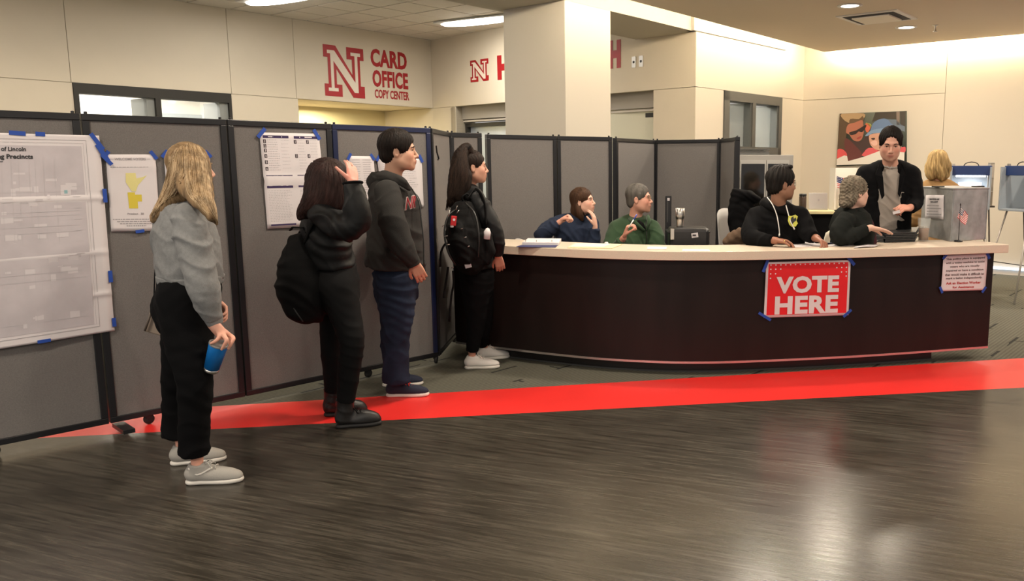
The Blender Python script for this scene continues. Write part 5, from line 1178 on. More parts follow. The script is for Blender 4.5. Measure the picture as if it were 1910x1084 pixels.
MB().tube(ring_(W(874, 356, 6.1), (.1, .05, 1), .068, r4, 1.1), .014, 8, closed=True).build('jacket_collar', M_PUF, jk, True)
s = S(); s.chain(H4, .02, r4)
for lg in (LR, LL): s.chain(lg, .03, sub=4, cut1=True)
s.clip(W(888, 494, 6.1), Z); cloth(s, 'leggings', .0075, M_BLACKCL, p.root, .003, 34, 2)
M_WSN = mat('white_leather', (.74, .70, .66), .45)
shoe(p.root, G(866, 688), G(932, 686), 0, M_WSN, M_SOLE, M_SOLE, sole=.032); shoe(p.root, G(890, 672), G(950, 667), 0, M_WSN, M_SOLE, M_SOLE, sole=.032)
M_BLKH = hair_mat('black_brown_hair', (.014, .008, .006))
hc = W(882, 311, 6.08); L, M, k = p.L, p.M, p.k
s = S(); e = lambda q, r_, kk=.01, op=1: s.ell(L(*q), np.array(r_)*k, M, kk, op)
e((0, -.014, .036), (.083, .102, .090)); e((0, -.050, -.02), (.060, .052, .05), .02)
e((0, .110, -.030), (.080, .075, .088), .012, -1)
for q in (-1, 1): e((q*.095, .030, -.050), (.034, .055, .052), .01, -1); e((q*.088, -.010, -.018), (.020, .022, .030), .006, -1)
s.clip(L(0, 0, -.07), -M[2]); hr = sdf_obj(s, 'hair', .0055, M_BLKH, p.root, 1, hairdisp(hc, Z, 50, .0015, 2))
s = S(); s.chain([(W(880, 286, 6.04), .024), (W(870, 276, 6.02), .036), (W(859, 292, 5.98), .052), (W(857, 320, 5.96), .070), (W(852, 348, 5.95), .066), (W(846, 368, 5.93), .045), (W(841, 384, 5.92), .014)], .02)
s.chain([(W(868, 330, 5.98), .050), (W(866, 352, 5.96), .04), (W(858, 372, 5.93), .02)], .03)
pt = sdf_obj(s, 'ponytail', .006, M_BLKH, p.root, 1, hairdisp(W(856, 320, 5.96), Z, 30, .0018, 5))
r = random.Random(8); rt_ = []
for i in range(260):
    q = r.uniform(-1, 1); j = lambda s_=2: r.uniform(-s_, s_)
    rt_.append([(872+3*q+j(1), 276+j(1)), (861+8*q+j(), 292+j()), (858+16*q+j(), 322+j()), (851+14*q+j(), 350+j()), (841+8*q+j(3), 380+j(8)-6*q)])
locks('hair_locks', rt_, [M_BLKH, hair_mat('black_brown_light', (.026, .015, .010))], pt, .0022)
MB().tube(ring_(W(872, 279, 6.01), nz((-.7, -.2, .6)), .030), .007, 7, closed=True).build('hair_tie', M_BLACKCL, hr, True)
MB().tube(ring_(L(-.074, -.012, -.047), v3(0, 0, 1), .004, N=12), .0012, 5, closed=True).build('earring', M_STEEL, p.root, True)
bp_ = thing('backpack', 'large black hiking backpack with a red tag, worn by the woman with the ponytail', 'backpack', W(866, 450, 5.82))
bk = nz((-.80, -.60, 0)); bs2 = np.cross(bk, Z)      # the pack's outward direction and its width axis
s = S(); s.chain([(W(864, 395, 5.86), .085, 1.35), (W(864, 425, 5.84), .115, 1.35), (W(869, 460, 5.84), .120, 1.38), (W(876, 488, 5.85), .100, 1.42)], .03, bs2)
s.chain([(W(851, 425, 5.74), .060, 1.5), (W(856, 455, 5.73), .070, 1.55), (W(864, 480, 5.74), .060, 1.6)], .012, bs2)
s.chain([(W(905, 440, 5.80), .05), (W(911, 465, 5.80), .05), (W(908, 485, 5.80), .04)], .015)
pk = cloth(s, 'pack_body', .0075, M_BP, bp_, .005, 20, 13)
MB().tube(cat_rom([W(848, 392, 5.78), W(835, 405, 5.72), W(829, 435, 5.68), W(836, 470, 5.68), W(850, 495, 5.72)], 5), .007, 6).tube(cat_rom([W(868, 378, 5.80), W(886, 400, 5.72), W(893, 440, 5.69), W(892, 480, 5.71)], 5), .007, 6).build('piping', mat('black_cord', (.012, .012, .012), .4), pk, True)
MB().tube(cat_rom([W(866, 378, 5.83), W(862, 368, 5.82), W(872, 362, 5.84), W(878, 372, 5.86)], 4), .008, 6).build('grab_handle', M_BP, bp_, True)
for a, b in (((839, 392), (837, 404)), ((853, 384), (850, 392)), ((829, 417), (825, 423)), ((835, 440), (829, 441)), ((870, 442), (864, 444)), ((863, 426), (858, 428)), ((839, 456), (833, 457)), ((876, 459), (871, 461)), ((846, 498), (842, 500)), ((856, 392), (852, 398))):
    MB().tube([W(*a, 5.655), W(*b, 5.655)], .0028, 6).build('zip_pull', M_STEEL, bp_, True)
MB().boxc(W(846, 412, 5.655), (.019, .006, .034), [nz((1, .2, -.1)), nz((-.2, 1, 0)), nz((.15, 0, 1))]).build('red_tag', mat('red_rubber', (.50, .015, .02), .45), bp_, bevel=.004)
MB().lathe([(0, 0), (.009, 0), (.009, .002), (0, .002)], W(847, 410, 5.648), nz((0, -1, 0)), 12).build('tag_dot', M_PAPER, bp_); MB().boxc(W(843, 421, 5.655), (.011, .005, .012), None).build('white_clip', M_PAPER, bp_, bevel=.002)
MB().boxc(W(873, 495, 5.70), (.022, .003, .018), [nz((1, .1, .25)), nz((-.1, 1, 0)), nz((-.25, 0, 1))]).build('grey_patch', M_GREYL, bp_); 
MB().lathe([(0, 0), (.022, 0), (.024, .05), (.012, .075), (0, .08)], W(908, 446, 5.75), nz((.1, 0, 1)), 14).build('bottle_cap', M_PAPER, bp_, True)
for i, pts in enumerate((((833, 452), (826, 462), (822, 475), (821, 498)), ((836, 498), (833, 520), (829, 545), (828, 556)), ((845, 505), (846, 530), (842, 552), (838, 600)))):
    MB().tube(cat_rom([W(x, y, 5.74) for x, y in pts], 4), .0085, 6, v3(0, 1, 0), .25).build('hanging_strap', M_BP, bp_, True)
MB().tube(cat_rom([W(872, 372, 5.83), W(884, 357, 5.90), W(896, 362, 5.88), W(905, 385, 5.83), W(906, 420, 5.80)], 5), .024, 8, f4, .3).build('shoulder_strap', M_BP, bp_, True)
# ================================================================== CHAIRS
def chair(label, P, fwd, shell, frame, hb=.86, seat_z=.46, w=.23, group=None):
    """simple side chair: curved back shell, seat, four legs; P centre of seat on the floor"""
    f = nz(fwd); b = np.cross(f, Z); P = np.array(P)*[1, 1, 0]; t = thing('side_chair', label, 'chair', P, group)
    s = S(); s.box(P+Z*seat_z, (w*.92, .21, .018), [b, f, Z], .016, 0); sdf_obj(s, 'seat', .008, shell, t, 1)
    v = []; fc = []; n = 12; rows = 6
    for side in (0, 1):
        for j in range(rows):
            q = j/(rows-1)
            for i in range(n+1):
                a = (i/n-.5)*2; z = seat_z+.14+(hb-seat_z-.14)*q-(.06*a*a*q); y = -.20-.06*q+.085*a*a+(.010 if side else 0)
                v.append(P+b*a*w*(1-.10*q)+f*y+Z*z)
    K = rows*(n+1)
    for j in range(rows-1):
        for i in range(n): a = j*(n+1)+i; q = (a, a+1, a+n+2, a+n+1); fc.append(q); fc.append(tuple(K+k for k in q[::-1]))
    edge = [j*(n+1) for j in range(rows)]+[(rows-1)*(n+1)+i for i in range(1, n+1)]+[j*(n+1)+n for j in range(rows-2, -1, -1)]+[i for i in range(n-1, 0, -1)]
    for i in range(len(edge)): a, c_ = edge[i], edge[(i+1) % len(edge)]; fc.append((a, c_, c_+K, a+K))
    mkobj('backrest', v, fc, shell, t, True)
    for sx in (-1, 1):
        for sy in (-1, 1): MB().tube([P+b*sx*w*.8+f*sy*.17+Z*(seat_z-.01), P+b*sx*w*.95+f*sy*.22], .011, 8).build('leg', frame, t, True)
        MB().tube([P+b*sx*w*.8-f*.19+Z*(seat_z-.01), P+b*sx*w*.85-f*.225+Z*(seat_z+.25)], .010, 8).build('back_post', frame, t, True)
    return t
chair('white plastic chair turned sideways behind the ring binder', W(1018, 440, 7.02), nz((.8, .5, 0)), M_WHITE, M_STEEL, .905)
chair('black chair under the man in green', v3(.17, 7.02), nz((.3, -1, 0)), mat('black_plastic', (.012, .012, .013), .5), M_STEEL, .80)
chair('grey chair under the man in the black hoodie', v3(1.30, 6.58), nz((.2, -1, 0)), mat('grey_plastic', (.30, .29, .28), .5), M_STEEL, .84)
chair('black chair under the grey-haired woman', v3(1.76, 6.50), nz((.4, -.9, 0)), mat('black_plastic', (.012, .012, .013), .5), M_STEEL, .80)
chair('white chair standing before the back table', W(1514, 420, 8.3), nz((-.8, .3, 0)), mat('cream_plastic', (.72, .68, .56), .5), M_STEEL, .92)
chair('tall grey backed chair with a black coat over it', W(1392, 400, 7.5), nz((.6, -.6, 0)), mat('grey_mesh', (.32, .31, .30), .6), M_STEEL, 1.12, .50)
# ================================================================== PERSON 5: woman in blue
def seated_legs(p, H, k1, k2, m, w, r=.085):
    s = S(); s.chain([(H[0]+Z*.02, .13, 1.35), (H[0]-Z*.05, .12, 1.35)], .03, w)
    for hx, kn, an_ in ((H[1], k1[0], k1[1]), (H[2], k2[0], k2[1])): s.chain([(hx, r), (kn, r*.72), (an_, r*.5)], .02, sub=2, cut1=True)
    s.p = s.p; o = cloth(s, 'trousers', .012, m, p.root, .003, 24, 1)
    for kn, an_ in (k1, k2):
        d = nz((kn-H[0])*[1, 1, 0]); b0 = an_*[1, 1, 0]-d*.06
        q = S(); q.chain([(b0+Z*.05+d*.02, .036), (b0+Z*.04+d*.12, .038), (b0+Z*.03+d*.2, .026)], .01); q.chain([(b0+Z*.05+d*.04, .036), (b0+Z*.10+d*.04, .036)], .01); q.clip(b0, -Z); sdf_obj(q, 'shoe', .010, M_BLACKCL, p.root, 1)
def sitpose(C, fw, dz=0, knee=.42):
    f = nz(fw); b = np.cross(f, Z); C = v3(C[0], C[1]); H = [C+Z*.56, C+b*.10+Z*.53, C-b*.10+Z*.53]
    ks = [(C+b*q*.12+f*knee+Z*.50, C+b*q*.12+f*(knee+.02)+Z*.10) for q in (1, -1)]
    return H, ks[0], ks[1], b
f5 = nz((.5, -.85, 0)); w5 = nz((.9, .3, 0))
p = Person('brown-haired seated woman in a navy fleece touching her chin', v3(-.40, 7.02), 'skin_light2', (.62, .36, .27), .0055)
p.head(W(1087, 375, 6.98), nz((.955, -.25, .10)), k=.93, brow=(.03, .018, .012)).neck(W(1078, 406, 7.02), .046)
T5 = [(W(1077, 413, 7.02), .085, 1.45), (W(1075, 428, 7.01), .115, 1.45), (W(1074, 455, 7.0), .125, 1.35), (W(1073, 490, 7.0), .125, 1.3), (W(1073, 515, 7.0), .13, 1.3)]
b_ = p.b; mirror_torso(b_, T5, w5, .80)
b_.chain([(W(1051, 415, 7.0), .038), (W(1010, 441, 6.80), .033), (W(1045, 413, 6.74), .022)], .01, sub=1)
hand(b_, W(1048, 411, 6.735), nz((.85, -.2, .45)), nz((.35, -.5, -.8)), -1, k=.90, curl=(75, 85, 45), thumb=(.8, .3, .4))
b_.chain([(W(1104, 420, 7.05), .038), (W(1105, 466, 6.86), .033), (W(1110, 425, 6.86), .022)], .01, sub=1)
hand(b_, W(1110.5, 422, 6.86), nz((-.16, .12, 1)), nz((-.9, .35, 0)), 1, k=.88, curl=(18, 22, 12), thumb=(.75, .35, .4), spread=.16); p.done()
M_NF = mat('navy_fleece', (.018, .026, .050), .9, bump=.3, bscale=260, spec=.15)
s = S(); s.chain(T5, .02, w5); s.chain([(W(1076, 419, 7.02), .09, 1.8), (W(1075, 430, 7.02), .10, 1.7)], .05, w5)
s.chain([(W(1051, 415, 7.0), .070), (W(1028, 424, 6.90), .074), (W(1011, 438, 6.80), .066), (W(1026, 427, 6.76), .056), (W(1041, 415, 6.745), .042)], .025, sub=3, cut1=True)
s.chain([(W(1104, 420, 7.05), .066), (W(1106, 445, 6.95), .066), (W(1106, 464, 6.87), .058), (W(1107, 446, 6.87), .052), (W(1110, 426, 6.86), .042)], .025, sub=3, cut1=True)
jk = cloth(s, 'fleece', .0075, M_NF, p.root, .005, 26, 21)
MB().tube(ring_(W(1079, 408, 7.0), nz((.2, -.2, 1)), .062, w5), .014, 8, closed=True).build('collar', M_NF, jk, True)
H_, K1, K2, wb = sitpose((-.40, 7.05), f5); seated_legs(p, H_, K1, K2, M_BLACKCL, wb)
M_BRH = hair_mat('warm_brown_hair', (.045, .022, .012)); hc = W(1087, 375, 6.98); L, M, k = p.L, p.M, p.k
s = S(); e = lambda q, r_, kk=.015, op=1: s.ell(L(*q), np.array(r_)*k, M, kk, op)
e((0, -.016, .034), (.088, .104, .094)); e((0, -.045, -.05), (.085, .062, .10), .03); s.chain([(L(.02, -.06, -.09), .050), (L(.01, -.05, -.14), .045), (L(.0, -.02, -.18), .020)], .03); s.chain([(L(.066, -.030, -.05), .024), (L(.070, -.018, -.11), .028), (L(.062, -.005, -.165), .016)], .02); s.chain([(L(-.065, .02, -.03), .02), (L(-.07, .01, -.10), .028), (L(-.065, .01, -.16), .014)], .02)
e((0, .120, -.040), (.085, .072, .104), .012, -1); e((.100, .052, -.040), (.036, .060, .070), .012, -1); e((.090, .0, -.022), (.022, .024, .028), .006, -1)
hr = sdf_obj(s, 'hair', .0055, M_BRH, p.root, 1, hairdisp(hc, Z, 40, .002, 2))
# ================================================================== PERSON 6: man in green fleece with a pen
w6 = nz((1, -.05, 0))
p = Person('grey-haired seated man in a green fleece and glasses holding up a pen', v3(.16, 7.0), 'skin_ruddy', (.58, .30, .22), .0055)
p.head(W(1192, 370, 6.95), nz((.975, -.20, .03)), k=.99, male=True, brow=(.10, .08, .06)).neck(W(1184, 410, 6.99), .054)
T6 = [(W(1184, 417, 7.0), .085, 1.7), (W(1184, 432, 6.99), .125, 1.55), (W(1183, 465, 6.96), .145, 1.35), (W(1182, 500, 6.95), .145, 1.3), (W(1182, 522, 6.98), .14, 1.3)]
b_ = p.b; mirror_torso(b_, T6, w6, .82)
b_.chain([(W(1150, 430, 6.98), .044), (W(1141, 478, 6.80), .036), (W(1163, 444, 6.62), .025)], .01, sub=1)
hand(b_, W(1165, 440, 6.61), nz((.30, -.15, .95)), nz((.85, -.1, -.25)), -1, k=.98, curl=(55, 60, 30), thumb=(.75, .25, .6))
b_.chain([(W(1219, 432, 6.98), .044), (W(1228, 485, 6.84), .036), (W(1200, 500, 6.62), .025)], .01, sub=1); hand(b_, W(1197, 502, 6.60), nz((-.8, -.4, 0)), -Z, 1, k=.95); p.done()
M_GF = mat('forest_green_fleece', (.030, .058, .030), .95, bump=.4, bscale=220, spec=.15, sheen=.1)
s = S(); s.chain(T6, .02, w6); s.chain([(W(1184, 425, 7.0), .095, 2.0), (W(1184, 440, 6.99), .105, 1.9)], .05, w6)
s.chain([(W(1150, 430, 6.98), .076), (W(1142, 455, 6.90), .076), (W(1141, 474, 6.80), .068), (W(1152, 462, 6.70), .058), (W(1161, 448, 6.63), .045)], .03, sub=3, cut1=True)
s.chain([(W(1219, 432, 6.98), .076), (W(1227, 460, 6.90), .076), (W(1228, 482, 6.84), .066), (W(1203, 498, 6.64), .045)], .03, sub=3)
jk = cloth(s, 'fleece', .0075, M_GF, p.root, .005, 24, 31)
MB().tube(ring_(W(1186, 412, 6.98), nz((.15, -.3, 1)), .070, w6)[:], .020, 8, closed=True).build('collar', M_GF, jk, True)
MB().tube([W(1205, 413, 6.87), W(1206, 435, 6.83), W(1207, 460, 6.80)], .0035, 6).build('zipper', mat('dark_zipper', (.02, .02, .02), .4), jk, True)
MB().tube([W(1190, 414, 6.905), W(1197, 420, 6.87), W(1204, 429, 6.85)], [.020, .024, .008], 10).build('black_undershirt', M_BLACKCL, jk, True)
for q, xs in ((0, ((1174, 408, 6.93), (1186, 417, 6.865), (1202, 430, 6.825))), (1, ((1208, 404, 6.90), (1211, 414, 6.85), (1206, 430, 6.825)))): MB().tube([W(*x) for x in xs], [.018, .017, .008], 8, v3(0, 0, 1), 1.3).build('collar_flap', M_GF, jk, True)
H_, K1, K2, wb = sitpose((.17, 7.03), (.15, -1, 0)); seated_legs(p, H_, K1, K2, mat('khaki_trousers', (.16, .13, .09), .9), wb)
short_hair(None, p.L, p.M, p.k, p.root, hair_mat('grey_brown_hair', (.085, .078, .070)), .002, .010, n=44, recede=.0, h=.0055)
def glasses(p, m, r=.019):
    L = p.L; gl = MB()
    for q in (-1, 1):
        gl.tube([L(q*.033+r*1.15*math.cos(t*math.pi/8), .098-abs(math.cos(t*math.pi/8)*q+0)*.0-.010*max(0, q*math.cos(t*math.pi/8)), -.003+r*.85*math.sin(t*math.pi/8)) for t in range(16)], .0016, 5, closed=True)
        gl.tube([L(q*.055, .086, .002), L(q*.073, .055, .004), L(q*.077, .0, .002), L(q*.078, -.015, -.012)], .0014, 5)
    gl.tube([L(-.012, .100, .0), L(0, .103, .003), L(.012, .100, .0)], .0014, 5); gl.build('glasses', m, p.root, True)
glasses(p, mat('gold_wire', (.45, .35, .22), .3, metal=.8))
pn = thing('pen', 'blue and white pen held up by the man in green', 'pen', W(1181, 412, 6.53)); a, c_ = W(1172.5, 425, 6.53), W(1188, 400, 6.55)
MB().tube([a, a+(c_-a)*.6], .005, 8).build('barrel', M_WHITE, pn, True); MB().tube([a+(c_-a)*.6, c_], .0055, 8).build('cap', mat('blue_pen', (.03, .05, .35), .3), pn, True)
# ================================================================== PERSON 7: man in black hoodie at the counter
w7 = nz((1, -.12, 0))
p = Person('dark-haired seated man in a black zip hoodie with white drawstrings, both hands on the worktop', v3(1.28, 6.5), 'skin_brown', (.30, .15, .095), .0055)
p.head(W(1458, 342, 6.38), nz((.95, .30, -.02)), k=1.04, male=True, brow=(.01, .008, .006), iris=(.02, .012, .01)).neck(W(1450, 388, 6.42), .058)
T7 = [(W(1450, 397, 6.43), .09, 1.75), (W(1451, 413, 6.42), .130, 1.58), (W(1453, 445, 6.42), .145, 1.40), (W(1455, 480, 6.44), .150, 1.35), (W(1456, 520, 6.48), .15, 1.3)]
b_ = p.b; mirror_torso(b_, T7, w7, .82)
wr7, wl7 = W(1447, 449, 6.10), W(1524, 445, 6.14)
b_.chain([(W(1411, 408, 6.44), .046), (W(1402, 446, 6.26), .040), (wr7, .028)], .01, sub=1)
hand(b_, wr7, nz((.97, -.20, -.10)), nz((-.1, -.35, -.9)), -1, k=1.0, curl=(28, 32, 20), thumb=(.75, .45, .2))
b_.chain([(W(1492, 405, 6.36), .046), (W(1507, 438, 6.24), .040), (wl7, .028)], .01, sub=1)
hand(b_, wl7, nz((.35, -.70, -.25)), nz((-.2, -.35, -.95)), 1, k=1.0, curl=(40, 45, 25), thumb=(.6, .55, .3)); p.done()
MB().tube(ring_(W(1463, 450, 6.03), nz((.95, -.2, -.3)), .0095, N=12), .0022, 5, closed=True).build('gold_ring', mat('gold', (.8, .55, .2), .25, metal=1), p.root, True)
M_BH = mat('black_jersey_hoodie', (.0045, .0045, .0052), .92, bump=.3, bscale=260, spec=.1)
s = S(); s.chain(T7, .02, w7); s.chain([(W(1450, 404, 6.43), .10, 2.1), (W(1450, 418, 6.42), .11, 2.0)], .05, w7)
s.chain([(W(1411, 408, 6.44), .082), (W(1402, 428, 6.36), .084), (W(1402, 443, 6.27), .072), (W(1422, 447, 6.18), .058), (W(1441, 449, 6.11), .044)], .03, sub=3, cut1=True)
s.chain([(W(1492, 405, 6.36), .082), (W(1502, 424, 6.28), .078), (W(1509, 437, 6.22), .066), (W(1519, 443, 6.16), .045)], .03, sub=3, cut1=True)
jk = cloth(s, 'hoodie', .0075, M_BH, p.root, .0055, 22, 41)
s = S(); s.chain([(W(1470, 398, 6.31), .022), (W(1450, 392, 6.30), .026), (W(1432, 383, 6.38), .036), (W(1428, 378, 6.50), .045), (W(1445, 376, 6.58), .04), (W(1468, 382, 6.52), .03), (W(1478, 392, 6.42), .022)], .02); cloth(s, 'hood', .007, M_BH, jk, .003, 30, 2)
M_CORD = mat('white_cord', (.75, .72, .68), .7)
MB().tube(cat_rom([W(1431, 368, 6.34), W(1441, 382, 6.27), W(1449, 402, 6.245), W(1453, 425, 6.22), W(1454, 437, 6.22)], 4), .0040, 6).build('drawstring', M_CORD, jk, True)
MB().tube(cat_rom([W(1466, 383, 6.27), W(1470, 398, 6.235), W(1474, 412, 6.215), W(1480, 424, 6.205)], 4), .0040, 6).build('drawstring', M_CORD, jk, True)
MB().tube([W(1454, 436, 6.22), W(1453, 441, 6.22)], .006, 6).tube([W(1480, 424, 6.205), W(1482, 428, 6.205)], .006, 6).build('cord_end', M_CORD, jk, True)
c7 = W(1478, 412, 6.235); M3 = [nz((1, .28, .1)), nz((.0, .1, 1)), nz((.25, -1, .05))]
def blob(name, c, pts, m, par, n_, sc): P = [c+M3[0]*x*sc+M3[1]*y*sc for x, y in pts]; P = P if np.cross(P[1]-P[0], P[2]-P[0])@n_ > 0 else P[::-1]; MB().prism(P, n_*.003).build(name, m, par)
MYE = mat('yellow_green_print', (.60, .60, .10), .7)
blob('yellow_print', c7+M3[2]*.012, [(-.8, .9), (-.9, .1), (-.6, -.6), (-.1, -1), (.5, -.95), (.85, -.5), (.6, 0), (.85, .6), (.4, .95), (-.2, .8)], MYE, jk, M3[2], .047)
blob('dark_figure_print', c7+M3[2]*.0155, [(-.35, .55), (-.45, -.2), (-.2, -.55), (.15, -.2), (.55, .05), (.45, .5), (.1, .3), (0, .75)], M_INK, jk, M3[2], .047)
H_, K1, K2, wb = sitpose((1.30, 6.66), (-.3, -1, 0), knee=.30); seated_legs(p, H_, K1, K2, M_BLACKCL, wb)
short_hair(None, p.L, p.M, p.k, p.root, hair_mat('black_wavy_hair', (.010, .008, .007)), .0045, .017, n=20, h=.0055)
s = S(); [s.ell(p.L(q*.018, .055-abs(q)*.006, .122), (.024, .024, .018), None, .01) for q in (-2, -1, 0, 1, 2)]; sdf_obj(s, 'hair_front', .006, hair_mat('black_wavy_hair', (.010, .008, .007)), p.root, 1)
glasses(p, M_BLACK)
# ================================================================== PERSON 8: grey-haired woman resting a hand on the folders
f8 = nz((.90, .30, 0)); w8 = nz((.45, -.9, 0))
p = Person('seated older woman with short curly grey hair and a dark cardigan, hand on the folders', v3(1.74, 6.45), 'skin_pale', (.66, .40, .31), .0055)
p.head(W(1596, 358, 6.36), nz((.93, .34, .0)), k=.98, brow=(.2, .17, .14)).neck(W(1591, 396, 6.40), .050)
T8 = [(W(1588, 403, 6.41), .09, 1.5), (W(1588, 420, 6.40), .130, 1.4), (W(1589, 450, 6.40), .150, 1.25), (W(1589, 485, 6.42), .155, 1.2), (W(1589, 520, 6.45), .155, 1.2)]
b_ = p.b; mirror_torso(b_, T8, w8, .82); wr8 = W(1624, 425, 6.16)
b_.chain([(W(1577, 415, 6.24), .042), (W(1566, 444, 6.16), .037), (wr8, .025)], .01, sub=1)
hand(b_, wr8, nz((.97, .05, -.17)), nz((-.15, -.15, -1)), 1, k=.98, curl=(6, 8, 8), thumb=(.85, .4, .1), spread=.05)
b_.chain([(W(1600, 412, 6.58), .042), (W(1618, 462, 6.66), .037), (W(1600, 475, 6.50), .025)], .02, sub=2); hand(b_, W(1600, 475, 6.50), nz((-.9, -.4, 0)), -Z, -1, k=.9); p.done()
M_CD = mat('charcoal_cardigan', (.013, .0145, .0135), .95, bump=.4, bscale=180, spec=.1)
s = S(); s.chain(T8, .02, w8); s.chain([(W(1588, 411, 6.41), .10, 1.7), (W(1588, 426, 6.40), .115, 1.6)], .05, w8)
s.chain([(W(1577, 415, 6.24), .080), (W(1566, 432, 6.18), .078), (W(1569, 444, 6.16), .066), (W(1594, 438, 6.15), .058), (W(1618, 427, 6.16), .042)], .03, sub=3, cut1=True)
s.chain([(W(1600, 412, 6.58), .078), (W(1618, 462, 6.66), .066), (W(1602, 474, 6.51), .045)], .03, sub=3)
jk = cloth(s, 'cardigan', .0075, M_CD, p.root, .005, 24, 51)
MB().tube(cat_rom([W(1602, 392, 6.30), W(1612, 405, 6.27), W(1620, 425, 6.28), W(1624, 445, 6.30)], 4), .018, 8).build('cardigan_edge', M_CD, jk, True)
s = S(); s.chain([(W(1606, 400, 6.36), .04), (W(1613, 420, 6.35), .07), (W(1616, 450, 6.36), .08)], .03); cloth(s, 'maroon_top', .009, mat('maroon_knit', (.045, .012, .018), .9, spec=.15), p.root, .002)
H_, K1, K2, wb = sitpose((1.76, 6.55), (.95, .15, 0), knee=.36); seated_legs(p, H_, K1, K2, M_BLACKCL, wb)
s = S(); L, M, k = p.L, p.M, p.k; e = lambda q, r_, kk=.01, op=1: s.ell(L(*q), np.array(r_)*k, M, kk, op)
e((0, -.022, .034), (.094, .108, .095)); e((0, -.065, -.04), (.085, .062, .075), .02); e((0, -.09, -.09), (.06, .045, .035), .02)
e((0, .122, -.045), (.066, .072, .102), .012, -1)
for q in (-1, 1): e((q*.105, .055, -.065), (.030, .052, .055), .01, -1)
MGH = hair_mat('ash_grey_hair', (.17, .140, .105), .8)
def curls(P): return .0042*np.sin(150*P[:, 0]+4*np.sin(60*P[:, 2]))*np.sin(130*P[:, 2]+3*np.sin(70*P[:, 1]))+.004*np.sin(260*P[:, 0]+90*P[:, 1])*np.sin(230*P[:, 2])
sdf_obj(s, 'hair', .0055, MGH, p.root, 1, curls)
# ================================================================== PERSON 9: standing man in dark jacket
w9 = nz((1, -.18, 0)); f9 = nz((-.18, -1, 0))
p = Person('standing dark-haired man in a black blazer over a grey sweater, looking down at a slip', v3(2.20, 6.9), 'skin_light3', (.56, .30, .22), .0055)
p.head(W(1661, 268, 6.74), nz((-.22, -.93, -.30)), nz((-.05, -.28, 1)), k=1.06, male=True, brow=(.012, .008, .006)).neck(W(1661, 312, 6.84), .060)
T9 = [(W(1661, 318, 6.86), .085, 1.9), (W(1660, 335, 6.86), .118, 1.75), (W(1658, 370, 6.85), .128, 1.42), (W(1656, 405, 6.86), .128, 1.32), (W(1655, 440, 6.87), .135, 1.32), (W(1655, 470, 6.88), .14, 1.32)]
b_ = p.b; mirror_torso(b_, T9, w9, .80)
b_.chain([(W(1614, 325, 6.90), .046), (W(1604, 385, 6.88), .038), (W(1608, 440, 6.75), .027)], .02, sub=2); hand(b_, W(1608, 440, 6.75), nz((.1, -.1, -1)), nz((.9, 0, 0)), -1)
wr9 = W(1697, 388, 6.60); b_.chain([(W(1700, 325, 6.80), .046), (W(1708, 378, 6.76), .038), (wr9, .027)], .01, sub=1)
hand(b_, wr9, nz((-.85, -.45, .05)), nz((-.25, .45, -.75)), -1, k=1.0, curl=(50, 60, 30), thumb=(.8, .25, .35), tcurl=8); p.done()
s = S(); s.chain(T9, .02, w9); s.clip(W(1655, 448, 6.87), -Z); M_GSW = mat('oatmeal_sweater', (.30, .265, .235), .95, bump=.4, bscale=300, spec=.12)
cloth(s, 'sweater', .0075, M_GSW, p.root, .004, 30, 61); MB().tube(ring_(W(1661, 307, 6.83), nz((0, -.45, 1)), .066, w9), .009, 7, closed=True).build('crew_collar', M_GSW, p.root, True)
MB().tube([W(1655, 309, 6.745), W(1659.5, 316, 6.73), W(1664, 309, 6.745)], .0025, 5).build('collar_notch', M_GREY, p.root, True)
s = S(); s.chain([(q[0]+v3(.0, .015, 0), q[1]*1.12, q[2]*1.02) for q in T9]+[(W(1655, 500, 6.9), .15, 1.35)], .02, w9); s.chain([(W(1661, 325, 6.87), .10, 2.35), (W(1660, 340, 6.87), .11, 2.25)], .04, w9)
s.chain([(W(1662, 296, 6.63), .150), (W(1663, 325, 6.62), .158), (W(1662, 380, 6.61), .158), (W(1659, 440, 6.60), .165), (W(1655, 530, 6.58), .17)], .004, sub=2, op=-1)
s.ell(W(1662, 313, 6.75), (.062, .06, .055), None, .004, -1)
s.chain([(W(1614, 325, 6.90), .074), (W(1605, 355, 6.89), .074), (W(1603, 385, 6.88), .066), (W(1607, 432, 6.78), .052)], .03, sub=3)
s.chain([(W(1700, 325, 6.80), .074), (W(1706, 352, 6.77), .070), (W(1709, 376, 6.74), .062), (W(1702, 386, 6.66), .052), (W(1699, 388, 6.62), .046)], .02, sub=3, cut1=True)
s.clip(W(1655, 495, 6.87), -Z); M_BZ = mat('black_blazer', (.0042, .0042, .005), .85, bump=.2, bscale=260, spec=.1)
jk = cloth(s, 'blazer', .0075, M_BZ, p.root, .003, 20, 71)
for q, pts in ((-1, ((1641, 304), (1633, 326), (1645, 372), (1650, 365), (1647, 330))), (1, ((1682, 303), (1691, 324), (1679, 368), (1675, 362), (1678, 330)))):
    P = [W(x, y, 6.70 if i not in (0,) else 6.78) for i, (x, y) in enumerate(pts)]; nn = v3(0, -1, 0)
    if sum(np.cross(P[i]-P[0], P[i+1]-P[0])@nn for i in range(1, 4)) < 0: P = P[::-1]
    MB().prism(P, nn*.008).build('lapel', M_BZ, jk, bevel=.002)
s = S(); s.chain([(W(1655, 450, 6.88), .135, 1.3), (W(1655, 485, 6.9), .13, 1.3)], .02, w9)
for q in (-1, 1): a = v3(2.19+q*.10, 6.9); s.chain([(a+Z*.85, .10), (a+Z*.48, .075), (a+Z*.10, .065)], .02, sub=2, cut1=True)
cloth(s, 'trousers', .012, M_BLACKCL, p.root, .003)
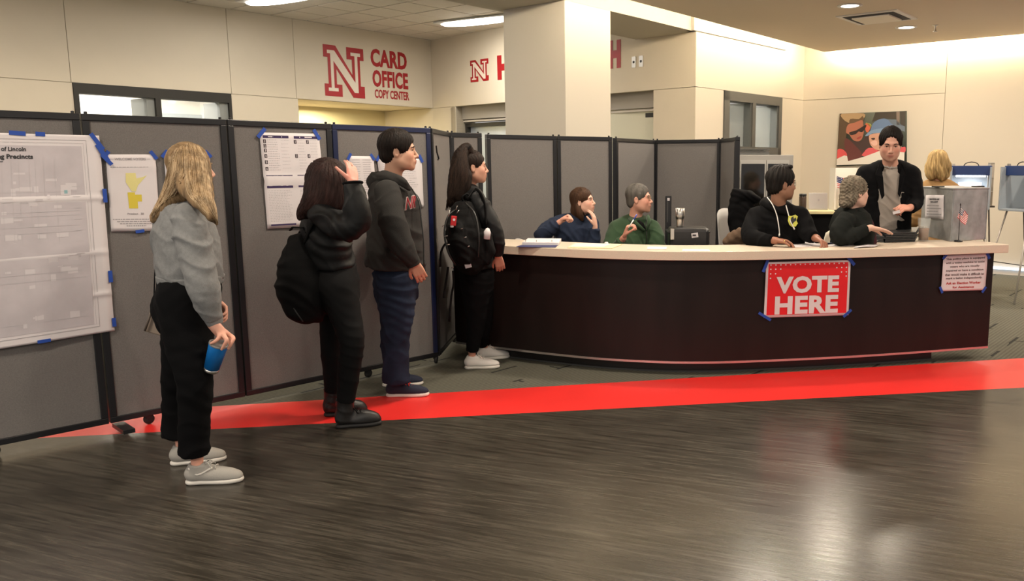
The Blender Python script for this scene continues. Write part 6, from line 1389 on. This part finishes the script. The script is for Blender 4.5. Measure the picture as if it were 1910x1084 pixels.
for q in (-1, 1): shoe(p.root, v3(2.21+q*.11, 7.0), v3(2.15+q*.13, 6.73), 0, M_BLACKCL, M_BLACKCL, None, h=.010)
short_hair(None, p.L, p.M, p.k, p.root, M_BRN, .0055, .012, n=22, h=.0050, recede=-.034)
tag(MB().boxc(W(1672, 396, 6.50), (.028, .001, .012), [nz((1, -.1, .25)), nz((.1, 1, 0)), nz((-.25, 0, 1))]).build('paper_slip', M_PAPER), 'small white slip between the fingers of the man in the blazer', 'paper')
# ================================================================== PERSON 10: blonde woman from behind at the voting booth
w10 = nz((1, -.1, 0))
p = Person('woman with wavy blonde hair and a camel coat seen from behind at the voting booth', v3(3.55, 9.15), 'skin_fair', (.66, .38, .28), .008)
p.head(W(1749, 303, 9.1), nz((.25, .97, -.05)), k=.98).neck(W(1749, 340, 9.12), .05)
T10 = [(W(1749, 346, 9.13), .09, 1.8), (W(1750, 362, 9.13), .13, 1.65), (W(1750, 395, 9.12), .15, 1.4), (W(1750, 430, 9.12), .15, 1.4), (W(1750, 470, 9.12), .17, 1.35)]
b_ = p.b; mirror_torso(b_, T10, w10, .8)
for q in (-1, 1):
    a = W(1750+q*29, 356, 9.12); b_.chain([(a, .045), (a+v3(q*.03, .06, -.30), .038), (a+v3(q*.0, .26, -.38), .026)], .02, sub=2); hand(b_, a+v3(0, .27, -.38), nz((-.1*q, .9, .1)), -Z, q, k=.9)
p.done(); M_CM = mat('camel_wool', (.36, .22, .10), .95, bump=.3, bscale=160, spec=.12)
s = S(); s.chain(T10+[(W(1750, 500, 9.12), .19, 1.3)], .02, w10); s.chain([(W(1749, 353, 9.13), .10, 2.3), (W(1749, 366, 9.13), .11, 2.2)], .05, w10)
for q in (-1, 1): a = W(1750+q*29, 358, 9.12); s.chain([(a, .075), (a+v3(q*.04, .05, -.28), .070), (a+v3(q*.01, .22, -.37), .05)], .03)
cloth(s, 'coat', .010, M_CM, p.root, .006, 20, 5)
s = S(); c = W(1750, 480, 9.12)
for q in (-1, 1): a = c*[1, 1, 0]+v3(q*.09, 0); s.chain([(a+Z*.75, .10), (a+Z*.45, .07), (a+Z*.08, .055)], .02, sub=2)
cloth(s, 'trousers', .014, M_BLACKCL, p.root, .003)
for q in (-1, 1): shoe(p.root, c*[1, 1, 0]+v3(q*.09, -.10), c*[1, 1, 0]+v3(q*.11, .15), 0, M_BLACKCL, M_BLACKCL, None, h=.012)
s = S(); L, M, k = p.L, p.M, p.k; e = lambda q, r_, kk=.015, op=1: s.ell(L(*q), np.array(r_), M, kk, op)
e((0, -.02, .035), (.105, .115, .10)); e((0, -.045, -.06), (.135, .095, .115), .04); e((.05, -.05, -.13), (.075, .06, .07), .02); e((-.06, -.05, -.12), (.065, .06, .07), .02); e((0, .13, -.04), (.06, .07, .1), .012, -1)
hr = sdf_obj(s, 'hair', .007, hair_mat('honey_blonde_hair', (.42, .29, .13)), p.root, 1, hairdisp(W(1749, 303, 9.1), Z, 18, .006, 1))
# ================================================================== BACKGROUND THINGS
# grey cabinet with two dark glass doors behind the partition
Yc = 8.9; x0, x1 = W(1374, 300, Yc)[0], W(1480, 300, Yc)[0]; zt = W(1420, 289, Yc)[2]
cb = thing('display_cabinet', 'grey metal cabinet with two dark glass doors behind the man in the black hoodie', 'cabinet', v3((x0+x1)/2, Yc+.25))
M_CG = mat('cabinet_grey', (.28, .27, .25), .5)
MB().boxf(v3(x0, Yc, 0), v3(x1-x0, 0), v3(0, .5), Z*zt).build('cabinet_body', M_CG, cb, bevel=.006)
xm = x0+(x1-x0)*.52; zg = W(1420, 302, Yc)[2]
for a, b in ((x0+.045, xm-.012), (xm+.012, x1-.055)):
    d = MB().boxf(v3(a-.008, Yc-.016, .20), v3(b-a+.016, 0), v3(0, .016), Z*(zg-.18)).build('door', mat('door_grey', (.36, .35, .33), .4), cb)
    MB().boxf(v3(a+.005, Yc-.021, .24), v3(b-a-.01, 0), v3(0, .006), Z*(zg-.26)).build('dark_glass', mat('dark_glass', (.008, .007, .006), .06, spec=.8), d)
MB().boxf(v3(x0-.02, Yc+.05, zt), v3((x1-x0)*.62, 0), v3(0, .35), Z*.03).boxf(v3(x0-.01, Yc+.05, zt+.035), v3((x1-x0)*.6, 0), v3(0, .35), Z*.012).boxf(v3(x0, Yc+.05, zt+.055), v3((x1-x0)*.6, 0), v3(0, .35), Z*.012).build('tray_stack', M_GREYF, cb)
# black coat draped over the tall chair, brown jacket over the seated man's chair
s = S(); c = W(1388, 362, 7.42); s.box(c+v3(.0, .05, -.16), (.10, .09, .20), None, .06, .02); s.chain([(W(1372, 357, 7.40), .035), (W(1392, 364, 7.38), .045), (W(1412, 372, 7.40), .04)], .04); s.chain([(W(1372, 365, 7.40), .05), (W(1368, 395, 7.40), .055), (W(1374, 430, 7.40), .06), (W(1380, 450, 7.40), .05)], .04); s.box(W(1383, 412, 7.42), (.07, .07, .16), None, .04, .04)
co = cloth(s, 'draped_coat', .009, M_BLACKCL, None, .008, 16, 4); tag(co, 'black coat draped over the tall chair beside the partition end', 'coat')
s = S(); s.chain([(W(1360, 450, 6.80), .05), (W(1372, 441, 6.80), .06), (W(1392, 436, 6.80), .055)], .04); s.box(W(1373, 466, 6.82), (.09, .07, .12), None, .05, .05)
tag(cloth(s, 'draped_jacket', .008, mat('brown_corduroy', (.115, .075, .050), .9, bump=.5, bscale=120, spec=.15), None, .008, 22, 9), 'brown jacket bunched on a chair left of the man in the black hoodie', 'jacket')
# back table with laptop, black bottle, flag and white screen
Yt = 9.6; xt0, xt1 = W(1496, 400, Yt)[0], W(1600, 400, Yt)[0]; ztb = W(1520, 394, Yt)[2]
tb_ = thing('table', 'dark table with a pale yellow top against the right wall corner', 'table', v3((xt0+xt1)/2, Yt+.3))
MB().boxf(v3(xt0, Yt, ztb-.035), v3(xt1-xt0, 0), v3(0, .6), Z*.035).build('tabletop', mat('yellow_table_top', (.62, .54, .30), .5), tb_, bevel=.004)
MB().boxf(v3(xt0+.03, Yt+.04, .10), v3(xt1-xt0-.06, 0), v3(0, .5), Z*(ztb-.135)).build('base_panel', M_BLACKCL, tb_)
for q in ((xt0+.05, Yt+.06), (xt1-.05, Yt+.06), (xt0+.05, Yt+.52), (xt1-.05, Yt+.52)): MB().boxc(v3(q[0], q[1], .05), (.02, .02, .05)).build('leg', M_BLACK, tb_)
lp = thing('laptop', 'silver laptop standing open on the back table', 'laptop', v3(W(1527, 390, Yt)[0], Yt+.25, ztb))
a, b = W(1509, 392, Yt+.28), W(1544, 392, Yt+.28); hh_ = W(1527, 362, Yt+.28)[2]-ztb
MB().boxf(v3(a[0], Yt+.28, ztb+.012), v3(b[0]-a[0], 0), v3(0, .008), v3(0, .05, hh_)).build('screen_back', M_STEEL, lp, bevel=.002); MB().boxf(v3(a[0], Yt+.28, ztb), v3(b[0]-a[0], 0), v3(0, .22), Z*.012).build('keyboard_base', M_STEEL, lp, bevel=.002)
MB().lathe([(0, 0), (.012, 0), (.012, .002), (0, .002)], v3((a[0]+b[0])/2, Yt+.285, ztb+.012+hh_*.55), v3(0, -1, 0), 12).build('lid_mark', M_GREY, lp)
bo = thing('thermos', 'dark brown flask standing beside the laptop on the back table', 'bottle', v3(W(1501, 390, Yt)[0], Yt+.12, ztb)); zz = W(1501, 362, Yt)[2]-ztb
MB().lathe([(0, 0), (.042, 0), (.044, .02), (.044, zz*.80), (.040, zz*.84)], v3(W(1501, 390, Yt)[0], Yt+.12, ztb), Z, 20).build('flask_body', mat('brown_glass', (.05, .03, .02), .25), bo, True)
MB().lathe([(.040, zz*.84), (.043, zz*.86), (.043, zz), (0, zz)], v3(W(1501, 390, Yt)[0], Yt+.12, ztb), Z, 20).build('lid', M_BLACK, bo, True)
sc_ = thing('privacy_screen', 'white cardboard voting screen standing on the back table under the wall picture', 'screen', v3(W(1575, 390, Yt)[0], Yt+.4, ztb))
xa, xb, zc = W(1549, 380, Yt+.35)[0], W(1600, 380, Yt+.35)[0], W(1575, 313, Yt+.35)[2]
MB().boxf(v3(xa, Yt+.42, ztb), v3(xb-xa, 0), v3(0, .01), Z*(zc-ztb)).boxf(v3(xa, Yt+.17, ztb), v3(.01, 0), v3(0, .25), Z*(zc-ztb)).boxf(v3(xb-.01, Yt+.17, ztb), v3(.01, 0), v3(0, .25), Z*(zc-ztb)).build('panels', mat('white_card', (.72, .68, .62), .8), sc_)
fg = W(1562, 376, Yt+.05); fl2 = thing('table_flag', 'small stars and stripes flag on the back table behind the grey-haired woman', 'flag', v3(fg[0], fg[1], ztb))
MB().lathe([(0, 0), (.035, 0), (.035, .012), (0, .016)], v3(fg[0], fg[1], ztb), Z, 16).build('base', M_BLACK, fl2, True); zt_ = W(1558, 327, Yt+.05)[2]; MB().tube([v3(fg[0], fg[1], ztb), v3(fg[0]-.02, fg[1], zt_)], .003, 6).build('pole', M_STEEL, fl2, True)
flag(v3(fg[0]-.018, fg[1], zt_-.01), .17, .13, nz((1, .1, -.05)), nz((.05, 0, -1)), fl2, .25)
# picture on the right wall
cv_ = Sheet('wall_picture', 'photo canvas of a woman in sunglasses and a child in a blue hat', [(1566, 212), (1690, 207), (1690, 304), (1560, 310)], wrt['A'], wrt['n'], m=mat('picture_dark_green', (.035, .045, .035), .6), cat='picture', wave=0, off=.04, th=.035, nu=2, nv=2)
clamp_ = lambda a: min(.997, max(.003, a))
U_ = lambda x, y: (clamp_((x-(135-30*(y-110)/905))/(1268-(135-30*(y-110)/905))), clamp_((y-(110-50*(x-135)/1133))/905))
def art(name, pts, col, lv):
    if name not in ('grey_post', 'dark_right', 'brown_shadow', 'white_sleeve', 'blue_grey_patch', 'long_hair'):
        q_ = [np.array(t, float) for t in pts]; m_ = len(q_); q_ = cat_rom([q_[-1]]+q_+[q_[0], q_[1]], 3)[3:3+3*m_]; pts = [tuple(t) for t in q_]
    cv_.poly(name, [U_(x, y) for x, y in pts], mat('print_'+name, col, .6), .001+.0007*lv)
art('brown_shadow', [(760, 85), (1110, 75), (1110, 200), (900, 190), (700, 250)], (.05, .04, .03), 0)
art('grey_post', [(1110, 72), (1165, 70), (1165, 300), (1115, 300)], (.20, .15, .12), 1); art('dark_right', [(1170, 70), (1262, 66), (1255, 330), (1180, 300)], (.055, .045, .035), 1)
art('blue_grey_patch', [(960, 205), (1110, 210), (1170, 280), (1250, 330), (1250, 420), (1000, 330)], (.13, .16, .20), 1)
art('long_hair', [(140, 112), (560, 105), (560, 300), (300, 300), (270, 430), (260, 620), (240, 760), (115, 740), (130, 400)], (.085, .050, .025), 1)
art('blond_hair_top', [(180, 112), (560, 104), (565, 190), (480, 230), (400, 265), (300, 265), (200, 200)], (.42, .28, .15), 2); art('hair_band_shade', [(330, 200), (480, 200), (540, 150), (560, 220), (400, 275), (320, 300)], (.12, .07, .035), 3)
art('vest', [(300, 560), (420, 590), (560, 560), (660, 420), (700, 640), (590, 760), (560, 830), (320, 925), (260, 700)], (.045, .022, .020), 2)
art('dark_vest_left', [(240, 560), (320, 560), (560, 830), (320, 925), (250, 740)], (.11, .025, .022), 3)
art('face_woman', [(290, 300), (400, 265), (540, 220), (560, 330), (570, 420), (540, 540), (480, 585), (390, 565), (320, 470), (260, 430)], (.40, .14, .085), 4)
art('sunglasses', [(320, 430), (440, 395), (600, 300), (600, 350), (540, 425), (480, 415), (440, 455), (350, 480)], (.022, .012, .010), 5); art('mouth', [(450, 530), (530, 490), (520, 530), (470, 550)], (.30, .05, .04), 5)
art('orange_patch', [(590, 300), (620, 270), (690, 320), (640, 430), (600, 400)], (.65, .14, .07), 3); art('lime_patch', [(600, 260), (690, 290), (690, 340), (640, 310)], (.35, .42, .10), 3)
art('blue_hat', [(595, 490), (680, 400), (720, 280), (830, 205), (950, 200), (1030, 280), (1080, 330), (1000, 420), (870, 440), (720, 450), (650, 480)], (.13, .20, .34), 5)
art('hat_brim_light', [(595, 490), (690, 400), (880, 360), (1000, 380), (870, 435), (720, 450), (650, 485)], (.20, .30, .45), 6)
art('face_child', [(675, 470), (860, 440), (960, 450), (960, 700), (880, 745), (760, 720), (690, 650), (665, 570)], (.60, .32, .22), 5); art('child_eye', [(700, 530), (760, 525), (750, 560), (710, 555)], (.06, .03, .02), 6); art('child_cheek', [(690, 600), (780, 570), (800, 640), (740, 660)], (.75, .45, .36), 6)
art('coral_shirt_left', [(110, 735), (200, 720), (280, 790), (270, 850), (100, 880)], (.65, .08, .08), 4); art('coral_shirt_child', [(590, 760), (660, 700), (760, 710), (860, 750), (1255, 680), (1250, 780), (590, 850)], (.62, .09, .10), 4)
art('white_sleeve', [(95, 890), (240, 830), (290, 840), (310, 930), (590, 850), (860, 745), (1245, 780), (1240, 990), (110, 1000)], (.72, .66, .58), 5)
# voting booths
def booth(label, c, yaw, lamp):
    f = np.array([math.cos(yaw), math.sin(yaw), 0]); b = np.cross(f, Z); t = thing('voting_booth', label, 'booth', c*[1, 1, 0]); z0, z1 = 1.02, 1.50; w, d = .21, .20
    M_BO = mat('booth_grey_plastic', (.30, .34, .38), .45); M_BB = mat('booth_navy', (.012, .035, .14), .4)
    MB().boxc(c*[1, 1, 0]+Z*z0, (w, d, .012), [b, f, Z]).build('tray', M_BO, t, bevel=.004)
    MB().boxc(c*[1, 1, 0]-f*d+Z*(z0+z1)/2, (w, .010, (z1-z0)/2), [b, f, Z]).build('back_panel', M_BO, t)
    for q in (-1, 1): MB().boxc(c*[1, 1, 0]+b*q*w+Z*(z0+z1)/2, (.010, d, (z1-z0)/2), [b, f, Z]).build('side_panel', M_BO, t)
    MB().boxc(c*[1, 1, 0]+f*d*.55+Z*(z1-.04), (w+.012, .03, .055), [b, f, Z]).build('navy_header', M_BB, t, bevel=.006)
    for q in (-1, 1): MB().boxc(c*[1, 1, 0]+b*q*(w-.02)+f*d*.55+Z*(z1+.025), (.016, .012, .012), [b, f, Z]).build('latch', M_STEEL, t)
    MB().tube([c*[1, 1, 0]+b*.08*math.cos(a)+f*d*.5+Z*(z1+.012+.045*math.sin(a)) for a in np.linspace(0, math.pi, 9)], .006, 6).build('handle', M_BLACK, t, True)
    if lamp:
        MB().boxc(c*[1, 1, 0]+f*d*.35+Z*(z1-.105), (w-.05, .02, .008), [b, f, Z]).build('lamp_tube', emis('booth_lamp', (.9, .95, 1), 14), t)
        lightobj('booth_lamp_light', c*[1, 1, 0]+Z*(z1-.12)+f*d*.2, .2, 3.0, (.9, .95, 1), t)
        MB().boxc(c*[1, 1, 0]-f*(d-.015)+Z*(z0+.17), (w*.62, .002, .13), [b, f, Z]).build('instruction_sheet', M_PAPER, t)
    for sx in (-1, 1):
        for sy in (-1, 1): MB().tube([c*[1, 1, 0]+b*sx*w*.75+f*sy*d*.6+Z*z0, c*[1, 1, 0]+b*sx*(w+.06)+f*sy*(d+.16)], .011, 8).build('leg', mat('light_alloy', (.48, .45, .41), .4, metal=.4) if sy > 0 else mat('dark_alloy', (.17, .15, .13), .4, metal=.4), t, True)
    MB().tube([c*[1, 1, 0]-b*(w+.03)+f*(d+.02)+Z*.42, c*[1, 1, 0]+b*(w+.03)+f*(d+.02)+Z*.42], .005, 6).build('leg_brace', M_BLACK, t, True)
    return t
booth('lit voting booth with a navy header behind the metal ballot box', W(1809, 350, 9.7), math.radians(-112), True)
booth('grey voting booth cut by the right edge of the picture', W(1918, 350, 9.3), math.radians(-160), False)
ph = thing('leaflet_holder', 'clear plastic leaflet holder fixed beside the lit voting booth', 'holder', W(1847, 383, 9.55)*[1, 1, 0])
xa, xb = W(1841, 350, 9.55)[0], W(1854, 350, 9.55)[0]; za, zb_ = W(1847, 384, 9.55)[2], W(1847, 303, 9.55)[2]
MB().boxf(v3(xa, 9.55, za), v3(xb-xa, .02), v3(0, .008), Z*(zb_-za)).build('clear_sheet', mat('frosted_clear', (.62, .56, .48), .2, trans=.5), ph)
for i in range(4): MB().boxf(v3(xa, 9.54, za+(zb_-za)*i/3.05), v3(xb-xa, .02), v3(0, .02), Z*.006).build('ledge', mat('ledge_clear', (.66, .62, .55), .3), ph)
MB().boxf(v3(xa-.03, 9.54, za-.02), v3(xb-xa+.06, .02), v3(0, .05), Z*.02).tube([v3((xa+xb)/2, 9.56, za-.01), v3((xa+xb)/2+.08, 9.56, 0)], .010, 6).build('stand', mat('dark_alloy', (.17, .15, .13), .4, metal=.4), ph)
